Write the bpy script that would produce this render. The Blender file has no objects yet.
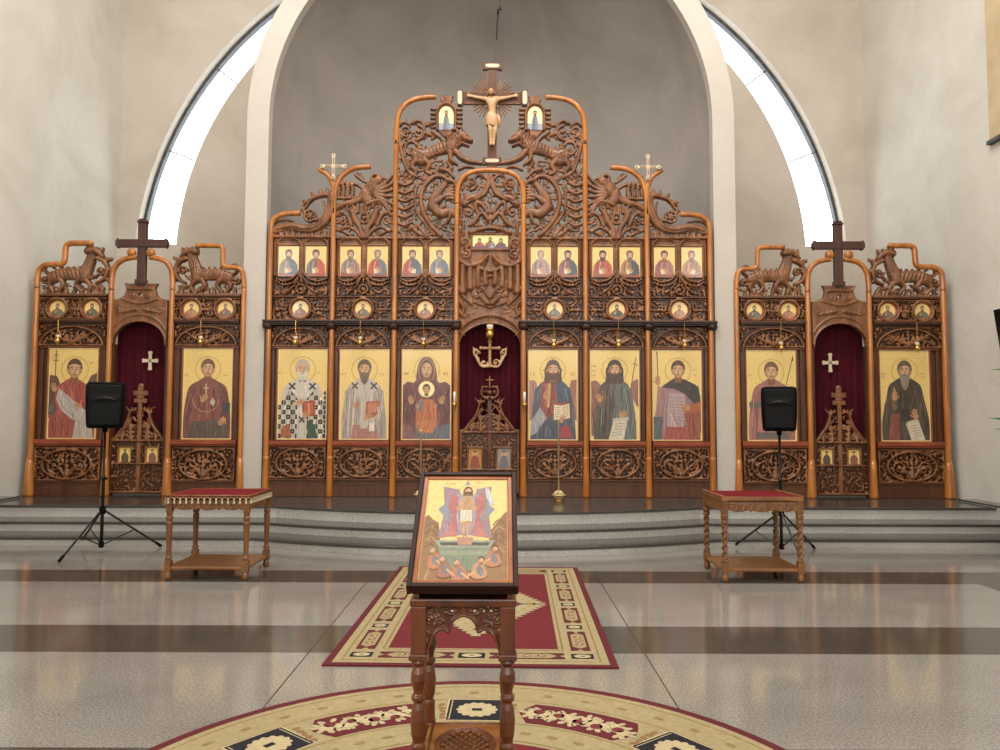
import bpy, bmesh, math, random
import numpy as np
from mathutils import Vector, Matrix
PI = math.pi
scene = bpy.context.scene
COL = scene.collection
rnd = random.Random(7)

# ------------------------------------------------------------------ plan of the place (metres, camera at x=y=0, eye 1.6 m)
EYE = 1.6
PITCH = math.atan(45 / 750)
D = 11.8            # distance of the icon screen
DB = 14.5           # distance of the sanctuary back wall
XC = -0.162         # church axis
XL, XR = -7.5, 7.18 # side walls
PZ = 0.40           # altar platform height
S = 0.0159          # design unit of the screen drawings (metres)

def zf(y, d=D):
    v = (375 - y) / 750
    return EYE + d * (math.sin(PITCH) + v * math.cos(PITCH)) / (math.cos(PITCH) - v * math.sin(PITCH))
def dx(x):
    return XC + (x - 489.7) * S
def at(x, y, d):
    v = (375 - y) / 750
    t = d / (math.cos(PITCH) - v * math.sin(PITCH))
    return ((x - 500) / 750 * t, EYE + t * (math.sin(PITCH) + v * math.cos(PITCH)))

# ------------------------------------------------------------------ materials
def lin(c):
    return tuple((x / 12.92 if x <= 0.04045 else ((x + 0.055) / 1.055) ** 2.4) for x in c[:3])
def hexc(h):
    h = h.lstrip('#'); return tuple(int(h[i:i + 2], 16) / 255 for i in (0, 2, 4))
def base_mat(name, rough=0.5, metal=0.0, coat=0.0, spec=0.5):
    m = bpy.data.materials.new(name); m.use_nodes = True
    n = m.node_tree.nodes; b = n['Principled BSDF']
    b.inputs['Roughness'].default_value = rough; b.inputs['Metallic'].default_value = metal
    b.inputs['Coat Weight'].default_value = coat; b.inputs['Coat Roughness'].default_value = 0.12
    b.inputs['Specular IOR Level'].default_value = spec
    return m, n, m.node_tree.links, b
def noise_mat(name, c1, c2, scale=8, detail=4, rough=0.5, metal=0.0, coat=0.0, bump=0.0, bscale=None, stretch=(1, 1, 1), lo=0.35, hi=0.65, spec=0.5):
    m, n, l, b = base_mat(name, rough, metal, coat, spec)
    tc = n.new('ShaderNodeTexCoord'); mp = n.new('ShaderNodeMapping'); mp.inputs['Scale'].default_value = stretch
    l.new(tc.outputs['Object'], mp.inputs['Vector'])
    nz = n.new('ShaderNodeTexNoise'); nz.inputs['Scale'].default_value = scale; nz.inputs['Detail'].default_value = detail
    l.new(mp.outputs[0], nz.inputs['Vector'])
    r = n.new('ShaderNodeValToRGB'); e = r.color_ramp.elements
    e[0].position = lo; e[1].position = hi
    e[0].color = (*lin(c1), 1); e[1].color = (*lin(c2), 1)
    l.new(nz.outputs['Fac'], r.inputs['Fac']); l.new(r.outputs['Color'], b.inputs['Base Color'])
    if bump:
        nb = n.new('ShaderNodeTexNoise'); nb.inputs['Scale'].default_value = bscale or scale * 3; nb.inputs['Detail'].default_value = 5
        l.new(mp.outputs[0], nb.inputs['Vector'])
        bp = n.new('ShaderNodeBump'); bp.inputs['Strength'].default_value = bump; bp.inputs['Distance'].default_value = 0.02
        l.new(nb.outputs['Fac'], bp.inputs['Height']); l.new(bp.outputs[0], b.inputs['Normal'])
    return m
def plaster_mat(name, c1, c2, c3):
    m, n, l, b = base_mat(name, 0.85, spec=0.2)
    tc = n.new('ShaderNodeTexCoord')
    a = n.new('ShaderNodeTexNoise'); a.inputs['Scale'].default_value = 0.55; a.inputs['Detail'].default_value = 7; a.inputs['Roughness'].default_value = 0.62; a.inputs['Distortion'].default_value = 0.6
    l.new(tc.outputs['Object'], a.inputs['Vector'])
    r = n.new('ShaderNodeValToRGB'); e = r.color_ramp.elements
    e[0].position = 0.3; e[0].color = (*lin(c1), 1); e[1].position = 0.7; e[1].color = (*lin(c3), 1)
    k = e.new(0.5); k.color = (*lin(c2), 1)
    l.new(a.outputs['Fac'], r.inputs['Fac']); l.new(r.outputs['Color'], b.inputs['Base Color'])
    nb = n.new('ShaderNodeTexNoise'); nb.inputs['Scale'].default_value = 3.2; nb.inputs['Detail'].default_value = 8
    l.new(tc.outputs['Object'], nb.inputs['Vector'])
    bp = n.new('ShaderNodeBump'); bp.inputs['Strength'].default_value = 0.35; bp.inputs['Distance'].default_value = 0.03
    l.new(nb.outputs['Fac'], bp.inputs['Height']); l.new(bp.outputs[0], b.inputs['Normal'])
    return m
def granite_mat(name, c1, c2, c3, rough, veins=0.0):
    m, n, l, b = base_mat(name, rough, spec=0.5)
    tc = n.new('ShaderNodeTexCoord')
    a = n.new('ShaderNodeTexNoise'); a.inputs['Scale'].default_value = 75; a.inputs['Detail'].default_value = 3
    c = n.new('ShaderNodeTexNoise'); c.inputs['Scale'].default_value = 1.6; c.inputs['Detail'].default_value = 5
    l.new(tc.outputs['Object'], a.inputs['Vector'])
    mp = n.new('ShaderNodeMapping'); mp.inputs['Scale'].default_value = (1, 1.3, 1.3)
    l.new(tc.outputs['Object'], mp.inputs['Vector']); l.new(mp.outputs[0], c.inputs['Vector'])
    mx = n.new('ShaderNodeMath'); mx.operation = 'MULTIPLY_ADD'; mx.inputs[1].default_value = 0.8
    sc = n.new('ShaderNodeMath'); sc.operation = 'MULTIPLY'; sc.inputs[1].default_value = 0.2
    l.new(c.outputs['Fac'], sc.inputs[0]); l.new(a.outputs['Fac'], mx.inputs[0]); l.new(sc.outputs[0], mx.inputs[2])
    r = n.new('ShaderNodeValToRGB'); e = r.color_ramp.elements
    e[0].position = 0.36; e[0].color = (*lin(c1), 1); e[1].position = 0.64; e[1].color = (*lin(c3), 1)
    k = e.new(0.5); k.color = (*lin(c2), 1)
    l.new(mx.outputs[0], r.inputs['Fac']); l.new(r.outputs['Color'], b.inputs['Base Color'])
    return m
def paint_mat(name, rough=0.4, coat=0.0, bump=0.0):
    m, n, l, b = base_mat(name, rough, coat=coat)
    v = n.new('ShaderNodeVertexColor'); v.layer_name = 'Col'
    tc = n.new('ShaderNodeTexCoord'); nz = n.new('ShaderNodeTexNoise'); nz.inputs['Scale'].default_value = 40; nz.inputs['Detail'].default_value = 4
    l.new(tc.outputs['Object'], nz.inputs['Vector'])
    mr = n.new('ShaderNodeMapRange'); mr.inputs['From Min'].default_value = 0.25; mr.inputs['From Max'].default_value = 0.75
    mr.inputs['To Min'].default_value = 0.84; mr.inputs['To Max'].default_value = 1.12
    l.new(nz.outputs['Fac'], mr.inputs['Value'])
    mu = n.new('ShaderNodeVectorMath'); mu.operation = 'MULTIPLY'
    l.new(v.outputs['Color'], mu.inputs[0]); l.new(mr.outputs[0], mu.inputs[1])
    l.new(mu.outputs[0], b.inputs['Base Color'])
    if bump:
        nb = n.new('ShaderNodeTexNoise'); nb.inputs['Scale'].default_value = 160
        l.new(tc.outputs['Object'], nb.inputs['Vector'])
        bp = n.new('ShaderNodeBump'); bp.inputs['Strength'].default_value = bump; bp.inputs['Distance'].default_value = 0.01
        l.new(nb.outputs['Fac'], bp.inputs['Height']); l.new(bp.outputs[0], b.inputs['Normal'])
    return m
M = {}
M['carved'] = noise_mat('carved_walnut', hexc('#613b21'), hexc('#8b5b38'), 9, 6, 0.36, stretch=(1, 1, 0.35), bump=0.25, bscale=45)
M['board'] = noise_mat('dark_board', hexc('#452716'), hexc('#5d3721'), 6, 5, 0.36, stretch=(2.5, 2.5, 0.4))
M['frame_red'] = noise_mat('red_brown_moulding', hexc('#7a3720'), hexc('#96492b'), 6, 4, 0.3, stretch=(0.5, 2, 2))
M['post'] = noise_mat('honey_varnished_post', hexc('#95561f'), hexc('#b9752f'), 5, 5, 0.28, coat=0.4, stretch=(3, 3, 0.3))
M['post_dark'] = noise_mat('brown_varnish', hexc('#4c2b1c'), hexc('#64402c'), 6, 5, 0.3, stretch=(3, 3, 0.4))
M['cross_dark'] = noise_mat('dark_brown_cross', hexc('#3a2018'), hexc('#4e2e22'), 6, 5, 0.35, stretch=(3, 3, 0.4))
M['cornice'] = noise_mat('dark_cornice_wood', hexc('#2a1710'), hexc('#3d2418'), 7, 4, 0.4, stretch=(0.4, 2, 2))
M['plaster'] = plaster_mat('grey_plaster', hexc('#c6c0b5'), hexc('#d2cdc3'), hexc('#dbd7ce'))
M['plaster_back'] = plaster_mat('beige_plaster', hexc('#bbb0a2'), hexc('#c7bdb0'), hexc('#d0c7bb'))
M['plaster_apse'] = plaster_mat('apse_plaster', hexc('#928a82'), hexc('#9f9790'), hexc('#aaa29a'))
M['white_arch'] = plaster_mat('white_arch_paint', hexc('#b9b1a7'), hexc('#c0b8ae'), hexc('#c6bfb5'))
M['gran_light'] = granite_mat('light_granite', hexc('#746f68'), hexc('#87827b'), hexc('#9b9690'), 0.09)
M['gran_dark'] = granite_mat('dark_granite', hexc('#38332e'), hexc('#48423b'), hexc('#5a534b'), 0.13)
M['gran_step'] = granite_mat('grey_step_granite', hexc('#9a978f'), hexc('#b4b1aa'), hexc('#ccc9c2'), 0.3)
M['gran_tread'] = granite_mat('dark_tread_granite', hexc('#2f2d2a'), hexc('#42403c'), hexc('#56534e'), 0.16)
M['joint'] = noise_mat('slab_joint', hexc('#3c352e'), hexc('#4a4138'), 20)
M['paint'] = paint_mat('icon_tempera', 0.34, coat=0.35)
M['paint_matt'] = paint_mat('icon_tempera_matt', 0.6)
M['weave'] = paint_mat('carpet_wool', 0.95, bump=0.6)
M['gold'] = noise_mat('polished_brass', hexc('#b98a3c'), hexc('#d8b060'), 12, 3, 0.25, metal=0.9)
M['pale_brass'] = noise_mat('pale_brass', hexc('#cdb584'), hexc('#e2cd9e'), 12, 3, 0.35, metal=0.5)
M['pale_wood'] = noise_mat('pale_carved_wood', hexc('#b28b60'), hexc('#c6a076'), 10, 4, 0.45)
M['ivory'] = noise_mat('ivory_inlay', hexc('#bfae90'), hexc('#cfc0a4'), 12, 3, 0.4)
M['curtain'] = noise_mat('wine_velvet', hexc('#380511'), hexc('#4b0718'), 5, 4, 0.85, stretch=(3, 3, 0.4), spec=0.2)
M['red_cloth'] = noise_mat('red_velvet_cloth', hexc('#5e0a13'), hexc('#750f1b'), 10, 4, 0.8, bump=0.2, bscale=90, spec=0.2)
M['table_wood'] = noise_mat('light_oak', hexc('#704826'), hexc('#8f6136'), 5, 5, 0.36, stretch=(0.6, 3, 3))
M['table_leg'] = noise_mat('oak_leg', hexc('#684222'), hexc('#865a32'), 6, 5, 0.36, stretch=(3, 3, 0.5))
M['stand_wood'] = noise_mat('red_walnut', hexc('#46220f'), hexc('#653417'), 5, 5, 0.3, coat=0.2, stretch=(3, 3, 0.5))
M['stand_light'] = noise_mat('shelf_wood', hexc('#764820'), hexc('#925e2c'), 5, 5, 0.33, stretch=(0.5, 3, 3))
M['icon_frame'] = noise_mat('dark_icon_frame', hexc('#20100a'), hexc('#301911'), 6, 4, 0.55, spec=0.25)
M['icon_inner'] = noise_mat('inner_icon_frame', hexc('#7e4522'), hexc('#985a30'), 6, 4, 0.35)
M['black_plastic'] = noise_mat('black_plastic', hexc('#030304'), hexc('#060607'), 60, 3, 0.75, spec=0.12)
M['black_metal'] = noise_mat('black_steel', hexc('#0e0d0d'), hexc('#191817'), 30, 3, 0.38, metal=0.2)
M['grille'] = noise_mat('speaker_grille', hexc('#050505'), hexc('#101010'), 400, 2, 0.7, spec=0.2)
M['wax'] = noise_mat('white_wax', hexc('#e6e0d2'), hexc('#f2eee4'), 10, 2, 0.5)
M['dark_steel'] = noise_mat('dark_window_frame', hexc('#3a3b3d'), hexc('#4c4d4f'), 8, 3, 0.5)
M['ceiling'] = plaster_mat('ceiling_plaster', hexc('#c3bbae'), hexc('#cbc3b7'), hexc('#d3ccc0'))
M['tan'] = noise_mat('tan_canvas', hexc('#bda781'), hexc('#cab490'), 3, 4, 0.8)
M['leaf'] = noise_mat('green_leaf', hexc('#2e5a22'), hexc('#4d8434'), 9, 3, 0.45)
M['clay'] = noise_mat('clay_pot', hexc('#8a4c30'), hexc('#a25e3e'), 6, 3, 0.8)
M['screen'] = noise_mat('dark_screen', hexc('#0a0d0c'), hexc('#131716'), 4, 2, 0.12)
M['lamp_white'] = noise_mat('opal_shade', hexc('#d8d2c6'), hexc('#e6e0d4'), 8, 2, 0.4)
def glass_mat():
    m = bpy.data.materials.new('clear_window_glass'); m.use_nodes = True
    n = m.node_tree.nodes; l = m.node_tree.links; n.remove(n['Principled BSDF'])
    t = n.new('ShaderNodeBsdfTransparent'); t.inputs[0].default_value = (0.93, 0.95, 0.97, 1)
    g = n.new('ShaderNodeBsdfGlossy'); g.inputs['Roughness'].default_value = 0.03
    x = n.new('ShaderNodeMixShader'); x.inputs[0].default_value = 0.06
    l.new(t.outputs[0], x.inputs[1]); l.new(g.outputs[0], x.inputs[2]); l.new(x.outputs[0], n['Material Output'].inputs[0])
    return m
M['glass'] = glass_mat()

# ------------------------------------------------------------------ objects
def wl(o):
    v = Vector((0, 0, 0))
    while o is not None:
        v += o.location; o = o.parent
    return v
def tag(o, label=None, cat=None, group=None, kind=None):
    if label: o['label'] = label
    if cat: o['category'] = cat
    if group: o['group'] = group
    if kind: o['kind'] = kind
    return o
def thing(name, loc, label, cat, group=None):
    o = bpy.data.objects.new(name, None); COL.objects.link(o); o.location = loc
    o.empty_display_size = 0.1
    return tag(o, label, cat, group)
def kids(o):
    return [c for c in bpy.data.objects if c.parent == o]
def copy_tree(o, parent=None):
    c = o.copy(); COL.objects.link(c)
    if parent is not None: c.parent = parent
    for ch in kids(o): copy_tree(ch, c)
    return c
def finish(name, me, mat, parent=None, org=None, smooth=False, bevel=0.0):
    o = bpy.data.objects.new(name, me); COL.objects.link(o)
    for m in (mat if isinstance(mat, (list, tuple)) else [mat]): me.materials.append(m)
    off = wl(parent) if parent is not None else Vector(org if org is not None else (0, 0, 0))
    if off.length > 0: me.transform(Matrix.Translation(-off))
    if parent is not None: o.parent = parent
    elif org is not None: o.location = org
    if smooth:
        me.polygons.foreach_set('use_smooth', [True] * len(me.polygons))
    if bevel:
        b = o.modifiers.new('bevel', 'BEVEL'); b.width = bevel; b.segments = 2; b.limit_method = 'ANGLE'; b.angle_limit = 0.7
    me.update()
    return o

class MB:
    def __init__(s): s.v = []; s.f = []; s.m = []; s.mi = 0
    def add(s, vs, fs):
        k = len(s.v); s.v += [tuple(p) for p in vs]; s.f += [tuple(i + k for i in f) for f in fs]; s.m += [s.mi] * len(fs)
        return s
    def box(s, x0, x1, y0, y1, z0, z1):
        return s.add([(x0, y0, z0), (x1, y0, z0), (x1, y1, z0), (x0, y1, z0), (x0, y0, z1), (x1, y0, z1), (x1, y1, z1), (x0, y1, z1)],
                     [(0, 3, 2, 1), (4, 5, 6, 7), (0, 1, 5, 4), (1, 2, 6, 5), (2, 3, 7, 6), (3, 0, 4, 7)])
    def lathe(s, prof, c=(0, 0, 0), seg=20):        # prof: (radius, z)
        vs = []; fs = []; n = len(prof)
        for r, z in prof:
            for i in range(seg):
                a = 2 * PI * i / seg; vs.append((c[0] + r * math.cos(a), c[1] + r * math.sin(a), c[2] + z))
        for j in range(n - 1):
            for i in range(seg):
                k = (i + 1) % seg; fs.append((j * seg + i, j * seg + k, (j + 1) * seg + k, (j + 1) * seg + i))
        fs.append(tuple(range(seg))[::-1]); fs.append(tuple(range((n - 1) * seg, n * seg)))
        return s.add(vs, fs)
    def tube(s, pts, r, seg=10, closed=False):
        P = [Vector(p) for p in pts]; n = len(P)
        R = r if isinstance(r, (list, tuple)) else [r] * n
        vs = []; fs = []; prev = None
        for i in range(n):
            if closed: t = P[(i + 1) % n] - P[i - 1]
            else: t = P[min(i + 1, n - 1)] - P[max(i - 1, 0)]
            t.normalize()
            if prev is None:
                u = t.orthogonal().normalized()
            else:
                u = (prev - t * prev.dot(t)); u = u.normalized() if u.length > 1e-6 else t.orthogonal().normalized()
            prev = u; w = t.cross(u)
            for k in range(seg):
                a = 2 * PI * k / seg; vs.append(P[i] + (u * math.cos(a) + w * math.sin(a)) * R[i])
        for i in range(n if closed else n - 1):
            j = (i + 1) % n
            for k in range(seg):
                q = (k + 1) % seg; fs.append((i * seg + k, i * seg + q, j * seg + q, j * seg + k))
        if not closed:
            fs.append(tuple(range(seg))[::-1]); fs.append(tuple(range((n - 1) * seg, n * seg)))
        return s.add(vs, fs)
    def prism(s, poly, y0, y1):                       # poly in x,z, extruded along y
        n = len(poly); A = sum(poly[i][0] * poly[(i + 1) % n][1] - poly[(i + 1) % n][0] * poly[i][1] for i in range(n))
        if A < 0: poly = poly[::-1]
        vs = [(x, y0, z) for x, z in poly] + [(x, y1, z) for x, z in poly]
        fs = [tuple(range(n)), tuple(range(n, 2 * n))[::-1]]
        for i in range(n):
            j = (i + 1) % n; fs.append((i, i + n, j + n, j))
        return s.add(vs, fs)
    def prism_z(s, poly, z0, z1):
        n = len(poly); A = sum(poly[i][0] * poly[(i + 1) % n][1] - poly[(i + 1) % n][0] * poly[i][1] for i in range(n))
        if A < 0: poly = poly[::-1]
        vs = [(x, y, z0) for x, y in poly] + [(x, y, z1) for x, y in poly]
        fs = [tuple(range(n))[::-1], tuple(range(n, 2 * n))]
        for i in range(n):
            j = (i + 1) % n; fs.append((i, j, j + n, i + n))
        return s.add(vs, fs)
    def ball(s, c, rx, ry=None, rz=None, seg=12, rings=8):
        ry = ry or rx; rz = rz or rx; vs = []; fs = []
        for j in range(1, rings):
            p = PI * j / rings
            for i in range(seg):
                a = 2 * PI * i / seg
                vs.append((c[0] + rx * math.sin(p) * math.cos(a), c[1] + ry * math.sin(p) * math.sin(a), c[2] - rz * math.cos(p)))
        b = len(vs); vs += [(c[0], c[1], c[2] - rz), (c[0], c[1], c[2] + rz)]
        for j in range(rings - 2):
            for i in range(seg):
                k = (i + 1) % seg; fs.append((j * seg + i, j * seg + k, (j + 1) * seg + k, (j + 1) * seg + i))
        for i in range(seg):
            k = (i + 1) % seg; fs.append((b, k, i)); fs.append((b + 1, (rings - 2) * seg + i, (rings - 2) * seg + k))
        return s.add(vs, fs)
    def build(s, name, mat, parent=None, org=None, smooth=False, bevel=0.0):
        me = bpy.data.meshes.new(name); me.from_pydata(s.v, [], s.f)
        o = finish(name, me, mat, parent, org, smooth, bevel)
        if any(s.m): me.polygons.foreach_set('material_index', s.m)
        return o

def smooth_path(pts, step=4, closed=False):
    P = [np.array(p, float) for p in pts]; n = len(P); out = []
    if n == 2:
        k = max(2, int(step)); return [tuple(P[0] + (P[1] - P[0]) * i / k) for i in range(k + 1)]
    for i in range(n if closed else n - 1):
        a = P[(i - 1) % n] if (closed or i > 0) else 2 * P[0] - P[1]
        b = P[i]; c = P[(i + 1) % n]; d = P[(i + 2) % n] if (closed or i + 2 < n) else 2 * P[-1] - P[-2]
        for k in range(step):
            t = k / step
            out.append(tuple(0.5 * ((2 * b) + (c - a) * t + (2 * a - 5 * b + 4 * c - d) * t * t + (3 * b - a - 3 * c + d) * t ** 3)))
    if not closed: out.append(tuple(P[-1]))
    return out

# ------------------------------------------------------------------ wood carving: a height field cut out where nothing is carved
class Relief:
    def __init__(s, x0, y0, x1, y1, cell=0.0115, screen=True):
        s.depth = 1.6 if screen else 1.0; s.fat = 1.0; s.screen = screen; s.S = S if screen else 1.0
        a = s.q((x0, y0)); b = s.q((x1, y1))
        s.X0, s.X1 = min(a[0], b[0]), max(a[0], b[0]); s.Z0, s.Z1 = min(a[1], b[1]), max(a[1], b[1])
        s.c = cell
        s.nx = int((s.X1 - s.X0) / cell) + 2; s.nz = int((s.Z1 - s.Z0) / cell) + 2
        s.H = np.full((s.nz, s.nx), -1.0)
        s.gx = s.X0 + np.arange(s.nx) * cell; s.gz = s.Z0 + np.arange(s.nz) * cell
    def q(s, p):
        return (dx(p[0]), zf(p[1])) if s.screen else (p[0], p[1])
    def _stamp(s, X, Z, r, hk, base, mode):
        i0 = max(0, int((X - r - s.X0) / s.c)); i1 = min(s.nx, int((X + r - s.X0) / s.c) + 2)
        j0 = max(0, int((Z - r - s.Z0) / s.c)); j1 = min(s.nz, int((Z + r - s.Z0) / s.c) + 2)
        if i1 <= i0 or j1 <= j0: return
        d2 = (s.gx[i0:i1][None, :] - X) ** 2 + (s.gz[j0:j1][:, None] - Z) ** 2
        w = s.H[j0:j1, i0:i1]; ins = d2 < r * r
        val = hk * np.sqrt(np.maximum(r * r - d2, 0))
        if mode == 'add': w[ins] = np.maximum(w[ins], base + val[ins])
        elif mode == 'pile':
            k = ins; w[k] = np.maximum(w[k], np.maximum(w[k], 0) * 0 + base + val[k])
        elif mode == 'groove':
            k = ins & (w > 0); w[k] = np.maximum(w[k] - 0, 0.001) - np.minimum(val[k], w[k] * 0.75 * 0 + val[k])
            w[k] = np.maximum(w[k], 0.001)
    def stroke(s, pts, r0, r1=None, h=1.0, base=0.008, closed=False, curve=True):
        r1 = (r0 if r1 is None else r1) * s.fat; r0 = r0 * s.fat
        P = smooth_path(pts, 6, closed) if (curve and len(pts) > 2) else list(pts)
        P = [s.q(p) for p in P]
        if closed: P.append(P[0])
        L = [0.0]
        for i in range(len(P) - 1): L.append(L[-1] + math.dist(P[i], P[i + 1]))
        T = max(L[-1], 1e-9); rr0, rr1 = r0 * s.S, r1 * s.S
        if s.screen: h = min(h, .046 / max(rr0, rr1))
        for i in range(len(P) - 1):
            seg = L[i + 1] - L[i]; r = rr0 + (rr1 - rr0) * L[i] / T
            n = max(1, int(seg / max(s.c * 0.8, abs(r) * 0.3)))
            for k in range(n):
                t = k / n; u = (L[i] + seg * t) / T
                s._stamp(P[i][0] + (P[i + 1][0] - P[i][0]) * t, P[i][1] + (P[i + 1][1] - P[i][1]) * t, max(rr0 + (rr1 - rr0) * u, s.c * 0.75), h, base, 'add')
        s._stamp(P[-1][0], P[-1][1], max(rr1, s.c * 0.75), h, base, 'add')
        return s
    def groove(s, pts, r, depth=1.0, curve=True, closed=False):
        P = smooth_path(pts, 6, closed) if (curve and len(pts) > 2) else list(pts)
        P = [s.q(p) for p in P]
        G = np.zeros_like(s.H); H0 = s.H; rr = r * s.S
        s.H = G - 1
        for i in range(len(P) - 1):
            seg = math.dist(P[i], P[i + 1]); n = max(1, int(seg / (s.c * 0.8)))
            for k in range(n):
                t = k / n; s._stamp(P[i][0] + (P[i + 1][0] - P[i][0]) * t, P[i][1] + (P[i + 1][1] - P[i][1]) * t, max(rr, s.c * 0.9), depth, 0.0, 'add')
        G = np.maximum(s.H, 0); s.H = np.where(H0 > 0, np.maximum(H0 - G, 0.002), H0)
        return s
    def dot(s, x, y, r, h=1.0, base=0.01):
        a = s.q((x, y)); s._stamp(a[0], a[1], max(r * s.S, s.c * 0.8), h, base, 'add'); return s
    def inside(s, poly):
        P = [s.q(p) for p in poly]; X = s.gx[None, :]; Z = s.gz[:, None]; c = np.zeros(s.H.shape, bool); n = len(P)
        for i in range(n):
            x1, z1 = P[i]; x2, z2 = P[(i + 1) % n]
            if z1 == z2: continue
            c ^= ((z1 > Z) != (z2 > Z)) & (X < (x2 - x1) * (Z - z1) / (z2 - z1) + x1)
        return c
    def fill(s, poly, h):
        k = s.inside(poly); s.H[k] = np.maximum(s.H[k], h); return s
    def cut(s, poly):
        s.H[s.inside(poly)] = -1; return s
    def rect(s, x0, y0, x1, y1, h):
        return s.fill([(x0, y0), (x1, y0), (x1, y1), (x0, y1)], h)
    def get(s, x, y):
        a = s.q((x, y)); i = int((a[0] - s.X0) / s.c + .5); j = int((a[1] - s.Z0) / s.c + .5)
        return s.H[j, i] if 0 <= i < s.nx and 0 <= j < s.nz else 9
    # ---- motifs (in drawing units, y down on the screen, z up otherwise)
    def spiral(s, cx, cy, r, a0, turns=1.4, dr=1, w=1.5, h=1.0, base=0.008, ball=True, sq=1.0):
        pts = []; n = int(18 * turns)
        for i in range(n + 1):
            t = i / n; a = a0 + dr * 2 * PI * turns * t; q = r * (1 - 0.8 * t)
            pts.append((cx + q * math.cos(a), cy + q * math.sin(a) * sq))
        s.stroke(pts, w, w * 0.6, h, base, curve=False)
        if ball: s.dot(cx, cy, w * 1.2, h, base)
        return s
    def leaf(s, x, y, ang, ln, w, lobes=4, bend=0.0, h=1.0, base=0.008, side=0):
        pts = []; a = ang; px, py = x, y; n = 8
        for i in range(n + 1):
            pts.append((px, py)); px += ln / n * math.cos(a); py += ln / n * math.sin(a); a += bend / n
        s.stroke(pts, w * 0.42, w * 0.18, h, base, curve=False)
        for i in range(1, lobes + 1):
            t = (i - 0.4) / lobes; k = min(n - 1, int(t * n)); bx, by = pts[k]; aa = math.atan2(pts[k + 1][1] - by, pts[k + 1][0] - bx)
            l = w * (1.05 - 0.7 * t)
            for sg in ((-1, 1) if side == 0 else (side,)):
                q = aa + sg * 0.95
                s.stroke([(bx, by), (bx + l * .6 * math.cos(q), by + l * .6 * math.sin(q)), (bx + l * math.cos(q - sg * .35), by + l * math.sin(q - sg * .35))], w * 0.27, w * 0.16, h, base)
        return s
    def rosette(s, cx, cy, r, n=6, h=1.0, base=0.01):
        for i in range(n):
            a = 2 * PI * i / n + .3; s.stroke([(cx + r * .35 * math.cos(a), cy + r * .35 * math.sin(a)), (cx + r * .8 * math.cos(a), cy + r * .8 * math.sin(a))], r * .3, r * .24, h, base)
        s.dot(cx, cy, r * .3, h, base + 0.006); return s
    def ring(s, cx, cy, rx, ry, w, h=1.0, base=0.01, a0=0, a1=2 * PI):
        n = 40; s.stroke([(cx + rx * math.cos(a0 + (a1 - a0) * i / n), cy + ry * math.sin(a0 + (a1 - a0) * i / n)) for i in range(n + 1)], w, w, h, base, curve=False); return s
    def filler(s, poly, step, size, seed, h=0.9, base=0.004, keep=1.0):
        R = random.Random(seed); xs = [p[0] for p in poly]; ys = [p[1] for p in poly]; k = s.inside(poly)
        y = min(ys)
        while y < max(ys):
            x = min(xs)
            while x < max(xs):
                px = x + R.uniform(-.4, .4) * step; py = y + R.uniform(-.4, .4) * step
                a = s.q((px, py)); i = int((a[0] - s.X0) / s.c + .5); j = int((a[1] - s.Z0) / s.c + .5)
                if 0 <= i < s.nx and 0 <= j < s.nz and k[j, i] and s.H[j, i] < 0.012 and R.random() < keep:
                    z = size * R.uniform(.75, 1.25); t = R.random(); an = R.uniform(0, 2 * PI)
                    if t < .45: s.spiral(px, py, z, an, 1.1, R.choice((-1, 1)), z * .3, h, base)
                    elif t < .85: s.leaf(px - z * .7 * math.cos(an), py - z * .7 * math.sin(an), an, z * 2.2, z * .95, 3, R.uniform(-1.2, 1.2), h, base)
                    else: s.rosette(px, py, z * .9, 5, h, base)
                x += step
            y += step
        return s
    def build(s, name, mat, parent=None, Y=D, back=0.03, mirror=None, org=None):
        H = np.where(s.H > 0, s.H * s.depth, -1); ok = H > 0
        cell = ok[:-1, :-1] & ok[1:, :-1] & ok[:-1, 1:] & ok[1:, 1:]
        used = np.zeros(H.shape, bool)
        used[:-1, :-1] |= cell; used[1:, :-1] |= cell; used[:-1, 1:] |= cell; used[1:, 1:] |= cell
        idx = np.full(H.shape, -1, int); nv = int(used.sum()); idx[used] = np.arange(nv)
        jj, ii = np.nonzero(used)
        V = np.stack([s.gx[ii], Y - H[jj, ii], s.gz[jj]], 1)
        cj, ci = np.nonzero(cell)
        F = np.stack([idx[cj, ci], idx[cj, ci + 1], idx[cj + 1, ci + 1], idx[cj + 1, ci]], 1)
        pad = np.pad(cell, 1); E = []
        c0 = pad[1:-1, 1:-1]
        for sh, (a, b) in (((0, 1), ((0, 0), (0, 1))), ((2, 1), ((1, 1), (1, 0))), ((1, 0), ((1, 0), (0, 0))), ((1, 2), ((0, 1), (1, 1)))):
            nb = pad[sh[0]:sh[0] + cell.shape[0], sh[1]:sh[1] + cell.shape[1]]
            ej, ei = np.nonzero(c0 & ~nb)
            E.append(np.stack([idx[ej + a[0], ei + a[1]], idx[ej + b[0], ei + b[1]]], 1))
        E = np.concatenate(E)
        bv = np.unique(E); bi = np.full(nv, -1, int); bi[bv] = nv + np.arange(len(bv))
        VB = V[bv].copy(); VB[:, 1] = Y + back
        V = np.concatenate([V, VB]); Q = np.stack([E[:, 1], E[:, 0], bi[E[:, 0]], bi[E[:, 1]]], 1)
        F = np.concatenate([F, Q])
        if mirror is not None:
            V[:, 0] = 2 * mirror - V[:, 0]; F = F[:, ::-1]
        me = bpy.data.meshes.new(name)
        me.vertices.add(len(V)); me.vertices.foreach_set('co', V.ravel())
        me.loops.add(F.size); me.loops.foreach_set('vertex_index', np.ascontiguousarray(F).ravel())
        me.polygons.add(len(F)); me.polygons.foreach_set('loop_start', np.arange(len(F)) * 4)
        me.polygons.foreach_set('loop_total', np.full(len(F), 4))
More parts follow.
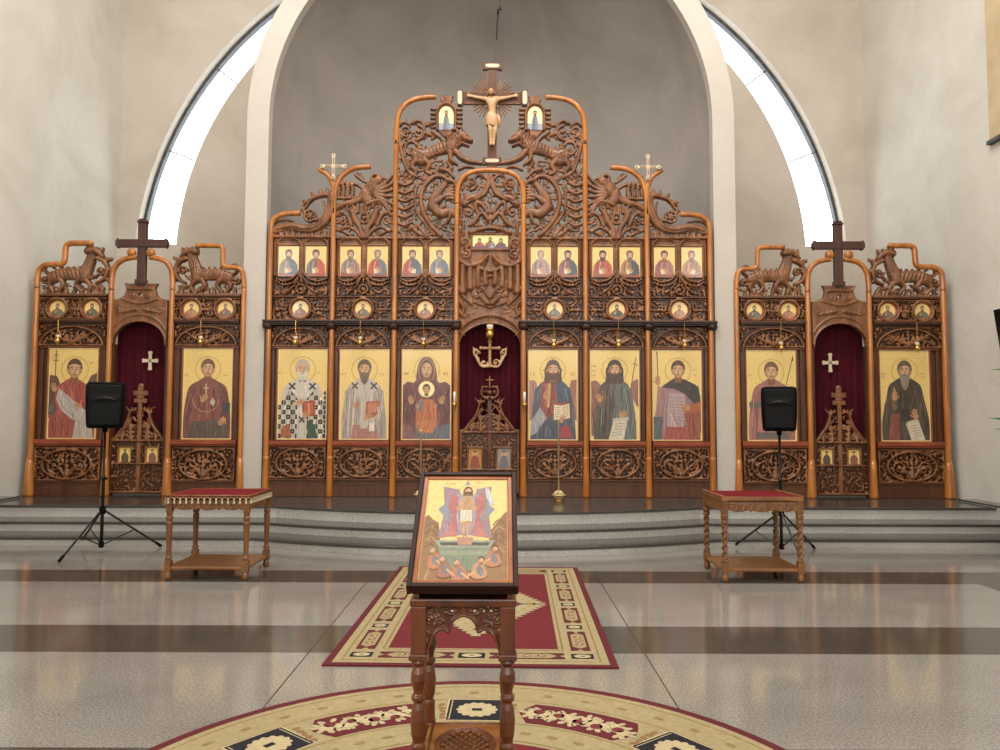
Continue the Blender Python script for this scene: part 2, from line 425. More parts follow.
        me.polygons.foreach_set('use_smooth', np.concatenate([np.ones(len(F) - len(Q), bool), np.zeros(len(Q), bool)]))
        me.update(calc_edges=True); me.validate()
        return finish(name, me, mat, parent, org)

# ------------------------------------------------------------------ paintings: flat painted shapes laid over each other on a board
class Paint:
    def __init__(s, org, k=1.0, plane='xz', eps=0.0005):
        s.o = org; s.k = k; s.plane = plane; s.eps = eps; s.v = []; s.f = []; s.c = []; s.n = 0; s.mute = 0.0
    def P(s, pts, col, curve=False):
        if curve: pts = smooth_path(pts, 5, True)
        col = hexc(col) if isinstance(col, str) else col
        if s.mute: col = tuple(c * (1 - s.mute) + g * s.mute for c, g in zip(col, (.53, .44, .37)))
        A = sum(pts[i][0] * pts[(i + 1) % len(pts)][1] - pts[(i + 1) % len(pts)][0] * pts[i][1] for i in range(len(pts)))
        if A < 0: pts = list(pts)[::-1]
        s.n += 1; z = s.n * s.eps; b = len(s.v)
        for u, v in pts:
            u = u * s.k; v = v * s.k
            s.v.append((s.o[0] + u, s.o[1] - z, s.o[2] + v) if s.plane == 'xz' else (s.o[0] + u, s.o[1] + v, s.o[2] + z))
        s.f.append(tuple(range(b, b + len(pts)))); s.c.append(lin(col)); return s
    def same(s): s.n -= 1; return s
    def R(s, x0, y0, x1, y1, col): return s.P([(x0, y0), (x1, y0), (x1, y1), (x0, y1)], col)
    def E(s, cx, cy, rx, ry, col, n=24, rot=0.0):
        c, q = math.cos(rot), math.sin(rot)
        return s.P([(cx + rx * math.cos(2 * PI * i / n) * c - ry * math.sin(2 * PI * i / n) * q, cy + rx * math.cos(2 * PI * i / n) * q + ry * math.sin(2 * PI * i / n) * c) for i in range(n)], col)
    def L(s, pts, w, col, curve=True):
        Q = smooth_path(pts, 5) if (curve and len(pts) > 2) else list(pts); n = len(Q); a = []; b = []
        for i in range(n):
            p = Q[max(i - 1, 0)]; r = Q[min(i + 1, n - 1)]; d = math.hypot(r[0] - p[0], r[1] - p[1]) or 1
            nx, ny = -(r[1] - p[1]) / d * w / 2, (r[0] - p[0]) / d * w / 2
            a.append((Q[i][0] + nx, Q[i][1] + ny)); b.append((Q[i][0] - nx, Q[i][1] - ny))
        for i in range(n - 1):
            s.P([a[i], b[i], b[i + 1], a[i + 1]], col)
            if i < n - 2: s.n -= 1
        return s
    def RG(s, cx, cy, r, w, col, n=36, a0=0, a1=2 * PI, sq=1.0):
        for i in range(n):
            p = a0 + (a1 - a0) * i / n; q = a0 + (a1 - a0) * (i + 1) / n; o = r + w
            s.P([(cx + r * math.cos(p), cy + sq * r * math.sin(p)), (cx + o * math.cos(p), cy + sq * o * math.sin(p)), (cx + o * math.cos(q), cy + sq * o * math.sin(q)), (cx + r * math.cos(q), cy + sq * r * math.sin(q))], col)
            if i < n - 1: s.n -= 1
        return s
    def build(s, name, mat, parent=None, org=None, backing=None, bcol=None):
        V = list(s.v); F = list(s.f); C = list(s.c)
        if backing:                                  # solid board behind the painting: (x0,x1,y0,y1,z0,z1)
            mb = MB().box(*backing); b = len(V); V += mb.v; F += [tuple(i + b for i in f) for f in mb.f]; C += [lin(hexc(bcol))] * len(mb.f)
        me = bpy.data.meshes.new(name); me.from_pydata(V, [], F)
        ca = me.color_attributes.new('Col', 'FLOAT_COLOR', 'CORNER'); arr = []
        for f, c in zip(F, C): arr += [c[0], c[1], c[2], 1.0] * len(f)
        ca.data.foreach_set('color', arr)
        return finish(name, me, mat, parent, org)

class FigPaint(Paint):
    """painting whose larger colour fields get brushed drapery lines"""
    def P(s, pts, col, curve=False):
        if curve: pts = smooth_path(pts, 5, True); curve = False
        Paint.P(s, pts, col)
        if getattr(s, 'busy', False) or not s.mute: return s
        n = len(pts); A = abs(sum(pts[i][0] * pts[(i + 1) % n][1] - pts[(i + 1) % n][0] * pts[i][1] for i in range(n))) / 2
        if A * s.k * s.k < s.amin: return s
        c = hexc(col) if isinstance(col, str) else col
        if c[0] > .8 and c[0] - c[2] > .25: return s
        s.busy = True; R = random.Random(int(A * 1e6)); xs = [q[0] for q in pts]; ys = [q[1] for q in pts]; x0, x1, y0, y1 = min(xs), max(xs), min(ys), max(ys)
        def ins(x, y):
            r = False
            for i in range(n):
                (a, b), (d, e) = pts[i], pts[(i + 1) % n]
                if (b > y) != (e > y) and x < (d - a) * (y - b) / (e - b) + a: r = not r
            return r
        w = math.sqrt(A); N = int(6 + 10 * min(1, A * s.k * s.k / .12))
        for k in range(N):
            x = x0 + (x1 - x0) * (k + R.random()) / N; ya = R.uniform(y0, y1); ln = R.uniform(.25, .7) * (y1 - y0); sl = R.uniform(-.25, .25) + .25 * (x - (x0 + x1) / 2) / (x1 - x0 + 1e-6); bw = R.uniform(-.06, .06) * w
            run = []
            for i in range(9):
                t = i / 8; q = (x - sl * ln * t + bw * math.sin(PI * t), ya - ln * t)
                if ins(*q) and ins(q[0] + .02 * w, q[1]) and ins(q[0] - .02 * w, q[1]): run.append(q)
                elif run: break
            if len(run) > 2:
                g = R.choice((-.17, -.12, -.09, .09, .13, .18)); s.L(run[::2] if len(run) > 4 else run, R.uniform(.014, .04) * w, tuple(min(1, max(0, v + g * (.45 + v))) for v in c))
        s.busy = False; return s
FigPaint.amin = .006
def ground(x, y, z=0.0):
    v = (375 - y) / 750
    t = (EYE - z) / -(math.sin(PITCH) + v * math.cos(PITCH))
    return ((x - 500) / 750 * t, (math.cos(PITCH) - v * math.sin(PITCH)) * t)
def struct(o):
    o['kind'] = 'structure'; return o

# floor slabs -----------------------------------------------------------------
YB = -9.0
bands = [(-9.0, -3.5, 0)]
yy = [(5.26, 5.94), (7.49, 8.07)]
stripes = [(5.26 - 2.18 * k, 5.94 - 2.18 * k) for k in range(6, 0, -1)] + yy
mb = MB(); xb = 4.72
cuts = [YB] + [c for s_ in stripes for c in s_] + [9.7]
for i in range(len(cuts) - 1):
    a, b = cuts[i], cuts[i + 1]; dark = i % 2 == 1
    mb.mi = 1 if dark else 0
    mb.add([(XL, a, 0), (xb, a, 0), (xb, b, 0), (XL, b, 0)], [(0, 1, 2, 3)])
    mb.mi = 0 if i == len(cuts) - 2 else 1
    mb.add([(xb, a, 0), (XR, a, 0), (XR, b, 0), (xb, b, 0)], [(0, 1, 2, 3)])
mb.mi = 0; mb.box(XL, XR, YB, 9.7, -0.2, -0.02)
struct(mb.build('floor', [M['gran_light'], M['gran_dark']]))
mb = MB()
for k in (-1, 0):
    x = -0.155 + 1.155 + 2.31 * k
    mb.box(x - 0.004, x + 0.004, YB, 8.07, -0.01, 0.0012)
for k in range(3): pass
struct(mb.build('trim_1', M['joint']))

# altar platform and steps ----------------------------------------------------
HC = 2.95
def front_edge(d, b, off=0.0):
    sag = d - b; R = (HC * HC + sag * sag) / (2 * sag); cy = b + R; pts = [(XL, d + off)]
    a0 = math.asin(HC / R)
    for i in range(41):
        a = -a0 + 2 * a0 * i / 40
        pts.append((XC + R * math.sin(a), min(d, cy - R * math.cos(a)) + off))
    pts.append((XR, d + off)); return pts
tiers = [(9.56, 8.86, 0.0, 0.11), (10.06, 9.38, 0.11, 0.235), (10.53, 9.85, 0.235, PZ)]
for i, (d, b, z0, z1) in enumerate(tiers):
    back = 16.2 if i == 2 else d + 0.9
    r = bpy.data.objects.new('altar_platform' if i == 2 else 'altar_step', None); COL.objects.link(r); r.location = (XC, d, z0); struct(r)
    MB().prism_z(front_edge(d, b, 0.025) + [(XR, back), (XL, back)], 0.0 if i < 2 else -0.05, z1 - 0.035).build('riser', M['gran_step'], r)
    MB().prism_z(front_edge(d, b) + [(XR, back), (XL, back)], z1 - 0.035, z1).build('tread', M['gran_tread'], r, bevel=0.006)
for sd, (x0, x1) in (('left', (XL, XL + 0.26)), ('right', (XR - 0.26, XR))):
    mb = MB(); mb.box(x0, x1, YB, 11.4, 0, PZ + 0.004); mb.mi = 1
    mb.box(x0, x1 if sd == 'left' else x1, YB, 11.4, PZ + 0.004, PZ + 0.03)
    struct(mb.build('baseboard_' + sd, [M['gran_step'], M['gran_tread']]))

# walls -----------------------------------------------------------------------
ZC = 12.3
struct(MB().box(XL - 0.3, XL, YB, DB + 1.5, -0.1, ZC).build('wall_left', M['plaster']))
struct(MB().box(XR, XR + 0.3, YB, DB + 1.5, -0.1, ZC).build('wall_right', M['plaster']))
struct(MB().box(XL - 0.3, XR + 0.3, YB - 0.3, YB, -0.1, ZC).build('wall_rear', M['plaster']))
struct(MB().box(XL - 0.3, XR + 0.3, YB - 0.3, DB + 2, ZC, ZC + 0.2).build('ceiling', M['ceiling']))

RI = 3.56; RO = 3.91; ZS = 6.42          # apse arch
def arch_line(r, n=40, z0=0.0):
    pts = [(-r, z0)] + [(-r, z0 + (ZS - z0) * k / 4) for k in range(1, 4)]
    pts += [(-r * math.cos(PI / 2 * i / n), ZS + r * math.sin(PI / 2 * i / n)) for i in range(n + 1)]
    return pts                            # left foot to crown, local to XC
cxo, czo = at(490.5, 290, DB); Ro = 352 * 0.01972
cxi, czi = at(490.5, 272.5, DB); Ri = 316 * 0.01972
ZG = zf(245.5, DB)
def win_line(cy, R, n=44, d=DB):
    a0 = math.asin((cy - 245.5) / R); out = []
    for i in range(n + 1):
        a = a0 + (PI / 2 - a0) * i / n; out.append(at(490.5 - R * math.cos(a), cy - R * math.sin(a), d))
    e = out[-1][0]; return [(min(x, cxo), z) for x, z in out[:-1]] + [(cxo, out[-1][1])]
outer, inner = win_line(290, 352, d=DB + .28), win_line(272.5, 316)
xm = 0.5 * (cxo + cxi)
def mir(p, cx=None):
    c = cxo if cx is None else cx
    return [(2 * c - x, z) for x, z in p]
def loft(mb, A, B, y, flip=False):
    n = len(A); vs = [(x, y, z) for x, z in A] + [(x, y, z) for x, z in B]
    fs = [(i, i + 1, n + i + 1, n + i) for i in range(n - 1)]
    if flip: fs = [f[::-1] for f in fs]
    mb.add(vs, fs)
def resample(P, n):
    L = [0]
    for i in range(len(P) - 1): L.append(L[-1] + math.dist(P[i], P[i + 1]))
    out = []
    for k in range(n):
        t = L[-1] * k / (n - 1); j = 0
        while j < len(L) - 2 and L[j + 1] < t: j += 1
        f = (t - L[j]) / max(L[j + 1] - L[j], 1e-9); out.append((P[j][0] + (P[j + 1][0] - P[j][0]) * f, P[j][1] + (P[j + 1][1] - P[j][1]) * f))
    return out
mb = MB(); YG = DB + 0.28
for side in (0, 1):
    f = (lambda p: p) if side == 0 else mir
    fl = side == 1
    low_in = inner[0][0]; low_out = outer[0][0]
    apse = [(x + XC, z) for x, z in arch_line(RO + 0.02, 40)]
    if side: apse = [(2 * XC - x, z) for x, z in apse]
    N = 90
    A = resample(apse, N); B = resample(f([(low_in, 0.0), (low_in, 2.5), (low_in, ZG)] + inner[1:]), N)
    loft(mb, B, A, DB, fl)                                  # between apse and window
    loft(mb, f([(low_out, 0.0), (low_out, ZG)]), f([(low_in, 0.0), (low_in, ZG)]), DB, fl)   # under the window
    xw = XL - 0.05 if side == 0 else XR + 0.05
    O = resample(f([(low_out, 0.0), (low_out, 2.5), (low_out, ZG)] + outer[1:]), N)
    W = resample([(xw, 0.0), (xw, ZC), (cxo, ZC)], N)
    loft(mb, W, O, DB, fl)
    oo = f(outer); n = len(oo)                               # reveals
    vs = [(x, DB, z) for x, z in oo] + [(x, YG + .1, z) for x, z in oo]
    mb.add(vs, [((i, n + i, n + i + 1, i + 1) if not fl else (i, i + 1, n + i + 1, n + i)) for i in range(n - 1)])
    ii = f(inner); vs = [(x, DB, z) for x, z in ii] + [(x, YG + .1, z) for x, z in ii]
    mb.add(vs, [(i, i + 1, n + i + 1, n + i) for i in range(n - 1)])
    a, b = oo[0], ii[0]; mb.add([(a[0], DB, a[1]), (b[0], DB, b[1]), (b[0], YG + .1, b[1]), (a[0], YG + .1, a[1])], [(0, 1, 2, 3)])
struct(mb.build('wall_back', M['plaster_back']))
mb = MB()                                                    # outer skin of the sanctuary so no daylight leaks round the walls
mb.box(XL - 0.3, XR + 0.3, DB + 1.5, DB + 1.6, -0.1, 3.6)
# crescent windows
for side in (0, 1):
    f = (lambda p: p) if side == 0 else mir
    r = bpy.data.objects.new('window_%d' % (side + 1), None); COL.objects.link(r); r.location = (f(outer)[0][0], YG, ZG); struct(r)
    g = MB(); loft(g, f(outer), f(inner), YG, side == 1); g.build('pane', M['glass'], r)
    fr = MB(); n = len(outer)
    def strip(P, Q, y0, y1):
        vs = [(x, y0, z) for x, z in P] + [(x, y0, z) for x, z in Q] + [(x, y1, z) for x, z in P] + [(x, y1, z) for x, z in Q]; m = len(P); fs = []
        for i in range(m - 1):
            fs += [(i, i + 1, m + i + 1, m + i), (2 * m + i, 3 * m + i, 3 * m + i + 1, 2 * m + i + 1), (i, 2 * m + i, 2 * m + i + 1, i + 1), (m + i, m + i + 1, 3 * m + i + 1, 3 * m + i)]
        fr.add(vs, fs)
    lw = 0.055
    o2 = win_line(290, 349.2, d=DB + .28); i2 = win_line(272.5, 317)
    strip(f(outer), f(o2), YG - 0.09, YG + 0.04); strip(f(inner), f(i2), YG - 0.01, YG + 0.02)
    for px, py, qx, qy in ((216.5, 70, 238, 86), (166.5, 151, 192.5, 161)):   # glazing bars
        a, b = at(px, py, YG), at(qx, qy, YG)
        if side: a = (2 * cxo - a[0], a[1]); b = (2 * cxo - b[0], b[1])
        fr.tube([(a[0], YG - 0.01, a[1]), (b[0], YG - 0.01, b[1])], 0.013, 6)
    fr.build('window_frame', M['dark_steel'], r)

# apse: white arch band, barrel and half dome -----------------------------------
mb = MB()
A = [(x + XC, z) for x, z in arch_line(RO)]; B = [(x + XC, z) for x, z in arch_line(RI)]
A = A + [(2 * XC - x, z) for x, z in A[::-1][1:]]; B = B + [(2 * XC - x, z) for x, z in B[::-1][1:]]
y0, y1 = D - 0.02, D + 0.16
n = len(A)
loft(mb, A, B, y0); loft(mb, A, B, y1, True)
vs = [(x, y0, z) for x, z in A] + [(x, DB + 0.3, z) for x, z in A]
mb.add(vs, [(i, n + i, n + i + 1, i + 1) for i in range(n - 1)])
vs = [(x, y0, z) for x, z in B] + [(x, y1, z) for x, z in B]
mb.add(vs, [(i, i + 1, n + i + 1, n + i) for i in range(n - 1)])
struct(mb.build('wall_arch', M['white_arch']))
mb = MB(); RA = RI + 0.015; ya = D + 0.15
rows = [0, 1.6, 3.2, 4.8, ZS]; ns = 48; vs = []; fs = []
for z in rows:
    for i in range(ns + 1):
        a = PI * i / ns; vs.append((XC - RA * math.cos(a), ya + RA * math.sin(a), z))
nd = 20
for j in range(1, nd + 1):
    e = PI / 2 * j / nd
    for i in range(ns + 1):
        a = PI * i / ns; vs.append((XC - RA * math.cos(a) * math.cos(e), ya + RA * math.sin(a) * math.cos(e), ZS + RA * math.sin(e)))
for j in range(len(rows) + nd - 1):
    for i in range(ns):
        k = j * (ns + 1) + i; fs.append((k, k + 1, k + ns + 2, k + ns + 1))
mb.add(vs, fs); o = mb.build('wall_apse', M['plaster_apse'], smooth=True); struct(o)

# right wall: tan canvas, tilted dark picture, plant ----------------------------
p = at(986, 142, 10.72); X0 = XR - 0.05
t = thing('wall_hanging', (XR, 9.4, p[1]), 'tall tan panel with a dark bottom edge high on the right wall', 'wall panel')
MB().box(X0, XR, 8.0, 10.72, p[1] + 0.04, p[1] + 4.2).build('canvas', M['tan'], t, bevel=0.01)
MB().box(X0 - 0.03, XR, 7.97, 10.75, p[1] - 0.02, p[1] + 0.04).build('bottom_rail', M['dark_steel'], t, bevel=0.006)
t = thing('framed_picture', (XR - 0.06, 10.1, 2.15), 'dark framed picture tilted off the right wall, cut by the edge of the photo', 'picture')
mb = MB(); mb.box(XR - 0.10, XR - 0.06, 9.5, 10.5, 2.15, 3.2); mb.build('picture_frame', M['lamp_white'], t, bevel=0.006)
MB().box(XR - 0.108, XR - 0.099, 9.53, 10.48, 2.17, 3.18).build('picture_glass', M['screen'], t)
t.rotation_euler = (0, -0.13, 0)
t = thing('potted_plant', (6.5, 9.0, 0), 'leafy green potted plant by the right wall, one leaf tip in view', 'plant')
MB().lathe([(0.15, 0), (0.17, 0.02), (0.235, 0.42), (0.25, 0.44), (0.25, 0.5), (0.22, 0.5), (0.21, 0.45)], (6.5, 9.0, 0)).build('plant_pot', M['clay'], t, smooth=False)
st = MB(); lf = MB(); R = random.Random(3)
for k in range(9):
    a = 2 * PI * k / 9 + 0.3; h = 1.6 + 0.5 * R.random(); q = 0.28 + 0.1 * R.random()
    if k == 4: a, h, q = PI, 2.2, 0.34
    pts = smooth_path([(6.5, 9.0, 0.42), (6.5 + q * .3 * math.cos(a), 9 + q * .3 * math.sin(a), h * .6), (6.5 + q * math.cos(a), 9 + q * math.sin(a), h)], 5)
    st.tube(pts, 0.008, 6)
    for m in range(5, len(pts)):
        for sg in (-1, 1):
            b = Vector(pts[m]); an = a + sg * 0.8; ln = 0.24
            d_ = Vector((math.cos(an), math.sin(an), 0.25)); w_ = Vector((-math.sin(an), math.cos(an), 0)) * 0.05
            lf.add([b, b + d_ * ln * .4 + w_, b + d_ * ln * .5 + Vector((0, 0, .012)), b + d_ * ln * .4 - w_, b + d_ * ln + Vector((0, 0, -.03))], [(0, 2, 1), (0, 3, 2), (1, 2, 4), (2, 3, 4)])
st.build('stem', M['leaf'], t, smooth=True); lf.build('foliage', M['leaf'], t)
# ------------------------------------------------------------------ the carved icon screen: centre section
YP = D              # front plane of the boards
def X(x): return dx(x)
def post_tube(pts, r=2.65, step=5):
    P = smooth_path(pts, step); n = len(P); return [(X(489.7 + (x - 489.7) * .9953), YP - 0.055, zf(y)) for x, y in P], r * S
def mxp(pts): return [(979.4 - x, y) for x, y in pts]
center = thing('icon_screen', (XC, YP, PZ), 'tall carved walnut icon screen filling the white arch between the two small side screens', 'icon screen', None)
BAYS = [(269.7, 332.5), (332.5, 394.4), (394.4, 456.3)]

def foot_posts(xs, parent, bulge):
    for x in xs:
        sgn = -1 if x < 489.7 else 1
        MB().lathe([(0.054, 0), (0.058, 0.03), (0.05, 0.3), (0.047, 0.56), (0.05, 0.58), (0.05, 0.61), (0.043, 0.63)], (X(489.7 + (x - 489.7) * .9953), YP - 0.055, PZ), 16).build('post_foot', M['post'], parent, smooth=True)
def post(parent, segs, r=2.65, name='post'):
    mb = MB()
    for pts in segs:
        P, rr = post_tube(pts, r); mb.tube(P, rr, 12)
    return mb.build(name, M['post'], parent, smooth=True)
P1 = [[(269.7, 497), (269.7, 400), (269.7, 300), (269.7, 250), (269.7, 240), (269.7, 232), (271, 223), (277, 217.5), (286, 215.2), (299, 214.7)]]
P2 = [[(332.5, 497), (332.5, 400), (332.5, 300), (332.5, 212), (332.5, 204), (332.5, 196), (332, 189), (329.5, 182), (325, 176), (317, 170.5)], [(332.5, 215), (332.5, 206), (333.2, 194), (336, 184), (343, 175), (354, 169.7), (369, 168.2)]]
P3 = [[(394.4, 497), (394.4, 400), (394.4, 300), (394.4, 156), (394.4, 146), (394.4, 137), (394.9, 126), (397, 115), (403, 106.5), (412, 101.3), (424, 99), (434, 98.7)]]
for P in (P1, P2, P3):
    post(center, P); post(center, [mxp(p) for p in P])
arc = [(456.3, 497), (456.3, 400), (456.3, 300), (456.3, 214), (456.3, 205), (456.3, 196), (458, 185), (464, 177), (474, 172.6), (489.7, 171.3)]
post(center, [arc + mxp(arc)[::-1][1:]], name='arch_post')
foot_posts([269.7, 332.5, 394.4, 456.3, 523.1, 584.9, 646.9, 709.7], center, 0)

# boards behind every bay (openings only in the middle bay)
for i, (a, b) in enumerate(BAYS):
    for m in (0, 1):
        x0, x1 = X(a), X(b)
        if m: x0, x1 = 2 * XC - x1, 2 * XC - x0
        mb = MB(); mb.box(x0, x1, YP + 0.03, YP + 0.07, PZ, zf(238))
        mb.build('back_board', M['board'], center, bevel=0.004)
        mb = MB()                                              # plinth with two mouldings
        mb.box(x0 + .05, x1 - .05, YP - 0.05, YP + 0.02, PZ, zf(486))
        mb.box(x0 + .05, x1 - .05, YP - 0.035, YP + 0.02, zf(486), zf(481))
        mb.box(x0 + .05, x1 - .05, YP - 0.055, YP + 0.02, zf(481), zf(479.3))
        mb.build('plinth', M['board'], center, bevel=0.006)
        mb = MB()                                              # frame round the icon: stiles, ledge
        mb.box(x0 + .05, x1 - .05, YP - 0.075, YP + 0.02, zf(445.3), zf(441.2))
        mb.box(x0 + .05, x1 - .05, YP - 0.055, YP + 0.02, zf(447), zf(445.3))
        mb.build('icon_ledge', M['frame_red'], center, bevel=0.008)
        mb = MB()
        for (p, q) in ((x0 + .05, x0 + .105), (x1 - .105, x1 - .05)):
            mb.box(p, q, YP - 0.004, YP + 0.02, zf(441.2), zf(348))
        mb.box(x0 + .05, x1 - .05, YP - 0.022, YP + 0.02, zf(349.6), zf(347))
        mb.build('icon_surround', M['board'], center, bevel=0.005)
# cornice with knobs over the posts
for sg in (0, 1):
    x0, x1 = X(265.5), X(459.5)
    if sg: x0, x1 = 2 * XC - x1, 2 * XC - x0
    mb = MB()
    mb.box(x0, x1, YP - 0.14, YP + 0.03, zf(323.2), zf(321.2)); mb.box(x0, x1, YP - 0.11, YP + 0.03, zf(324.6), zf(323.2))
    mb.box(x0, x1, YP - 0.085, YP + 0.03, zf(326), zf(324.6))
    mb.build('cornice', M['cornice'], center, bevel=0.006)
    for x in ((269.7, 332.5, 394.4, 456.3) if not sg else (523.1, 584.9, 646.9, 709.7)):
        MB().lathe([(0.03, -0.13), (0.075, -0.10), (0.085, -0.05), (0.075, -0.01), (0.085, 0.0), (0.085, 0.02)], (X(x), YP - 0.06, zf(323)), 14).build('capital', M['cornice'], center, smooth=True)

# ---- carvings
def both(r, name, mat, parent, **k):
    r.build(name, mat, parent, YP, 0.03, **k); r.build(name, mat, parent, YP, 0.03, mirror=XC, **k)

def lower_panel(x0, x1, y0, y1, parent, mirror=True, seed=1):
    cx = (x0 + x1) / 2; cy = (y0 + y1) / 2 + .3; hw = (x1 - x0) / 2; hh = (y1 - y0) / 2
    r = Relief(x0, y0, x1, y1)
    r.ring(cx, cy, hw * .74, hh * .86, 1.35, 1.0, .012)
    for sg in (-1, 1):
        r.spiral(cx + sg * hw * .36, cy + 2, hh * .46, PI / 2, 1.5, -sg, 1.25, 1, .01)
        r.spiral(cx + sg * hw * .34, cy - hh * .46, hh * .28, -PI / 2, 1.2, sg, 1.0, 1, .01)
        r.leaf(cx + sg * 1, cy + hh * .72, -PI / 2 + sg * .55, hh * 1.1, 4, 4, sg * .5, 1, .008)
        r.leaf(cx + sg * hw * .12, cy - hh * .1, -PI / 2 + sg * .3, hh * .6, 3, 3, -sg * .8)
        for sy in (-1, 1):
            r.spiral(cx + sg * hw * .82, cy + sy * hh * .74, hh * .24, 0, 1.1, sg * sy, .95, 1, .01)
            r.leaf(cx + sg * hw * .95, cy + sy * hh * .3, PI / 2 * sy, hh * .6, 2.6, 3, 0)
            r.leaf(cx + sg * hw * .66, cy + sy * hh * .9, PI if sg > 0 else 0, hh * .6, 2.4, 3, 0)
        r.leaf(cx + sg * 2, cy - hh * .92, 0 if sg > 0 else PI, hw * .55, 2.6, 4, 0)
    r.leaf(cx, cy + hh * .62, -PI / 2, hh * 1.15, 4.2, 4, 0, 1, .012)
    r.rosette(cx, cy - hh * .9, 2.4, 6)
    r.filler([(x0 + 1, y0 + 1), (x1 - 1, y0 + 1), (x1 - 1, y1 - 1), (x0 + 1, y1 - 1)], 3.4, 1.9, seed, .9, .006)
    for e in ([(x0 + .8, y0 + .8), (x1 - .8, y0 + .8)], [(x0 + .8, y1 - .8), (x1 - .8, y1 - .8)], [(x0 + .8, y0), (x0 + .8, y1)], [(x1 - .8, y0), (x1 - .8, y1)]):
        r.stroke(e, .9, .9, 1, .008, curve=False)
    r.build('carved_lower_panel', M['carved'], parent, YP, .02)
    if mirror: r.build('carved_lower_panel', M['carved'], parent, YP, .02, mirror=XC)
def tympanum(x0, x1, y0, y1, parent, seed=1):
    cx = (x0 + x1) / 2; hw = (x1 - x0) / 2 - 2; h = y1 - y0 - 3
    r = Relief(x0, y0, x1, y1)
    pts = [(cx - hw * math.cos(PI * i / 24), y1 - h * math.sin(PI * i / 24)) for i in range(25)]
    r.stroke(pts, 1.25, 1.25, 1, .014, curve=False)
    pts = [(cx - (hw - 3) * math.cos(PI * i / 24), y1 - (h - 2.8) * math.sin(PI * i / 24)) for i in range(25)]
    r.stroke(pts, .7, .7, 1, .008, curve=False)
    r.stroke([(x0 + 2, y1 - .8), (x1 - 2, y1 - .8)], .9, .9, 1, .01, curve=False)
    for sg in (-1, 1):
        r.leaf(cx, y1 - 3, -PI / 2 + sg * 1.25, hw * .8, 4.2, 5, -sg * .4, 1, .008)
        r.leaf(cx, y1 - 2, -PI / 2 + sg * .55, h * .75, 3.4, 4, sg * .6, 1, .008)
        r.spiral(cx + sg * hw * .42, y1 - h * .52, 3, PI / 2, 1.2, sg, .9)
        r.spiral(cx + sg * hw * .95, y0 + 4, 3.4, PI / 2, 1.2, sg, 1.0); r.leaf(cx + sg * (hw + 1), y0 + 13, -PI / 2, 8, 2.4, 3, 0)
        r.leaf(cx + sg * hw * .75, y0 + 2, PI if sg > 0 else 0, 9, 2.0, 3, 0)
    r.leaf(cx, y1 - 2, -PI / 2, h * .8, 3.6, 4, 0, 1, .012)
    r.filler([(cx - hw + 4, y1 - 2), (cx - hw * .75, y1 - h * .6), (cx - hw * .3, y1 - h * .85), (cx + hw * .3, y1 - h * .85), (cx + hw * .75, y1 - h * .6), (cx + hw - 4, y1 - 2)], 3, 1.6, seed, .8, .005)
    r.build('carved_lunette', M['carved'], parent, YP, .02)
def frieze(x0, x1, y0, y1, meds, parent, seed=1):
    r = Relief(x0, y0, x1, y1)
    for y in (y0 + .9, y1 - .9): r.stroke([(x0, y), (x1, y)], 1, 1, 1, .012, curve=False)
    n = int((x1 - x0) / 2.4)
    for k in range(n): r.dot(x0 + 1.4 + k * 2.4, y0 + 3, .9, 1, .006)
    edges = [x0] + list(meds) + [x1]; cy = (y0 + y1) / 2 + .6
    for m in meds: r.ring(m, cy, 10.3, 10.3, 1.4, 1, .016)
    for m in meds:
        for sg in (-1, 1):
            a = m + sg * 12
            r.spiral(a + sg * 4, cy - 3.2, 3.6, PI / 2, 1.3, sg, 1.1); r.spiral(a + sg * 4.4, cy + 4.4, 3.0, -PI / 2, 1.2, -sg, 1)
            r.leaf(a + sg * 2, cy + .5, 0 if sg > 0 else PI, 16, 3, 4, 0)
    r.filler([(x0 + 1, y0 + 3), (x1 - 1, y0 + 3), (x1 - 1, y1 - 1), (x0 + 1, y1 - 1)], 3.3, 1.8, seed, .9, .005)
    for m in meds:
        r.H[r.inside([(m + 8.6 * math.cos(2 * PI * i / 24), cy + 8.6 * math.sin(2 * PI * i / 24)) for i in range(24)])] = 0.006
    r.build('carved_frieze', M['carved'], parent, YP, .02)
    return cy
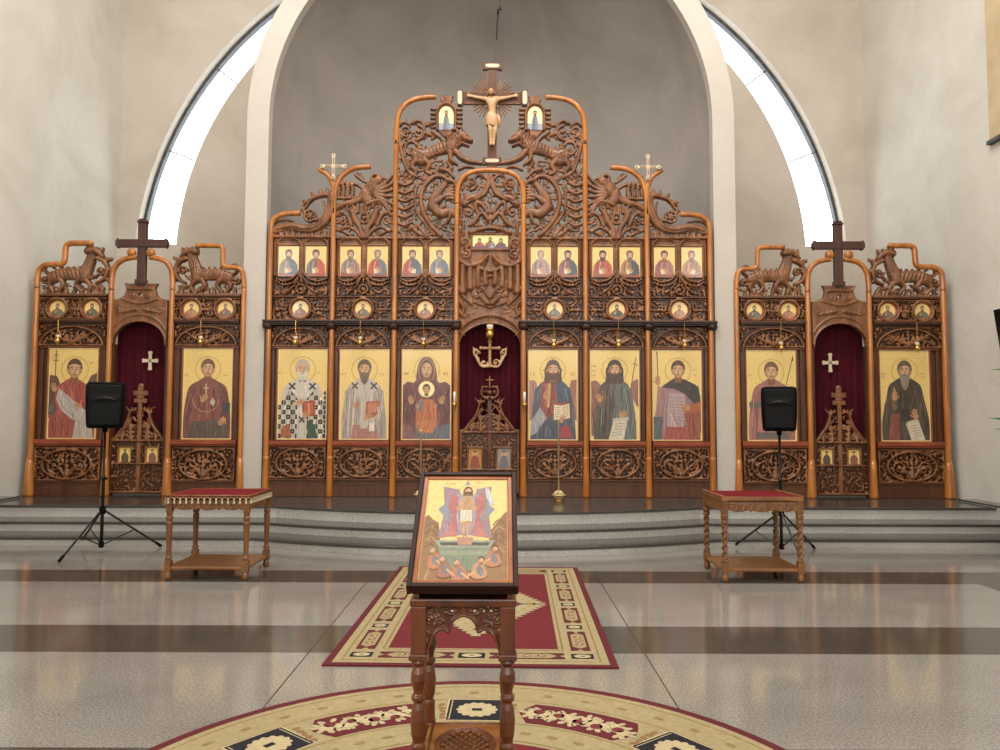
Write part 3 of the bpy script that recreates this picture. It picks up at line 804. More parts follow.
def garland(x0, x1, y0, y1, ics, parent, seed):
    cx = (x0 + x1) / 2
    r = Relief(x0, y0 - 1, x1, y1); r.rect(x0, y0, x1, 277, 0.006)
    ib = 277.5
    for a, b in ics:                                     # rebated frame and shell arch over each icon
        for q in ([(a - 1.2, 246), (b + 1.2, 246)], [(a - 1.2, 246), (a - 1.2, ib)], [(b + 1.2, 246), (b + 1.2, ib)]):
            r.stroke(q, .95, .95, 1, .01, curve=False)
        m = (a + b) / 2; w = (b - a) / 2 + 1
        r.fill([(m - w * math.cos(PI * i / 16), 245 - 6.4 * math.sin(PI * i / 16)) for i in range(17)], .016)
        r.stroke([(m - w * math.cos(PI * i / 16), 245 - 6.6 * math.sin(PI * i / 16)) for i in range(17)], 1.1, 1.1, 1, .016, curve=False)
        for k in range(-4, 5): r.groove([(m + k * 2.1, 244.6), (m + k * 1.7, 241)], .5, 1.3, False)
        sg = 1 if m > cx else -1                          # swag under the icon
        for k, (w_, off) in enumerate(((1.5, 0), (1.2, 4.6))):
            r.stroke([(cx + sg * 3.5, 275 + off * .9), (cx + sg * 9, 280 + off), (cx + sg * 18, 282 + off * .8), (m + sg * w, 279.5 + off * .6)], w_, w_ * .8, 1, .02)
        for k in range(6):
            t = k / 5; r.dot(cx + sg * (8 + 17 * t), 281.6 + 2.5 * math.sin(PI * (.35 + .5 * t)), 1.15, 1, .012)
        r.stroke([(cx + sg * 1.6, 272), (cx + sg * 3, 280), (cx + sg * 8, 288), (cx + sg * 14, 293)], 1.2, .9, 1, .016)
        for q in (8, 25):
            r.leaf(cx + sg * q, 296, -PI / 2, 6, 2.6, 3, 0, 1, .01); r.spiral(cx + sg * (q + 4.5), 291.5, 2.2, 0, 1.1, sg, .8)
            r.spiral(cx + sg * (q + 8), 293.5, 1.8, 0, 1.1, -sg, .8)
    r.ring(cx, 290, 4.4, 4.4, 1.1, 1, .02); r.rosette(cx, 290, 3.2, 6, 1, .016)
    r.stroke([(cx, 250), (cx, 283)], 1.6, 1.0, 1, .01, curve=False)
    r.filler([(x0 + 1, 279), (x1 - 1, 279), (x1 - 1, y1 - 1), (x0 + 1, y1 - 1)], 3.1, 1.7, seed, .8, .005)
    r.build('carved_garland_panel', M['carved'], parent, YP, .02)

SMALL = [((278.3, 298.8), (305.3, 326.2)), ((340, 360.5), (367, 387.6)), ((402, 422.2), (429, 449.2))]
BIGX = [(276.6, 327), (338.8, 389.4), (400.6, 451.2)]
MEDY = 309.0
for i, (a, b) in enumerate(BAYS):
    for m in (0, 1):
        x0, x1 = a + 3.4, b - 3.4; ic = SMALL[i]
        if m: x0, x1 = 979.4 - x1, 979.4 - x0; ic = tuple((979.4 - q, 979.4 - p) for p, q in ic)[::-1]
        sd = 11 * i + 5 * m
        lower_panel(x0, x1, 447, 479, center, False, sd + 1)
        tympanum(x0, x1, 326, 347.5, center, sd + 2)
        MEDY = frieze(x0, x1, 296.5, 321.5, [(x0 + x1) / 2], center, sd + 3)
        garland(x0, x1, 238, 296.5, ic, center, sd + 4)

# ---- crest of the outer bay: a serpent-necked bird
r = Relief(262, 180, 332, 240); r.fat = 1.15
r.stroke([(272, 233), (280, 229), (290, 227), (302, 229.5), (313, 229), (322, 224), (328, 215), (331, 206), (331, 197)], 3.2, 4.6, .8, .012)
r.groove([(276, 232), (290, 229.5), (304, 231.5), (316, 229), (325, 219), (330, 203)], .6, 1.2)
r.stroke([(331, 198), (326, 196), (318, 197), (311, 200), (306, 206)], 2.6, 1.4, .9, .012)
for x, y, a in ((327, 195, -1.9), (320, 196, -1.8), (313, 198, -2.2), (307, 203, -2.9), (305, 208, 2.6)): r.leaf(x, y, a, 6, 3.2, 2, 0)
r.ring(309, 217, 5.6, 5.6, 1.2); r.rosette(309, 217, 4.2, 6)
r.stroke([(303, 213), (302, 206), (308, 200)], 1.3, .9)
r.stroke([(314, 221), (321, 219), (324, 210), (322, 202)], 1.4, 1.0)
for x in range(275, 330, 6): r.leaf(x, 238, -PI / 2 + .5 * math.sin(x), 7, 3.2, 3, .4)
r.filler([(274, 231), (300, 232), (324, 226), (331, 215), (331, 238), (272, 238)], 3.6, 2.0, 31, .9, .004)
r.stroke([(270, 238), (332, 238)], 1.6, 1.6, 1, .012, curve=False); r.stroke([(271, 226), (277, 222), (284, 221), (292, 222)], 1.4, .8)
both(r, 'carved_crest', M['carved'], center)

# ---- crest of the second bay: a bird with spread feathers over a palmette
r = Relief(333, 160, 397, 240); r.fat = 1.15
r.stroke([(377, 182), (372, 186), (366, 192), (360, 199), (352, 203), (342, 205), (335, 209)], 4.6, 2.0, .8, .014)
r.stroke([(371, 188), (364, 196), (366, 200)], 6.0, 5.0, .55, .014)
r.ring(374.3, 179.5, 3.8, 3.8, 1.5, 1, .02); r.dot(374.3, 179.5, 1.6, 1, .018)
r.stroke([(378, 178), (383, 179), (386, 181)], 1.6, .7)
for k, (ex, ey) in enumerate(((392, 176), (393, 183), (393, 190), (393, 197), (392, 205), (388, 212))):
    r.stroke([(374, 190 + k * 1.4), (382, 186 + k * 3.6), (ex, ey)], 2.0, 1.5, 1, .01)
for k in range(4): r.stroke([(337 + k * 4.6, 186), (338 + k * 4.6, 192), (337.5 + k * 4.6, 197)], 1.9, 1.5, 1, .012)
r.stroke([(334, 187), (343, 184), (354, 185), (361, 189)], 2.0, 1.4); r.stroke([(334, 199), (345, 199), (355, 198)], 1.6, 1.2)
r.stroke([(354, 176), (359, 180), (364, 183)], 1.5, 1.2); r.leaf(356, 174, .6, 8, 3, 3, .4)
for k in range(6): r.groove([(362 + k * 1.2, 187 + k * 2.2), (368 + k, 189 + k * 2.4)], .55, 1.1)
r.stroke([(366, 205), (374, 202), (381, 202), (386, 206), (391, 211)], 2.0, 1.6)
r.spiral(376.5, 208, 5, PI, 1.4, 1, 1.3); r.spiral(349, 210, 4.6, 0, 1.3, -1, 1.3)
for k in range(3): r.stroke([(357 + k * 4, 206), (357 + k * 4, 213)], 1.5, 1.5)
r.ring(363.5, 219, 4, 5, 1.1); r.dot(363.5, 219, 2.4)
for sg in (-1, 1):
    c = 363.5
    r.stroke([(c + sg * 2, 238), (c + sg * 4, 229), (c + sg * 9, 221), (c + sg * 12, 213)], 2.4, 3.2, .8, .012)
    r.stroke([(c + sg * 3, 238), (c + sg * 9, 231), (c + sg * 17, 228), (c + sg * 25, 232)], 2.0, 1.2)
    r.stroke([(c + sg * 13, 226), (c + sg * 17, 217), (c + sg * 23, 213), (c + sg * 28, 216)], 2.2, 1.4)
    r.spiral(c + sg * 22.5, 221, 4, PI / 2, 1.3, sg, 1.2); r.leaf(c + sg * 14, 236, -PI / 2 + sg * 1.0, 13, 3.4, 4, sg * .4)
    for k in range(4): r.leaf(c + sg * 28, 210 + 7 * k, PI / 2 + sg * 1.9, 7, 2.8, 3, 0)
    r.leaf(c + sg * 8, 226, -PI / 2 + sg * .2, 12, 3.2, 3, 0)
r.filler([(334, 206), (394, 206), (394, 239), (334, 239)], 3.6, 2.1, 5, .9, .004, .9); r.filler([(335, 176), (345, 180), (356, 186), (352, 204), (335, 206)], 4, 1.9, 6, .9, .004, .6); r.filler([(380, 180), (393, 176), (394, 214), (380, 208)], 3.6, 1.7, 7, .9, .003, .8)
r.stroke([(333, 239), (396, 239)], 1.4, 1.4, 1, .01, curve=False)
both(r, 'carved_crest', M['carved'], center)

# ---- crest of the third bay: lion under the small arched icon, winged beast in a great scroll below
r = Relief(394, 96, 486, 240); r.fat = 1.15
LX = 445
r.fill([(435.5, 131), (435.5, 114), (437, 109), (441, 105.5), (445, 104.5), (449, 105.5), (453, 109), (454.5, 114), (454.5, 131), (445, 140)], .03)
for k in range(5):
    for sg in (-1, 1): r.stroke([(LX + sg * 10, 110.5 + k * 4.4), (LX + sg * 15.5, 110 + k * 4.6)], 1.0, 1.2, 1, .012, curve=False)
for k in range(-2, 3): r.stroke([(LX + k * 2.2, 103.5), (LX + k * 2.8, 97.5)], 1.1, 1.2, 1, .012, curve=False)
r.ring(LX, 114.5, 9.3, 9.3, 1.1, 1, .04, PI, 2 * PI)
for sg in (-1, 1): r.stroke([(LX + sg * 9.4, 114), (LX + sg * 9.4, 131)], 1.1, 1.1, 1, .04, curve=False)
r.stroke([(431, 133), (438, 138), (445, 144), (452, 139), (460, 133)], 1.5, 1.2, 1, .024)
for sg in (-1, 1): r.leaf(LX + sg * 10, 136, PI / 2 + sg * -.9, 7, 3, 3, 0)
# lion (striding up to the middle)
r.stroke([(418, 158), (430, 153)], 6.2, 4.6, .75, .016); r.stroke([(430, 153), (441, 149), (451, 146)], 4.6, 6.6, .75, .016); r.stroke([(417, 156), (420, 160)], 6.6, 6.2, .8, .016)
r.stroke([(451, 144), (457, 141)], 7.2, 6.0, .3, .012)
for k in range(5): r.stroke([(446 + k * 3.0, 137 - k * .6), (447 + k * 2.9, 141), (449.4 + k * 2.5, 146), (449 + k * 2.4, 152 - k * 1.0)], .95, .6, 1.4, .05)
r.stroke([(461, 137), (465, 139.5)], 4.4, 3.6, .8, .03); r.stroke([(465, 140.5), (470, 142)], 2.4, 2.0, .9, .04); r.stroke([(463, 145), (467.5, 147)], 1.6, 1.1, .9, .04); r.dot(465.4, 138, .9, 1, .07); r.stroke([(459.5, 133.5), (461, 131)], 1.5, 1.0, 1, .045); r.stroke([(457, 134), (455, 131), (451, 131)], 1.3, .9, 1, .04); r.dot(471.3, 141.6, .9, 1, .05)
for k in range(6): r.stroke([(460 - k * 1.2, 134.5 + k * 2.4), (457.5 - k * 1.1, 137 + k * 2.5), (458 - k, 141 + k * 2.2)], 1.0, .6, 1.3, .052)
r.groove([(464, 144), (471, 145.2)], .8, 2.0, False)
r.stroke([(455, 153), (461, 159), (470, 162.5), (480, 164)], 3.0, 1.6, .9, .02); r.stroke([(479, 163), (483, 164.5)], 1.6, 1.2, 1, .016); r.stroke([(449, 153), (450, 160), (456, 165)], 2.8, 1.5, .9, .014)
r.stroke([(415, 161), (411, 167), (415, 173), (411, 177)], 3.2, 1.5, .9, .016); r.stroke([(423, 161), (428, 166), (425, 172), (430, 175)], 3.0, 1.4, .9, .012)
r.stroke([(414, 154), (408, 155), (404, 150), (406, 144), (412, 143), (416, 146)], 1.6, 1.1, 1, .012); r.leaf(414, 145, .5, 8, 3.4, 3, .5)
for k in range(6): r.groove([(427 + k * 3.4, 150 - k * 1.3), (429 + k * 3.4, 157 - k * 1.3)], .55, 1.6)
for k in range(3): r.groove([(414 + k * 2.6, 153 + k), (416 + k * 2.4, 158), (415 + k * 2.4, 162)], .5, 1.4)
# scrolls at the top
r.spiral(404.5, 132, 5.6, PI / 2, 1.3, 1, 1.5); r.spiral(417, 133, 6.2, -PI / 2, 1.3, 1, 1.5)
r.stroke([(398, 126), (402, 123), (407, 125)], 1.6, 1.1); r.stroke([(411, 124), (416, 121.5), (421, 124), (423, 131), (421, 138), (414, 141), (404, 141)], 1.7, 1.3)
r.leaf(425, 126, -.4, 8, 3.4, 3, .4); r.leaf(424, 134, .2, 10, 3.6, 3, .3); r.leaf(399, 140, -1.0, 8, 3, 3)
r.stroke([(397.5, 136), (399, 148), (402, 160), (407, 172), (416, 178)], 2.0, 1.6, 1, .012); r.stroke([(402, 144), (399, 152), (404, 164), (410, 170)], 1.4, 1.1)
# great scroll and beast
r.stroke([(440, 236), (430, 226), (423, 214), (420, 200), (423, 188), (431, 179), (440, 177), (447, 181)], 2.6, 2.0, .9, .014)
r.stroke([(434, 236), (424, 224), (416, 212), (414, 198), (416, 188)], 1.7, 1.2, 1, .01)
r.stroke([(446, 182), (440, 190), (433, 200), (433, 208)], 2.4, 5.0, .8, .014); r.stroke([(432, 207), (440, 214), (450, 212), (456, 216)], 5.0, 3.2, .75, .014)
r.stroke([(436, 203), (444, 197), (452, 196)], 3.2, 1.6, .9, .014)
for k in range(5): r.stroke([(446, 191 + k * 2.2), (452, 187 + k * 3.0), (458, 186 + k * 4)], 1.5, 1.1, 1, .012)
r.stroke([(447, 181), (453, 183), (456, 189)], 2.6, 1.4, .9, .016)
r.stroke([(450, 214), (447, 222), (441, 226)], 2.4, 1.4); r.stroke([(455, 216), (457, 224), (452, 229)], 2.2, 1.3)
for k in range(6): r.stroke([(397.5, 184 + k * 8), (404, 186 + k * 8), (411, 183 + k * 8)], 1.8, 1.2, 1, .01)
for k in range(4): r.leaf(400 + k * 4, 176 + k * 1.5, -PI / 2 + .5, 7, 3, 3, .3)
for sg in (-1, 1):
    r.leaf(425.5, 238, -PI / 2 + sg * .45, 15, 4.4, 4, sg * .4, 1, .014); r.leaf(425.5, 238, -PI / 2 + sg * 1.15, 19, 4, 4, -sg * .5, 1, .012)
    r.spiral(425.5 + sg * 19, 227, 4, PI / 2, 1.2, sg, 1.2)
r.leaf(425.5, 238, -PI / 2, 15, 4, 4, 0, 1, .018)
r.stroke([(458, 170), (466, 167), (474, 169), (477, 174)], 1.6, 1.0); r.stroke([(440, 170), (447, 172), (453, 178)], 2, 1.4)
r.leaf(430, 172, .2, 10, 3.4, 3, .5); r.leaf(446, 163, .9, 9, 3.4, 3)
r.filler([(397, 146), (409, 146), (418, 158), (452, 166), (454, 190), (454, 239), (397, 239)], 3.7, 2.2, 9, .9, .004, .9); r.filler([(398, 122), (424, 122), (430, 134), (430, 145), (400, 160), (397, 150)], 3.8, 1.9, 11, .9, .004, .7); r.filler([(404, 158), (452, 158), (454, 176), (404, 182)], 3.4, 1.9, 12, .9, .004, .9)
r.filler([(397, 176), (410, 176), (420, 186), (414, 200), (420, 239), (397, 239)], 4.4, 2.0, 19, .9, .004)
r.stroke([(394, 239), (457, 239)], 1.4, 1.4, 1, .01, curve=False)
both(r, 'carved_crest', M['carved'], center)

# ---- middle bay above the royal doors
r = Relief(456, 168, 524, 345); r.fat = 1.1
zone = [(457, 345), (457, 232), (522.4, 232), (522.4, 345)]
r.fill(zone, .006)
r.cut([(459.6, 345.5)] + [(489.7 + u, 345.3 - 21 * max(0, 1 - abs(u / 30) ** 1.85) ** (1 / 1.85)) for u in np.linspace(-30, 30, 41)] + [(519.8, 345.5)])
C = 489.7
for sg in (-1, 1):
    f = lambda L: [(C + sg * a, b) for a, b in L]
    r.stroke(f([(0, 176), (2, 184), (6, 193), (13, 198), (20, 199), (26, 205)]), 2.6, 3.4, .8, .016); r.groove(f([(1, 180), (5, 192), (13, 198), (24, 203)]), .6, 1.1)
    r.stroke(f([(2, 181), (8, 176), (14, 177), (17, 183)]), 1.8, 1.3)
    r.spiral(C + sg * 20, 184, 6.5, PI / 2, 1.4, sg, 1.6); r.rosette(C + sg * 20, 184, 3.8, 6)
    r.stroke(f([(3, 213), (8, 206), (13, 203), (15, 208), (12, 216), (17, 224)]), 2.2, 2.0, .9, .014)
    r.stroke(f([(2, 220), (8, 214), (14, 219), (20, 226)]), 2.4, 1.8, .9, .014)
    r.spiral(C + sg * 22, 212, 5.4, -PI / 2, 1.4, -sg, 1.5); r.leaf(C + sg * 26, 194, PI / 2 + sg * .3, 10, 4, 3, 0)
    r.leaf(C + sg * 29, 206, PI / 2, 16, 3.6, 4, 0); r.leaf(C + sg * 28, 182, PI / 2, 10, 3.4, 3, 0); r.leaf(C + sg * 27, 222, PI / 2, 14, 3.6, 4, 0)
    r.leaf(C + sg * 9, 226, 0 if sg > 0 else PI, 12, 3.4, 3, 0)
    # scrolls beside and below the little icon
    r.spiral(C + sg * 25, 243, 5.2, PI / 2, 1.4, sg, 1.5); r.spiral(C + sg * 24, 255, 4.6, -PI / 2, 1.3, -sg, 1.4)
    r.stroke(f([(29, 262), (22, 266), (14, 265), (8, 262), (4, 257)]), 2.4, 2.6, .8, .014)
    r.stroke(f([(0, 272), (7, 270), (13, 266), (19, 262)]), 2.0, 1.4, .9, .016); r.leaf(C + sg * 3, 256, PI / 2 - sg * .4, 12, 4.2, 3, 0, 1, .016)
    # hanging drapery lobes
    for k, (a, yy0, yy1) in enumerate(((5, 272, 284), (12, 270, 286), (20, 268, 288), (27.5, 267, 292))):
        r.stroke(f([(a, yy0), (a + .4, (yy0 + yy1) / 2), (a - .5, yy1)]), 2.6, 3.4, .7, .012)
        r.groove(f([(a + 2.8, yy0), (a + 3.2, yy1)]), .8, 1.6)
    r.stroke(f([(31, 288), (27, 296), (22, 301), (18, 305)]), 1.6, 1.1, 1, .014); r.stroke(f([(31, 300), (26, 308), (28, 316)]), 1.6, 1.1, 1, .012)
    for k in range(4): r.leaf(C + sg * 30.5, 304 + k * 9, PI / 2 + sg * .9, 8, 3, 3, 0)
    r.stroke([(C + sg * u, 345.3 - 29.5 * max(0, 1 - abs(u / 35.5) ** 1.9) ** (1 / 1.9)) for u in np.linspace(0, 31.5, 24)], 1.4, 1.4, 1, .016, curve=False); r.stroke([(C + sg * u, 345.3 - 22 * max(0, 1 - abs(u / 30.9) ** 1.85) ** (1 / 1.85)) for u in np.linspace(0, 30.6, 30)], .9, .9, 1, .014, curve=False)
for k in range(31):
    u = -26 + 52 * k / 30; y0 = 345.3 - 22.6 * max(0, 1 - abs(u / 30.9) ** 1.85) ** (1 / 1.85); u2 = u * 1.13; y2 = 345.3 - 28 * max(0, 1 - abs(u2 / 35.5) ** 1.9) ** (1 / 1.9)
    r.stroke([(C + u, y0), (C + u2, y2)], .8, .7, 1, .012, curve=False)
r.stroke([(C - 19.5, 233), (C, 228.5), (C + 19.5, 233)], 2.2, 2.2, .9, .014)
for k in range(-9, 10): r.groove([(C + k * 2, 234.5), (C + k * 1.9, 230.5)], .5, 1.2, False)
r.ring(C, 249 + 0, .1, .1, .1)
for sg in (-1, 1):
    r.leaf(C + sg * 2, 304, -PI / 2 + sg * .9, 17, 4, 5, -sg * .6, 1, .024); r.spiral(C + sg * 9, 289, 4.4, 0, 1.3, sg, 1.2, 1, .024); r.leaf(C + sg * 1, 298, -PI / 2 + sg * .4, 13, 3.4, 4, sg * .5, 1, .024); r.spiral(C + sg * 14, 296, 2.6, 0, 1.2, -sg, .9, 1, .022)
r.fill([(C - 19, 286), (C - 15, 279), (C + 15, 279), (C + 19, 286), (C + 17, 303), (C, 309), (C - 17, 303)], .022)
r.rosette(C, 202, 3.4, 6); r.leaf(C, 226, -PI / 2, 14, 4, 4, 0, 1, .014); r.dot(C, 277, 2.4, 1, .03)
for e in ([(C - 18.8, 234.6), (C + 18.8, 234.6)], [(C - 18.8, 250), (C + 18.8, 250)], [(C - 18.8, 234.6), (C - 18.8, 250)], [(C + 18.8, 234.6), (C + 18.8, 250)]): r.stroke(e, 1, 1, 1, .012, curve=False)
r.filler([(458, 190), (462, 180), (470, 175), (509, 175), (517, 180), (521, 190), (521, 233), (458, 233)], 3.5, 2.0, 21, .9, .004, .92)
r.filler([(458, 236), (470, 236), (470, 262), (458, 300)], 4.4, 2.0, 22); r.filler([(521, 236), (509, 236), (509, 262), (521, 300)], 4.4, 2.0, 23)
r.filler([(458, 296), (478, 300), (478, 312), (462, 325)], 4.2, 1.8, 24); r.filler([(521, 296), (501, 300), (501, 312), (517, 325)], 4.2, 1.8, 25)
r.build('carved_door_crown', M['carved'], center, YP, .03)
# door jambs below the spring of the arch
for x in (458.2, 521.2):
    MB().box(X(x) - .02, X(x) + .03, YP - .01, YP + .12, PZ, zf(344)).build('door_jamb', M['board'], center, bevel=.004)
# ------------------------------------------------------------------ the two small side screens
def wf(x): return 489.7 + (x - 489.7) * .9965
def wing(side):
    mir_ = None if side == 'left' else XC
    f = (lambda x: wf(x)) if side == 'left' else (lambda x: 979.4 - wf(x))
    lab = 'small carved screen at the far left with its red curtained doorway' if side == 'left' else 'small carved screen at the far right with its red curtained doorway'
    w = thing('side_screen', (X(f(141)), YP, PZ), lab, 'icon screen', 'small side screens')
    g = lambda pts: [(f(x), y) for x, y in pts]
    def pst(segs, r=2.65, name='post'): post(w, [g(p) for p in segs], r, name)
    pst([[(36, 497), (36, 400), (36, 300), (36, 290), (36, 282), (37, 273.5), (40, 269), (45, 266.8), (52, 266.3), (58, 266.2), (61.3, 265), (62.6, 262), (62.9, 258), (63.4, 250), (64.6, 247), (67.5, 245.6), (74, 245.3), (90, 245.2)]], 2.85)
    pst([[(243.2, 497), (243.2, 400), (243.2, 300), (243, 290), (242.6, 280), (240.5, 272), (236, 269.4), (230, 269), (224.5, 268.4), (222, 266.5), (221.4, 263), (221.2, 253), (220, 249), (217, 247.6), (210, 247.3), (194, 247.2)]], 2.5)
    for sg, b in ((-1, 110.4), (1, 171.6)):
        q = 141 + sg * 30.6
        pst([[(q, 497), (q, 400), (q, 300), (q, 292), (q, 284), (141 + sg * 29.5, 274), (141 + sg * 26, 266.5), (141 + sg * 20, 261.8), (141 + sg * 13, 259.8), (141 + sg * 7, 259)]], 2.65, 'arch_post')
        MB().ball((X(f(141 + sg * 9.5)), YP - 0.06, zf(254.8)), 4.6 * S, 0.06, 4.6 * S, 14, 8).build('scroll_knob', M['post'], w, smooth=True)
    for x, k in ((35.6, 1.25), (110.4, 1.05), (171.6, 1.15), (243.2, 1.0)):
        MB().lathe([(0.064 * k, 0), (0.066 * k, 0.03), (0.058 * k, 0.2), (0.05 * k, 0.45), (0.043, 0.6)], (X(489.7 + (f(x) - 489.7) * .9953), YP - 0.055, PZ), 16).build('post_foot', M['post'], w, smooth=True)
    for bi, (a, b) in enumerate(((39.5, 107), (175, 240))):
        x0, x1 = sorted((f(a), f(b))); X0, X1 = X(x0), X(x1)
        MB().box(X0 - .04, X1 + .04, YP + .03, YP + .07, PZ, zf(297)).build('back_board', M['board'], w, bevel=.004)
        mb = MB(); mb.box(X0, X1, YP - .05, YP + .03, PZ, zf(487)); mb.box(X0, X1, YP - .035, YP + .03, zf(487), zf(483.5)); mb.box(X0, X1, YP - .05, YP + .03, zf(483.5), zf(482))
        mb.build('plinth', M['board'], w, bevel=.006)
        mb = MB(); mb.box(X0, X1, YP - .07, YP + .03, zf(445.2), zf(440.6)); mb.box(X0, X1, YP - .05, YP + .03, zf(447), zf(445.2)); mb.build('icon_ledge', M['frame_red'], w, bevel=.008)
        mb = MB()
        mb.box(X0, X0 + .09, YP - .004, YP + .03, zf(440.6), zf(348)); mb.box(X1 - .09, X1, YP - .004, YP + .03, zf(440.6), zf(348)); mb.box(X0, X1, YP - .022, YP + .03, zf(349.4), zf(346.6))
        mb.build('icon_surround', M['board'], w, bevel=.005)
        mb = MB(); mb.box(X0, X1, YP - .075, YP + .03, zf(322.6), zf(320.6)); mb.box(X0, X1, YP - .05, YP + .03, zf(324), zf(322.6)); mb.box(X0, X1, YP - .06, YP + .03, zf(298), zf(296)); mb.build('cornice', M['frame_red'] if False else M['board'], w, bevel=.005)
        sd = 70 + bi * 9 + (40 if side == 'right' else 0)
        lower_panel(x0 + 1, x1 - 1, 448, 482, w, False, sd)
        tympanum(x0 + .5, x1 - .5, 325, 347, w, sd + 1)
        ms = ((57.9, 92.4) if bi == 0 else (191.6, 225.6))
        frieze(x0, x1, 298.5, 320.5, sorted(f(m) for m in ms), w, sd + 2)
        # griffin crest over the bay, facing the doorway
        c = (a + b) / 2; k = (b - a) / 68.0
        e = (lambda u: c + k * u) if bi == 0 else (lambda u: c - k * u)
        h = lambda L: [(f(e(u)), v) for u, v in L]
        r = Relief(min(x0, x1) - 3, 240, max(x0, x1) + 3, 298)
        r.stroke(h([(-21, 279), (-12, 276), (0, 276), (9, 277)]), 6.2, 6.0, .7, .014); r.stroke(h([(10, 278), (14, 268), (17, 258), (18, 252)]), 6.6, 4.4, .75, .016)
        r.stroke(h([(14, 253), (20, 252), (26, 255)]), 4.0, 2.6, .8, .02); r.stroke(h([(25, 255), (29, 258)]), 2.4, 1.5, .9, .02)
        for u in (12, 16, 22, 27): r.stroke(h([(u, 252), (u + .8, 246.5 + .1 * u)]), 1.9, 1.0, 1, .014, curve=False)
        r.stroke(h([(-24, 277), (-30, 272), (-29, 266), (-24, 267), (-20, 270)]), 2.0, 1.3, 1, .012); r.spiral(f(e(-29)), 281, 4.4, 0, 1.3, 1, 1.6)
        for u0, u1, u2 in ((-20, -24, -20), (-13, -10, -15), (6, 3, 8), (12, 17, 15)): r.stroke(h([(u0, 281), (u1, 287), (u2, 293)]), 3.0, 1.7, .9, .012)
        r.stroke(h([(24, 260), (31, 264), (34, 272), (31, 280), (24, 284)]), 2.6, 1.8, .9, .014); r.spiral(f(e(27)), 272, 4.6, 0, 1.4, 1 if bi == 0 else -1, 1.5)
        for u, v, a_ in ((31, 262, -.4), (34, 270, .3), (32, 279, .8), (27, 287, 1.2), (23, 277, 2.6), (20, 287, .3)):
            q0 = f(e(u)); q1 = f(e(u + math.cos(a_))); r.leaf(q0, v, math.atan2(math.sin(a_), q1 - q0), 8, 3.6, 3, .4)
        for u in (-14, -8, -2, 4): r.stroke(h([(u, 272), (u + 1.5, 268.5)]), 1.7, 1.1, 1, .014, curve=False)
        for u in range(-28, 30, 7): r.leaf(f(e(u)), 296, -PI / 2 + .4 * math.sin(u), 8, 3.2, 3, .4)
        r.stroke([(x0, 296), (x1, 296)], 1.6, 1.6, 1, .012, curve=False)
        for u in (-18, -14, -10, -6, -2, 2, 6): r.groove(h([(u, 273), (u + 2.5, 280)]), .5, 1.4)
        for u in (11.5, 14, 16.5, 19): r.groove(h([(u + 2, 256), (u - 1, 264), (u - 3, 274)]), .45, 1.3)
        r.filler(h([(-33, 284), (33, 284), (33, 296), (-33, 296)]), 4.4, 2.0, sd + 3, .9, .004, .8)
        r.build('carved_griffin', M['carved'], w, YP, .03)
    # middle: carved door head with a flared crown, tall cross above
    C = 141.0
    r = Relief(f(C) - 31, 262, f(C) + 31, 347)
    P = [(-27.5, 346), (-27.5, 301), (-22, 300), (-16.5, 297), (-14.5, 291), (-16, 286.5), (-19, 284.5), (19, 284.5), (16, 286.5), (14.5, 291), (16.5, 297), (22, 300), (27.5, 301), (27.5, 346)]
    r.fill([(f(C + u), v) for u, v in P], .022)
    r.cut([(f(C + u), v) for u, v in [(u, 347.2 - 23.6 * max(0, 1 - abs(u / 26.2) ** 2.1) ** (1 / 2.1)) for u in np.linspace(-26.2, 26.2, 41)]])
    for rr, yy in ((26.6, 24.6), (29.6, 31)):
        r.stroke([(f(C + u), 347.2 - yy * max(0, 1 - abs(u / rr) ** 2.1) ** (1 / 2.1)) for u in np.linspace(-26.6, 26.6, 41)], .9, .9, 1, .02, curve=False)
    for k in range(-6, 7): r.groove([(f(C + k * 2.6), 285), (f(C + k * 1.8), 289)], .55, 1.4, False)
    r.stroke([(f(C - 12), 290.5), (f(C + 12), 290.5)], 1.0, 1.0, 1, .022, curve=False); r.stroke([(f(C - 18), 300.5), (f(C), 305), (f(C + 18), 300.5)], 1.0, 1.0, 1, .02)
    for sg in (-1, 1):
        r.leaf(f(C + sg * 4), 311, math.atan2(0.2, f(sg) - f(0)), 18, 3.4, 4, 0, 1, .02); r.spiral(f(C + sg * 7), 297, 3, 0, 1.2, 1, .9, 1, .02); r.spiral(f(C + sg * 21), 311, 3.2, 0, 1.2, 1, .9, 1, .02)
    r.cut([(f(C + 1.6 * math.cos(i)), 296 + 1.6 * math.sin(i)) for i in np.arange(0, 6.3, .5)])
    r.build('carved_door_head', M['carved'], w, YP - .01, .04)
    mb = MB()
    cx = X(f(C)); cw = 4.2 * S; ca = zf(245); y0, y1 = YP - .06, YP + .02
    mb.box(cx - cw, cx + cw, y0, y1, zf(287), zf(224.5)); mb.box(X(f(C) - 24), X(f(C) + 24), y0 - .012, y1, ca - .062, ca + .062)
    for xx in (-1, 1):
        for j in (0, 1): mb.box(cx + xx * (24 + j * 1.2) * S - .012, cx + xx * (24 + j * 1.2) * S + .012, y0 - .018, y1, ca - .075 + j * .03, ca + .075 - j * .03)
    for j in (0, 1): mb.box(cx - cw - .012 + j * .025, cx + cw + .012 - j * .025, y0 - .018, y1, zf(224.5) + j * .03, zf(224.5) + j * .03 + .03)
    mb.box(cx - cw - .02, cx + cw + .02, y0 - .018, y1, zf(285.5), zf(281))
    lb = 'large dark wooden cross standing on the ' + side + ' side screen doorway'
    o = mb.build('wooden_cross', M['cross_dark'], None, (cx, YP, zf(287)), bevel=.008); tag(o, lb, 'cross', 'crosses over the side doors')
    for sg in (-1, 1): MB().box(cx + sg * 27.5 * S - .03, cx + sg * 27.5 * S + .03, YP - .01, YP + .1, PZ, zf(345)).build('door_jamb', M['board'], w, bevel=.004)
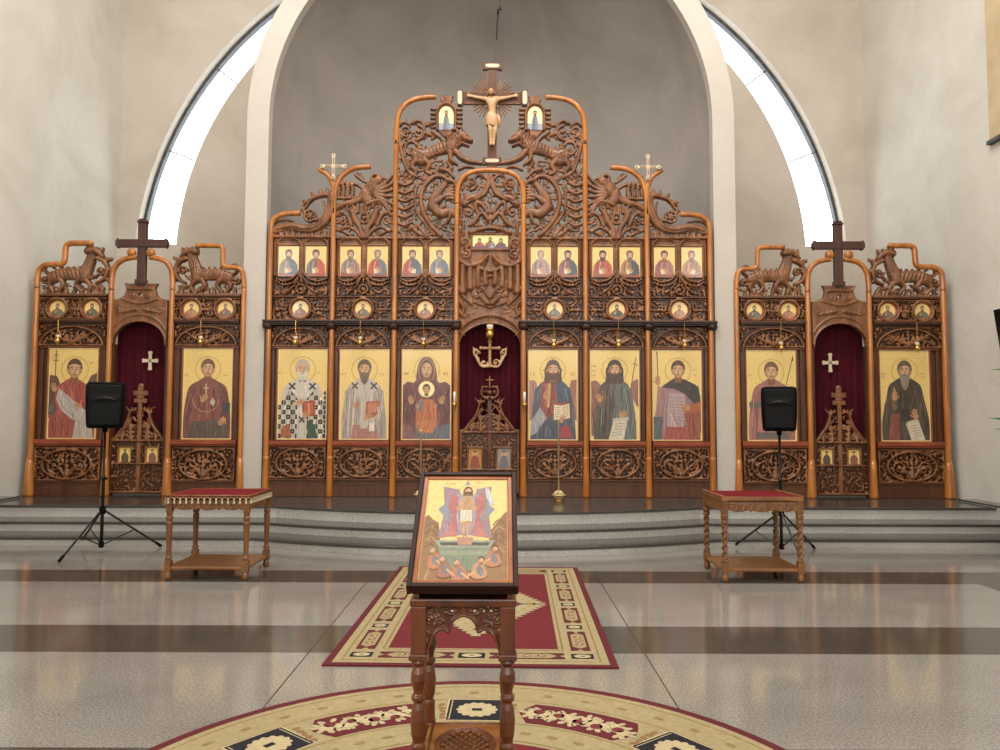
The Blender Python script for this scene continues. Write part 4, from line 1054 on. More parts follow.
    return w
wings = [wing('left'), wing('right')]

# ------------------------------------------------------------------ curtains
def curtain(cx, hw, ztop, z0, folds, label, y=YP + .2, group=None):
    nx, nz = 70, 24; vs = []; fs = []; R = random.Random(int(cx * 100)); ph = [R.uniform(0, 6) for _ in range(4)]
    t = thing('curtain', (cx, y, z0), label, 'curtain', group)
    for j in range(nz + 1):
        for i in range(nx + 1):
            u = i / nx; v = j / nz; a = 2 * PI * folds * u
            d = (.016 if group is None else .008) * math.sin(a + ph[0]) + .006 * math.sin(2.3 * a + ph[1] + v) + .008 * math.sin(4.1 * a + ph[2] - 2 * v)
            vs.append((cx - hw + 2 * hw * u, y + d * (1.15 - .4 * v), z0 + (ztop - z0) * v))
    for j in range(nz):
        for i in range(nx): k = j * (nx + 1) + i; fs.append((k, k + 1, k + nx + 2, k + nx + 1))
    MB().add(vs, fs).build('curtain_cloth', M['curtain'], t, smooth=True)
    MB().tube([(cx - hw - .05, y, ztop + .02), (cx + hw + .05, y, ztop + .02)], .015, 10).build('curtain_rail', M['gold'], t, smooth=True)
    return t, y
ct, cy_ = curtain(XC, .50, zf(318), PZ + .02, 9, 'wide wine red curtain with a pale cross emblem behind the royal doors')
r = Relief(470, 336, 510, 372, .008)
for sg in (-1, 1):
    g = lambda L: [(489.7 + sg * a, b) for a, b in L]
    r.stroke(g([(1.5, 347.5), (9, 347.5)]), 1.5, 1.5, 1, .01); r.dot(489.7 + sg * 9, 347.5, 2.2)
    r.stroke(g([(11, 352), (14, 349), (16, 351), (15, 355), (11.5, 357.5)]), 1.5, 1.3, 1, .01); r.spiral(489.7 + sg * 13, 352.8, 3.4, 0, 1.2, sg, 1.0); r.stroke(g([(16, 350), (16.6, 347)]), 1.2, .9)
    r.stroke(g([(14, 356), (11, 362), (8, 366), (3, 366), (0, 363.5)]), 1.6, 1.5, 1, .01); r.spiral(489.7 + sg * 6, 362, 3.4, 0, 1.2, -sg, 1.1)
    r.leaf(489.7 + sg * 11, 359, PI / 2, 6, 2.6, 3)
r.stroke([(489.7, 341), (489.7, 366)], 1.7, 1.7, 1, .012, curve=False); r.dot(489.7, 341, 2.3); r.dot(489.7, 347.5, 2.2, 1, .02)
r.build('cross_emblem', M['pale_wood'], ct, cy_ - .055, .01)
for sd, cxp in (('left', wf(141.0)), ('right', 979.4 - wf(141.0))):
    ct, cy_ = curtain(X(cxp), .46, zf(321), PZ + .02, 8, 'wine red curtain with a small gold cross in the ' + sd + ' side doorway', group='side doorway curtains')
    ex = X(148.4) if sd == 'left' else X(831.6); ez = zf(361); mb = MB()
    for ang in range(4):
        a = ang * PI / 2; ln = .15 if ang % 2 else .125
        c, s_ = math.cos(a), math.sin(a)
        P = [(.0, -.026), (ln * .7, -.026), (ln * .8, -.034), (ln, -.03), (ln + .006, 0), (ln, .03), (ln * .8, .034), (ln * .7, .026), (0, .026)]
        mb.prism([(ex + p * c - q * s_, ez + p * s_ + q * c) for p, q in P], cy_ - .06, cy_ - .045)
    mb.build('cross_emblem', M['ivory'], ct, bevel=.003)

# ------------------------------------------------------------------ doors
def door_leaf(sgn, cx, hw, zb, zs, zt, name, label, group, icon_z, icon_w, icon_h, seed, yd=YP + .08, parent_fin=None):
    """one leaf, its meeting edge at cx; outer shoulder at zs, ogee up to zt"""
    px = lambda m: (cx - XC) / S + 489.7 + sgn * m / S     # metres from the meeting edge to drawing units
    def py(z):
        lo, hi = 100, 520
        for _ in range(40):
            m = (lo + hi) / 2
            if zf(m) > z: lo = m
            else: hi = m
        return lo
    t = thing(name, (cx + sgn * hw / 2, yd, zb), label, 'door', group)
    out = [(.0, zb), (hw, zb), (hw, zs), (hw * .86, zs + .02), (hw * .72, zs + (zt - zs) * .22), (hw * .5, zs + (zt - zs) * .5), (hw * .4, zs + (zt - zs) * .72), (hw * .34, zt - .04), (hw * .2, zt), (.0, zt)]
    r = Relief(min(px(0), px(hw)) - 1, py(zt) - 3, max(px(0), px(hw)) + 1, py(zb), .0095)
    O = [(px(m), py(z)) for m, z in out]
    r.stroke(O[2:9], 1.5, 1.3, 1, .016); r.stroke([O[1], O[2]], 1.7, 1.7, 1, .016, curve=False); r.stroke([O[0], O[1]], 1.6, 1.6, 1, .012, curve=False)
    r.stroke([(px(hw * .80), py(zs + .0)), (px(hw * .55), py(zs + (zt - zs) * .32)), (px(hw * .3), py(zs + (zt - zs) * .72))], .9, .9, 1, .012)
    hz = (zs - zb)
    r.stroke([(px(0), py(zs - .02)), (px(hw), py(zs - .02))], 1.3, 1.3, 1, .014, curve=False); r.stroke([(px(0), py(icon_z - .03)), (px(hw), py(icon_z - .03))], 1.1, 1.1, 1, .012, curve=False)
    up = -PI / 2
    r.leaf(px(hw * .3), py(zs), up, (zt - zs) * .7 / S, 5, 5, sgn * .2); r.leaf(px(hw * .62), py(zs), up, (zt - zs) * .36 / S, 4.2, 4, -sgn * .3)
    r.spiral(px(hw * .45), py(zs + (zt - zs) * .16), 3.4, 0, 1.3, sgn, 1.1); r.spiral(px(hw * .2), py(zs + (zt - zs) * .45), 3, 0, 1.3, -sgn, 1.0)
    r.spiral(px(hw * .35), py(zt - .03), 2.4, 0, 1.2, sgn, 1.0)
    for k in range(3): r.leaf(px(hw * (.16 + .1 * k)), py(zt - .02), up + sgn * (.1 + .35 * k), 6.4, 2.4, 2, 0)
    r.filler(O, 3.6, 1.8, seed, .9, .005)
    ic = [(px(hw * .5 - icon_w / 2 - .02), py(icon_z + icon_h + .02)), (px(hw * .5 + icon_w / 2 + .02), py(icon_z + icon_h + .02)), (px(hw * .5 + icon_w / 2 + .02), py(icon_z - .02)), (px(hw * .5 - icon_w / 2 - .02), py(icon_z - .02))]
    r.H[r.inside(ic)] = .006
    for i in range(4): r.stroke([ic[i], ic[(i + 1) % 4]], .8, .8, 1, .014, curve=False)
    r.build('door_carving', M['carved'], t, yd, .012)
    mb = MB(); bo = [(cx + sgn * m, z) for m, z in ((0, zb), (hw - .01, zb), (hw - .01, zs), (hw * .7, zs + .02), (hw * .4, zs + (zt - zs) * .3), (0.03, zs + (zt - zs) * .6), (0, zs + (zt - zs) * .6))]
    mb.prism(bo, yd + .012, yd + .04); mb.build('door_board', M['board'], t, bevel=.003)
    return t
# ------------------------------------------------------------------ painted icons
GOLD, GOLD2, LINE = '#debf74', '#d9b55c', '#a5762e'
SK, SK2, SKD = '#c08a5e', '#d8a878', '#7c4c2c'
def head(p, x, y, k, hair, beard=None, bl=0.0, veil=None, skin=SK, long=False, gaze=0.0, hc=None):
    if k >= 1: k *= 1.13
    if veil:
        p.P([(x - .13 * k, y - .16 * k), (x - .115 * k, y + .05 * k), (x - .06 * k, y + .15 * k), (x, y + .17 * k), (x + .06 * k, y + .15 * k), (x + .115 * k, y + .05 * k), (x + .13 * k, y - .16 * k), (x, y - .24 * k)], veil, True)
        p.E(x, y, .082 * k, .12 * k, '#2c1c1a')
    else:
        p.E(x, y + .03 * k, .098 * k, .118 * k, hair)
        if long: p.P([(x - .095 * k, y + .05 * k), (x - .115 * k, y - .08 * k), (x - .1 * k, y - .17 * k), (x + .1 * k, y - .17 * k), (x + .115 * k, y - .08 * k), (x + .095 * k, y + .05 * k)], hair, True)
        for s_ in (-1, 1): p.E(x + s_ * .08 * k, y - .01 * k, .014 * k, .026 * k, skin)
    p.P([(x - .046 * k, y - .17 * k), (x + .046 * k, y - .17 * k), (x + .05 * k, y - .06 * k), (x - .05 * k, y - .06 * k)], SKD)
    p.E(x, y, .073 * k, .102 * k, skin)
    p.E(x + .012 * k, y + .03 * k, .045 * k, .055 * k, SK2); p.E(x + .03 * k, y - .02 * k, .022 * k, .03 * k, SK2); p.E(x - .03 * k, y - .02 * k, .02 * k, .028 * k, SK2)
    if beard:
        p.P([(x - .076 * k, y + .005 * k), (x - .07 * k, y - .075 * k), (x - .04 * k, y - .12 * k - bl * .6), (x, y - .125 * k - bl), (x + .04 * k, y - .12 * k - bl * .6), (x + .07 * k, y - .075 * k), (x + .076 * k, y + .005 * k), (x + .048 * k, y - .035 * k), (x, y - .042 * k), (x - .048 * k, y - .035 * k)], beard)
        p.L([(x - .042 * k, y - .058 * k), (x, y - .046 * k), (x + .042 * k, y - .058 * k)], .014 * k, beard)
        for q in (-.3, 0, .3): p.L([(x + q * .08 * k, y - .09 * k), (x + q * .05 * k, y - .12 * k - bl * .8)], .006 * k, '#8b8172' if beard > '#888888' else '#2e1c12')
    if not veil:
        p.P([(x - .078 * k, y + .02 * k), (x - .07 * k, y + .085 * k), (x, y + .112 * k), (x + .07 * k, y + .085 * k), (x + .078 * k, y + .02 * k), (x + .056 * k, y + .062 * k), (x, y + .078 * k), (x - .056 * k, y + .062 * k)], hair)
    for s_ in (-1, 1):
        ex = x + s_ * .03 * k
        p.E(ex, y + .012 * k, .017 * k, .0085 * k, '#e4cfae'); p.E(ex + gaze * .006, y + .012 * k, .0085 * k, .009 * k, '#21130b')
        p.L([(ex - .02 * k, y + .03 * k), (ex, y + .037 * k), (ex + .02 * k, y + .031 * k)], .008 * k, '#3a2212')
    p.L([(x + .004 * k, y + .02 * k), (x + .008 * k, y - .02 * k), (x - .006 * k, y - .028 * k)], .009 * k, SKD)
    p.L([(x - .02 * k, y - .056 * k), (x + .02 * k, y - .056 * k)], .011 * k, '#8e3c2c')
def halo(p, x, y, r, fill=GOLD, line=LINE, w=.007):
    m_ = p.mute; p.mute = 0
    p.E(x, y, r, r, fill, 40); p.RG(x, y, r, w, line, 44); p.RG(x, y, r * .93, w * .4, line, 44); p.mute = m_
def hand(p, x, y, k, ang, skin=SK, fl=1):
    """palm and five fingers, pointing along ang"""
    c, s_ = math.cos(ang), math.sin(ang)
    T = lambda a, b: (x + k * (a * c - b * s_), y + k * (a * s_ + b * c))
    p.P([T(-.03, -.028), T(.035, -.034), T(.05, 0), T(.035, .034), T(-.03, .028)], skin)
    for i, (o, ln) in enumerate(((-.027, .055), (-.009, .068), (.009, .066), (.027, .048))):
        p.L([T(.03, o), T(.03 + ln * .6, o * 1.15), T(.03 + ln, o * 1.1)], .0135 * k, skin)
    p.L([T(-.01, fl * .025), T(.015, fl * .052), T(.04, fl * .056)], .015 * k, skin)
    for o in (-.018, 0, .018): p.L([T(.02, o), T(.06, o)], .004 * k, SKD)
def robe(p, col, sh=.78, w=.30, top=.9, low=None, bot=0.0, mx=.385):
    w2 = min(mx, low or w * 1.12)
    L = smooth_path([(-.05, top + .04), (-.15, top - .02), (-w * .84, sh + .01), (-w, sh - .2), (-w2, .3), (-w2, bot)], 5)
    p.P(L + [(-x, y) for x, y in L[::-1]], col)
    c = hexc(col); R = random.Random(int(w * 1000 + top * 77))
    for i in range(26):                                       # painted drapery lines
        x = -w2 * .92 + 1.84 * w2 * i / 25; y1 = R.uniform(.35, .72) if abs(x) > .2 else R.uniform(.45, .82); y0 = R.uniform(0, .3); g = R.choice((-.16, -.1, .1, .16))
        p.L([(x * .8, y1), (x * .95 + R.uniform(-.02, .02), (y0 + y1) / 2), (x, y0)], R.uniform(.006, .016), tuple(min(1, max(0, v + g * (.5 + v))) for v in c))
def folds(p, L, col, w=.010):
    for l in L: p.L(l, w, col)
def letters(p, txt, x, y, h, col):
    G = {'I': [[(0, 0), (0, 1)]], 'C': [[(.6, .9), (.2, 1), (0, .5), (.2, 0), (.6, .1)]], 'X': [[(0, 0), (.6, 1)], [(0, 1), (.6, 0)]], 'M': [[(0, 0), (.05, 1), (.35, .4), (.65, 1), (.7, 0)]], 'P': [[(0, 0), (0, 1), (.5, .9), (.5, .55), (0, .5)]],
         'O': [[(.3, 0), (0, .5), (.3, 1), (.6, .5), (.3, 0)], [(.1, .5), (.5, .5)]], 'V': [[(0, 1), (.3, .45), (.6, 1)], [(.3, .45), (.3, 0)]], 'A': [[(0, 0), (.3, 1), (.6, 0)], [(.12, .4), (.48, .4)]], 'H': [[(0, 0), (0, 1)], [(.55, 0), (.55, 1)], [(0, .5), (.55, .5)]]}
    for ch in txt:
        for l in G[ch]: p.L([(x + a * h * .8, y + b * h) for a, b in l], h * .13, col, False)
        x += h * .85
def strokes_text(p, x, y, n, h, col, seed):
    R = random.Random(seed)                                   # worn, unreadable red lettering beside the heads
    for i in range(n):
        q = x + i * h * .7
        p.L([(q, y), (q + R.uniform(-.1, .1) * h, y + h)], h * .13, col)
        if R.random() < .6: p.L([(q, y + h * R.choice((0, .5, 1))), (q + h * .4, y + h * R.choice((0, .5, 1)))], h * .11, col)
RED = '#a2452e'
H0 = 1.085
def bishop_checked(p):
    halo(p, 0, H0, .2)
    robe(p, '#cbc3b3', .80, .33, .92, .37)
    for j in range(10):
        for i in range(-5, 6):
            cx, cy = i * .072, .04 + j * .075
            if abs(cx) > .36 - .05 * (j > 7) - .1 * (j > 8) or (abs(cx) < .05): continue
            if (i + j) % 2: p.R(cx - .032, cy - .034, cx + .032, cy + .034, '#0d0c0f'); p.R(cx - .008, cy - .009, cx + .008, cy + .009, '#b9b1a2')
        else: p.R(cx - .012, cy - .03, cx + .012, cy + .03, '#17151a'); p.R(cx - .028, cy - .011, cx + .028, cy + .011, '#17151a')
    p.P([(-.25, .82), (-.1, .93), (.1, .93), (.25, .82), (.13, .7), (.07, .62), (-.07, .62), (-.13, .7)], '#cfc8bb')
    p.P([(-.07, .66), (.07, .66), (.075, .0), (-.075, .0)], '#ccc5b7')
    for x, y in ((-.16, .82), (.16, .82), (0, .3)):
        p.L([(x - .05, y + .05), (x + .05, y - .05)], .03, '#2d2b30', False); p.L([(x - .05, y - .05), (x + .05, y + .05)], .03, '#2d2b30', False)
    p.P([(-.03, .62), (-.14, .56), (-.17, .5), (-.02, .54)], '#cdb08a')
    p.P([(.0, .58), (.2, .6), (.21, .36), (.02, .34)], '#9c3422'); p.P([(.03, .55), (.17, .57), (.18, .4), (.05, .38)], '#b8503a'); p.L([(.105, .56), (.115, .39)], .02, '#d9a860', False)
    hand(p, -.05, .56, 1.0, .5); hand(p, .04, .36, 1.0, .4)
    p.P([(-.33, .02), (-.3, .2), (-.2, .22), (-.15, .02)], '#a5542e'); p.P([(.1, .0), (.08, .28), (.16, .3), (.26, .02)], '#27452f')
    folds(p, [[(-.2, .78), (-.3, .5), (-.33, .1)], [(.2, .78), (.31, .5), (.34, .1)], [(-.04, .6), (-.05, .02)], [(.045, .32), (.05, .02)]], '#b5a890')
    head(p, 0, H0, 1.0, '#b9ad9b', '#d8d0c2', .05, skin='#c39d77')
    for x in (-.37, .22): strokes_text(p, x, 1.02, 3, .03, RED, int(x * 50) + 3)
def bishop_grey(p):
    halo(p, 0, H0, .2)
    robe(p, '#b9ada0', .80, .31, .92, .35)
    p.P([(-.3, .76), (-.34, .3), (-.34, 0), (-.2, 0), (-.18, .5), (-.13, .8)], '#a79b90'); p.P([(.3, .76), (.34, .3), (.34, 0), (.24, 0), (.2, .5), (.13, .8)], '#a2968b')
    p.P([(-.2, 0), (-.17, .22), (.2, .22), (.24, 0)], '#a8736a')
    p.P([(-.24, .83), (-.1, .93), (.1, .93), (.24, .83), (.13, .7), (.06, .6), (-.06, .6), (-.13, .7)], '#c2b9ac'); p.P([(-.06, .62), (.06, .62), (.065, .16), (-.065, .16)], '#bdb3a6')
    for x, y in ((-.15, .83), (.15, .83)):
        p.L([(x - .048, y + .048), (x + .048, y - .048)], .026, '#3a3638', False); p.L([(x - .048, y - .048), (x + .048, y + .048)], .026, '#3a3638', False)
    p.P([(.03, .58), (.25, .6), (.22, .4), (.14, .33), (.02, .36)], '#a6573c'); p.P([(.06, .55), (.21, .57), (.19, .42), (.06, .4)], '#c07a58')
    p.P([(.09, .24), (.16, .26), (.17, .12), (.08, .12)], '#e8e0cf')
    hand(p, .04, .33, 1.0, .5); hand(p, -.13, .5, 1.0, .9)
    folds(p, [[(-.16, .78), (-.2, .4), (-.2, .03)], [(-.26, .7), (-.29, .35), (-.29, .03)], [(-.1, .6), (-.12, .25)], [(.24, .7), (.27, .35), (.28, .03)], [(.18, .32), (.22, .05)], [(-.06, .2), (-.07, .02)], [(.06, .2), (.08, .02)]], '#8c8077')
    folds(p, [[(-.22, .68), (-.245, .3), (-.25, .05)], [(.21, .5), (.24, .3)]], '#d9d0c4', .014)
    head(p, 0, H0, 1.0, '#5a4636', '#6e5a48', .1, skin='#b58662')
    for x in (-.36, .24): strokes_text(p, x, 1.0, 4, .028, RED, int(x * 70) + 9)
def virgin(p):
    halo(p, 0, H0, .2)
    p.P([(-.385, .84), (-.3, .9), (-.2, .88), (-.14, .95), (.14, .95), (.2, .88), (.3, .9), (.385, .84), (.385, 0), (-.385, 0)], '#6a3a3c')
    p.P([(-.22, .8), (-.36, .6), (-.37, .3), (-.25, .24), (-.19, .5)], '#58302f'); p.P([(.22, .8), (.36, .6), (.37, .3), (.25, .24), (.19, .5)], '#5c3438')
    p.P([(-.17, .24), (-.1, .5), (.1, .5), (.2, .24), (.17, 0), (-.17, 0)], '#5a6470'); p.P([(-.37, .0), (-.37, .25), (-.22, .2), (-.15, 0)], '#7b5558'); p.P([(.15, 0), (.22, .2), (.37, .25), (.37, 0)], '#5b6676')
    head(p, 0, H0, 1.05, '', None, 0, veil='#6b383a', skin='#b4825a')
    p.L([(-.1, .93), (-.12, 1.12), (0, 1.265), (.12, 1.12), (.1, .93)], .010, '#c69a4a')
    folds(p, [[(-.1, .9), (-.2, .74), (-.3, .5), (-.3, .2)], [(-.06, .88), (-.14, .7), (-.2, .5)], [(.1, .9), (.2, .74), (.3, .5), (.3, .2)], [(.06, .88), (.14, .7), (.2, .5)], [(-.33, .8), (-.36, .5)], [(.33, .8), (.36, .5)]], '#3f2124')
    folds(p, [[(-.24, .72), (-.33, .45)], [(.24, .72), (.33, .45)], [(-.1, .2), (-.12, .02)], [(.12, .2), (.13, .02)]], '#8f5a56')
    # child in a golden halo
    p.P([(-.16, .5), (-.11, .62), (.11, .62), (.16, .5), (.17, .22), (.1, .14), (-.1, .14), (-.17, .22)], '#b8663c'); p.P([(-.13, .6), (-.15, .46), (-.06, .42), (-.05, .6)], '#6d7478')
    p.P([(-.17, .24), (-.12, .1), (.1, .09), (.17, .24), (.05, .3), (-.08, .31)], '#c27846')
    halo(p, 0, .78, .125, '#f2dfa2', '#b28a3c')
    head(p, 0, .775, .62, '#5b3a20', None, 0, skin='#bb875c')
    folds(p, [[(-.1, .5), (-.08, .3), (-.12, .18)], [(.02, .55), (.05, .35), (.02, .16)], [(.11, .5), (.12, .3)]], '#7e3f24', .008)
    hand(p, -.24, .58, 1.05, 1.75, fl=-1); hand(p, .24, .58, 1.05, 1.4); hand(p, -.13, .5, .6, 2.2, fl=-1); hand(p, .13, .5, .6, .9)
    letters(p, 'MP', -.35, 1.0, .05, RED); letters(p, 'OV', .27, 1.0, .05, RED)
def christ(p):
    p.P([(-.385, .88), (-.34, .92), (-.26, .88), (-.24, .5), (-.385, .3)], '#a9776c', True); p.P([(.385, .88), (.34, .93), (.27, .88), (.26, .5), (.385, .3)], '#9a5f4c', True)
    halo(p, 0, H0, .2)
    for a, b in (((-.17, H0), (-.12, H0)), ((.12, H0), (.17, H0)), ((0, H0 + .13), (0, H0 + .18))): p.L([a, b], .02, '#b98a3e', False)
    robe(p, '#8a3f3c', .80, .29, .93, .34)
    p.P([(.02, .95), (.14, .92), (.27, .8), (.33, .5), (.36, .0), (-.36, .0), (-.34, .24), (-.1, .3), (.06, .46), (.06, .7)], '#3c4a5c')
    p.P([(-.18, .9), (-.28, .78), (-.32, .5), (-.33, .3), (-.26, .26), (-.2, .6)], '#44505e')
    p.P([(-.34, .3), (-.2, .5), (-.1, .34), (-.26, .1), (-.36, .05)], '#9aa0a4')
    p.P([(.12, .2), (.26, .22), (.3, .02), (.12, .02)], '#9c3440')
    p.P([(-.08, .92), (-.1, .5), (-.05, .5), (-.03, .92)], '#c2974e')
    folds(p, [[(-.02, .9), (0, .7), (-.04, .5)], [(-.16, .82), (-.14, .6), (-.18, .45)], [(-.1, .28), (0, .15), (0, .02)], [(.1, .75), (.16, .55), (.14, .42)], [(.24, .75), (.29, .45), (.29, .25)], [(-.22, .25), (-.2, .04)]], '#262f3c')
    folds(p, [[(.18, .8), (.24, .6)], [(.3, .5), (.32, .2)], [(-.1, .2), (-.12, .03)], [(-.2, .8), (-.25, .6)]], '#7d8a97')
    p.P([(.0, .56), (.27, .58), (.28, .32), (-.01, .29)], '#93402c'); p.P([(.015, .545), (.135, .53), (.13, .31), (.01, .305)], '#ead9b4'); p.P([(.135, .53), (.255, .56), (.265, .335), (.13, .31)], '#e2cfa6')
    for i in range(5):
        p.L([(.03, .5 - .036 * i), (.118, .495 - .036 * i)], .007, '#6d4a34', False); p.L([(.152, .5 - .036 * i), (.24, .515 - .036 * i)], .007, '#6d4a34', False)
    hand(p, -.12, .66, 1.1, 1.3, fl=-1); hand(p, .13, .29, 1.0, 1.2)
    head(p, 0, H0, 1.02, '#4a2c18', '#4e301c', .01, skin='#b07d54', long=True)
    letters(p, 'IC', -.35, 1.0, .05, RED); letters(p, 'XC', .28, 1.0, .05, RED)
def forerunner(p):
    p.P([(-.385, .1), (-.385, .82), (-.33, .92), (-.26, .9), (-.2, .78), (-.22, .45), (-.27, .15)], '#8d5a48', True); p.P([(.385, .5), (.385, .9), (.33, .94), (.27, .88), (.26, .7)], '#8d5e4e', True)
    for k in range(5): p.L([(-.37 + .03 * k, .2 + .05 * k), (-.35 + .03 * k, .8)], .008, '#5e3428')
    halo(p, 0, H0, .2)
    robe(p, '#47423c', .82, .27, .93, .33)
    p.P([(.0, .9), (.15, .9), (.26, .78), (.32, .4), (.34, .0), (.0, .0), (-.05, .3), (.02, .6)], '#5b6660'); p.P([(-.2, .8), (-.27, .55), (-.22, .5), (-.1, .66)], '#6e5240')
    folds(p, [[(-.1, .85), (-.15, .5), (-.18, .1)], [(0, .85), (-.06, .5), (-.08, .1)], [(.1, .85), (.12, .5), (.08, .35)], [(.2, .78), (.25, .5), (.24, .1)]], '#2a2825')
    folds(p, [[(.15, .8), (.2, .5), (.18, .3)], [(-.2, .5), (-.22, .2)]], '#87928a')
    p.P([(-.02, .3), (.2, .33), (.14, 0), (-.1, 0)], '#d8cfba'); p.P([(-.03, .33), (.21, .36), (.22, .31), (-.03, .28)], '#c2b79e')
    for i in range(5): p.L([(.0 - .014 * i, .24 - .045 * i), (.15 - .012 * i, .26 - .045 * i)], .007, '#75624c', False)
    hand(p, .1, .38, 1.1, .5); hand(p, -.24, .62, 1.1, 1.9, fl=-1)
    p.L([(.22, .62), (.34, 1.3)], .012, '#6a4a2c', False); p.L([(.29, 1.2), (.37, 1.17)], .012, '#6a4a2c', False)
    head(p, 0, H0, 1.05, '#3c2c22', '#45342a', .07, skin='#94694a', long=True)
    strokes_text(p, -.36, 1.14, 4, .028, RED, 3); strokes_text(p, -.36, 1.06, 4, .028, RED, 4); strokes_text(p, -.36, .99, 4, .028, RED, 8)
def warrior(p):
    halo(p, .02, H0, .2)
    p.P([(.2, .86), (.34, .84), (.385, .6), (.385, .1), (.3, .4)], '#33302f'); robe(p, '#9a7478', .80, .30, .92, .36)
    p.P([(-.385, .36), (-.23, .36), (-.25, 0), (-.385, 0)], '#4d565c')
    p.P([(-.24, .82), (-.05, .96), (.12, .95), (.3, .86), (.385, .66), (.3, .52), (.12, .72), (-.05, .8)], '#2e2c2b')
    p.P([(-.12, .74), (.1, .72), (.16, .4), (.1, 0), (-.16, 0), (-.16, .4)], '#b29a9a'); p.P([(.08, .5), (.385, .6), (.385, .44), (.12, .4)], '#a5572e'); p.P([(.1, .4), (.385, .46), (.36, 0), (.2, 0)], '#8e4638'); p.P([(.1, .32), (.2, .0), (.14, 0)], '#403530')
    for j in range(8): p.L([(-.13, .66 - j * .05), (.1 + .004 * j, .65 - j * .05)], .006, '#7d6064')
    p.P([(-.18, .2), (.14, .2), (.2, 0), (-.22, 0)], '#a24c44')
    for j in range(5): p.L([(-.14 + .06 * j, .2), (-.17 + .07 * j, .01)], .008, '#6c2c28')
    p.L([(-.29, .7), (-.31, 1.36)], .013, '#5a3b22', False); p.P([(-.31, 1.42), (-.325, 1.34), (-.295, 1.34)], '#4c4a4a')
    p.P([(-.3, .86), (-.24, .8), (-.26, .55), (-.33, .5)], '#a17b72'); hand(p, -.3, .9, 1.1, 1.6); hand(p, .17, .5, 1.1, 2.6)
    folds(p, [[(.0, .9), (.14, .8), (.26, .66)], [(.1, .92), (.24, .82), (.34, .66)], [(.24, .4), (.27, .05)]], '#171616')
    head(p, .02, H0, 1.0, '#4a2f1c', None, 0, skin='#b9865c')
    strokes_text(p, .26, 1.08, 3, .03, RED, 5); strokes_text(p, .26, 1.0, 3, .03, RED, 6)
def archangel(p):
    p.P([(-.385, .3), (-.385, .92), (-.31, .98), (-.24, .94), (-.2, .72)], '#5c4234', True); p.P([(.385, .3), (.385, .96), (.33, 1.0), (.26, .94), (.22, .74)], '#57402f', True)
    for sg in (-1, 1):
        for k in range(4): p.L([(sg * (.36 - .03 * k), .5), (sg * (.36 - .03 * k), .9)], .007, '#342219')
    halo(p, .02, H0 - .02, .21)
    robe(p, '#9a4038', .78, .3, .9, .36)
    p.P([(-.22, .78), (-.02, .62), (.2, .44), (.32, .5), (.3, .3), (.05, .26), (-.16, .42), (-.26, .6)], '#b9b1aa'); p.P([(.05, .3), (.3, .3), (.34, 0), (.02, 0)], '#b3aaa0')
    p.P([(-.22, .34), (.06, .28), (.02, 0), (-.26, 0)], '#96453a'); p.E(-.32, .46, .075, .1, '#3f3c38'); p.E(-.32, .46, .05, .07, '#56544e')
    folds(p, [[(-.16, .7), (-.02, .54), (.1, .4)], [(-.2, .6), (-.1, .44), (.04, .33)], [(.12, .28), (.14, .02)], [(.22, .28), (.26, .02)]], '#837a74')
    folds(p, [[(-.1, .85), (-.05, .7)], [(.1, .85), (.14, .6)], [(-.14, .3), (-.17, .03)], [(-.04, .28), (-.06, .03)]], '#662620')
    p.L([(-.28, .15), (-.28, 1.38)], .012, '#5a3b22', False); p.L([(-.31, 1.3), (-.25, 1.3)], .012, '#5a3b22', False); p.L([(-.32, 1.22), (-.24, 1.22)], .012, '#5a3b22', False)
    hand(p, -.29, .76, 1.1, 1.8, fl=-1); hand(p, .12, .5, 1.0, 2.8)
    head(p, .02, H0 - .02, 1.1, '#4e331f', None, 0, skin='#b9855a', long=False)
    p.L([(-.08, H0 + .04), (.02, H0 + .07), (.12, H0 + .04)], .014, '#c9b48c')
    strokes_text(p, .25, 1.16, 3, .03, RED, 11)
def martyr(p):
    halo(p, 0, H0, .2)
    robe(p, '#6f3a34', .80, .34, .92, .37)
    p.P([(-.17, .86), (-.02, .94), (.16, .88), (.22, .5), (.2, .0), (-.26, .0), (-.22, .5)], '#7c4238'); p.P([(-.24, .26), (.3, .3), (.33, 0), (-.3, 0)], '#4e4438')
    p.P([(.16, .84), (.3, .76), (.36, .5), (.34, .1), (.26, .3), (.22, .6)], '#5e3430'); p.P([(.24, .56), (.36, .56), (.36, .4), (.25, .4)], '#2e3134')
    for i in range(9): p.L([(-.2 + .06 * i, .26), (-.25 + .07 * i, .02)], .008, '#332c24')
    p.RG(-.02, .62, .2, .009, '#b59a6a', 30, PI, 2 * PI); p.P([(.08, .64), (.13, .58), (.1, .5), (.04, .56)], '#b9b0a0')
    p.L([(-.02, .62), (-.02, .86)], .014, '#d9c8a4', False); p.L([(-.06, .79), (.02, .79)], .014, '#d9c8a4', False)
    folds(p, [[(-.2, .76), (-.28, .5), (-.3, .1)], [(-.1, .85), (-.12, .6), (-.18, .35)], [(.1, .8), (.14, .5), (.1, .32)], [(.28, .74), (.31, .6)]], '#44201c')
    folds(p, [[(-.26, .7), (-.33, .4)], [(.05, .85), (.07, .6)]], '#9c6254')
    hand(p, -.07, .6, 1.1, .9); hand(p, .26, .3, 1.2, -2.2)
    head(p, 0, H0, 1.02, '#6a4a30', None, 0, skin='#bb8a62')
    for x in (-.36, .25): strokes_text(p, x, .98, 3, .03, RED, int(x * 90) + 40)
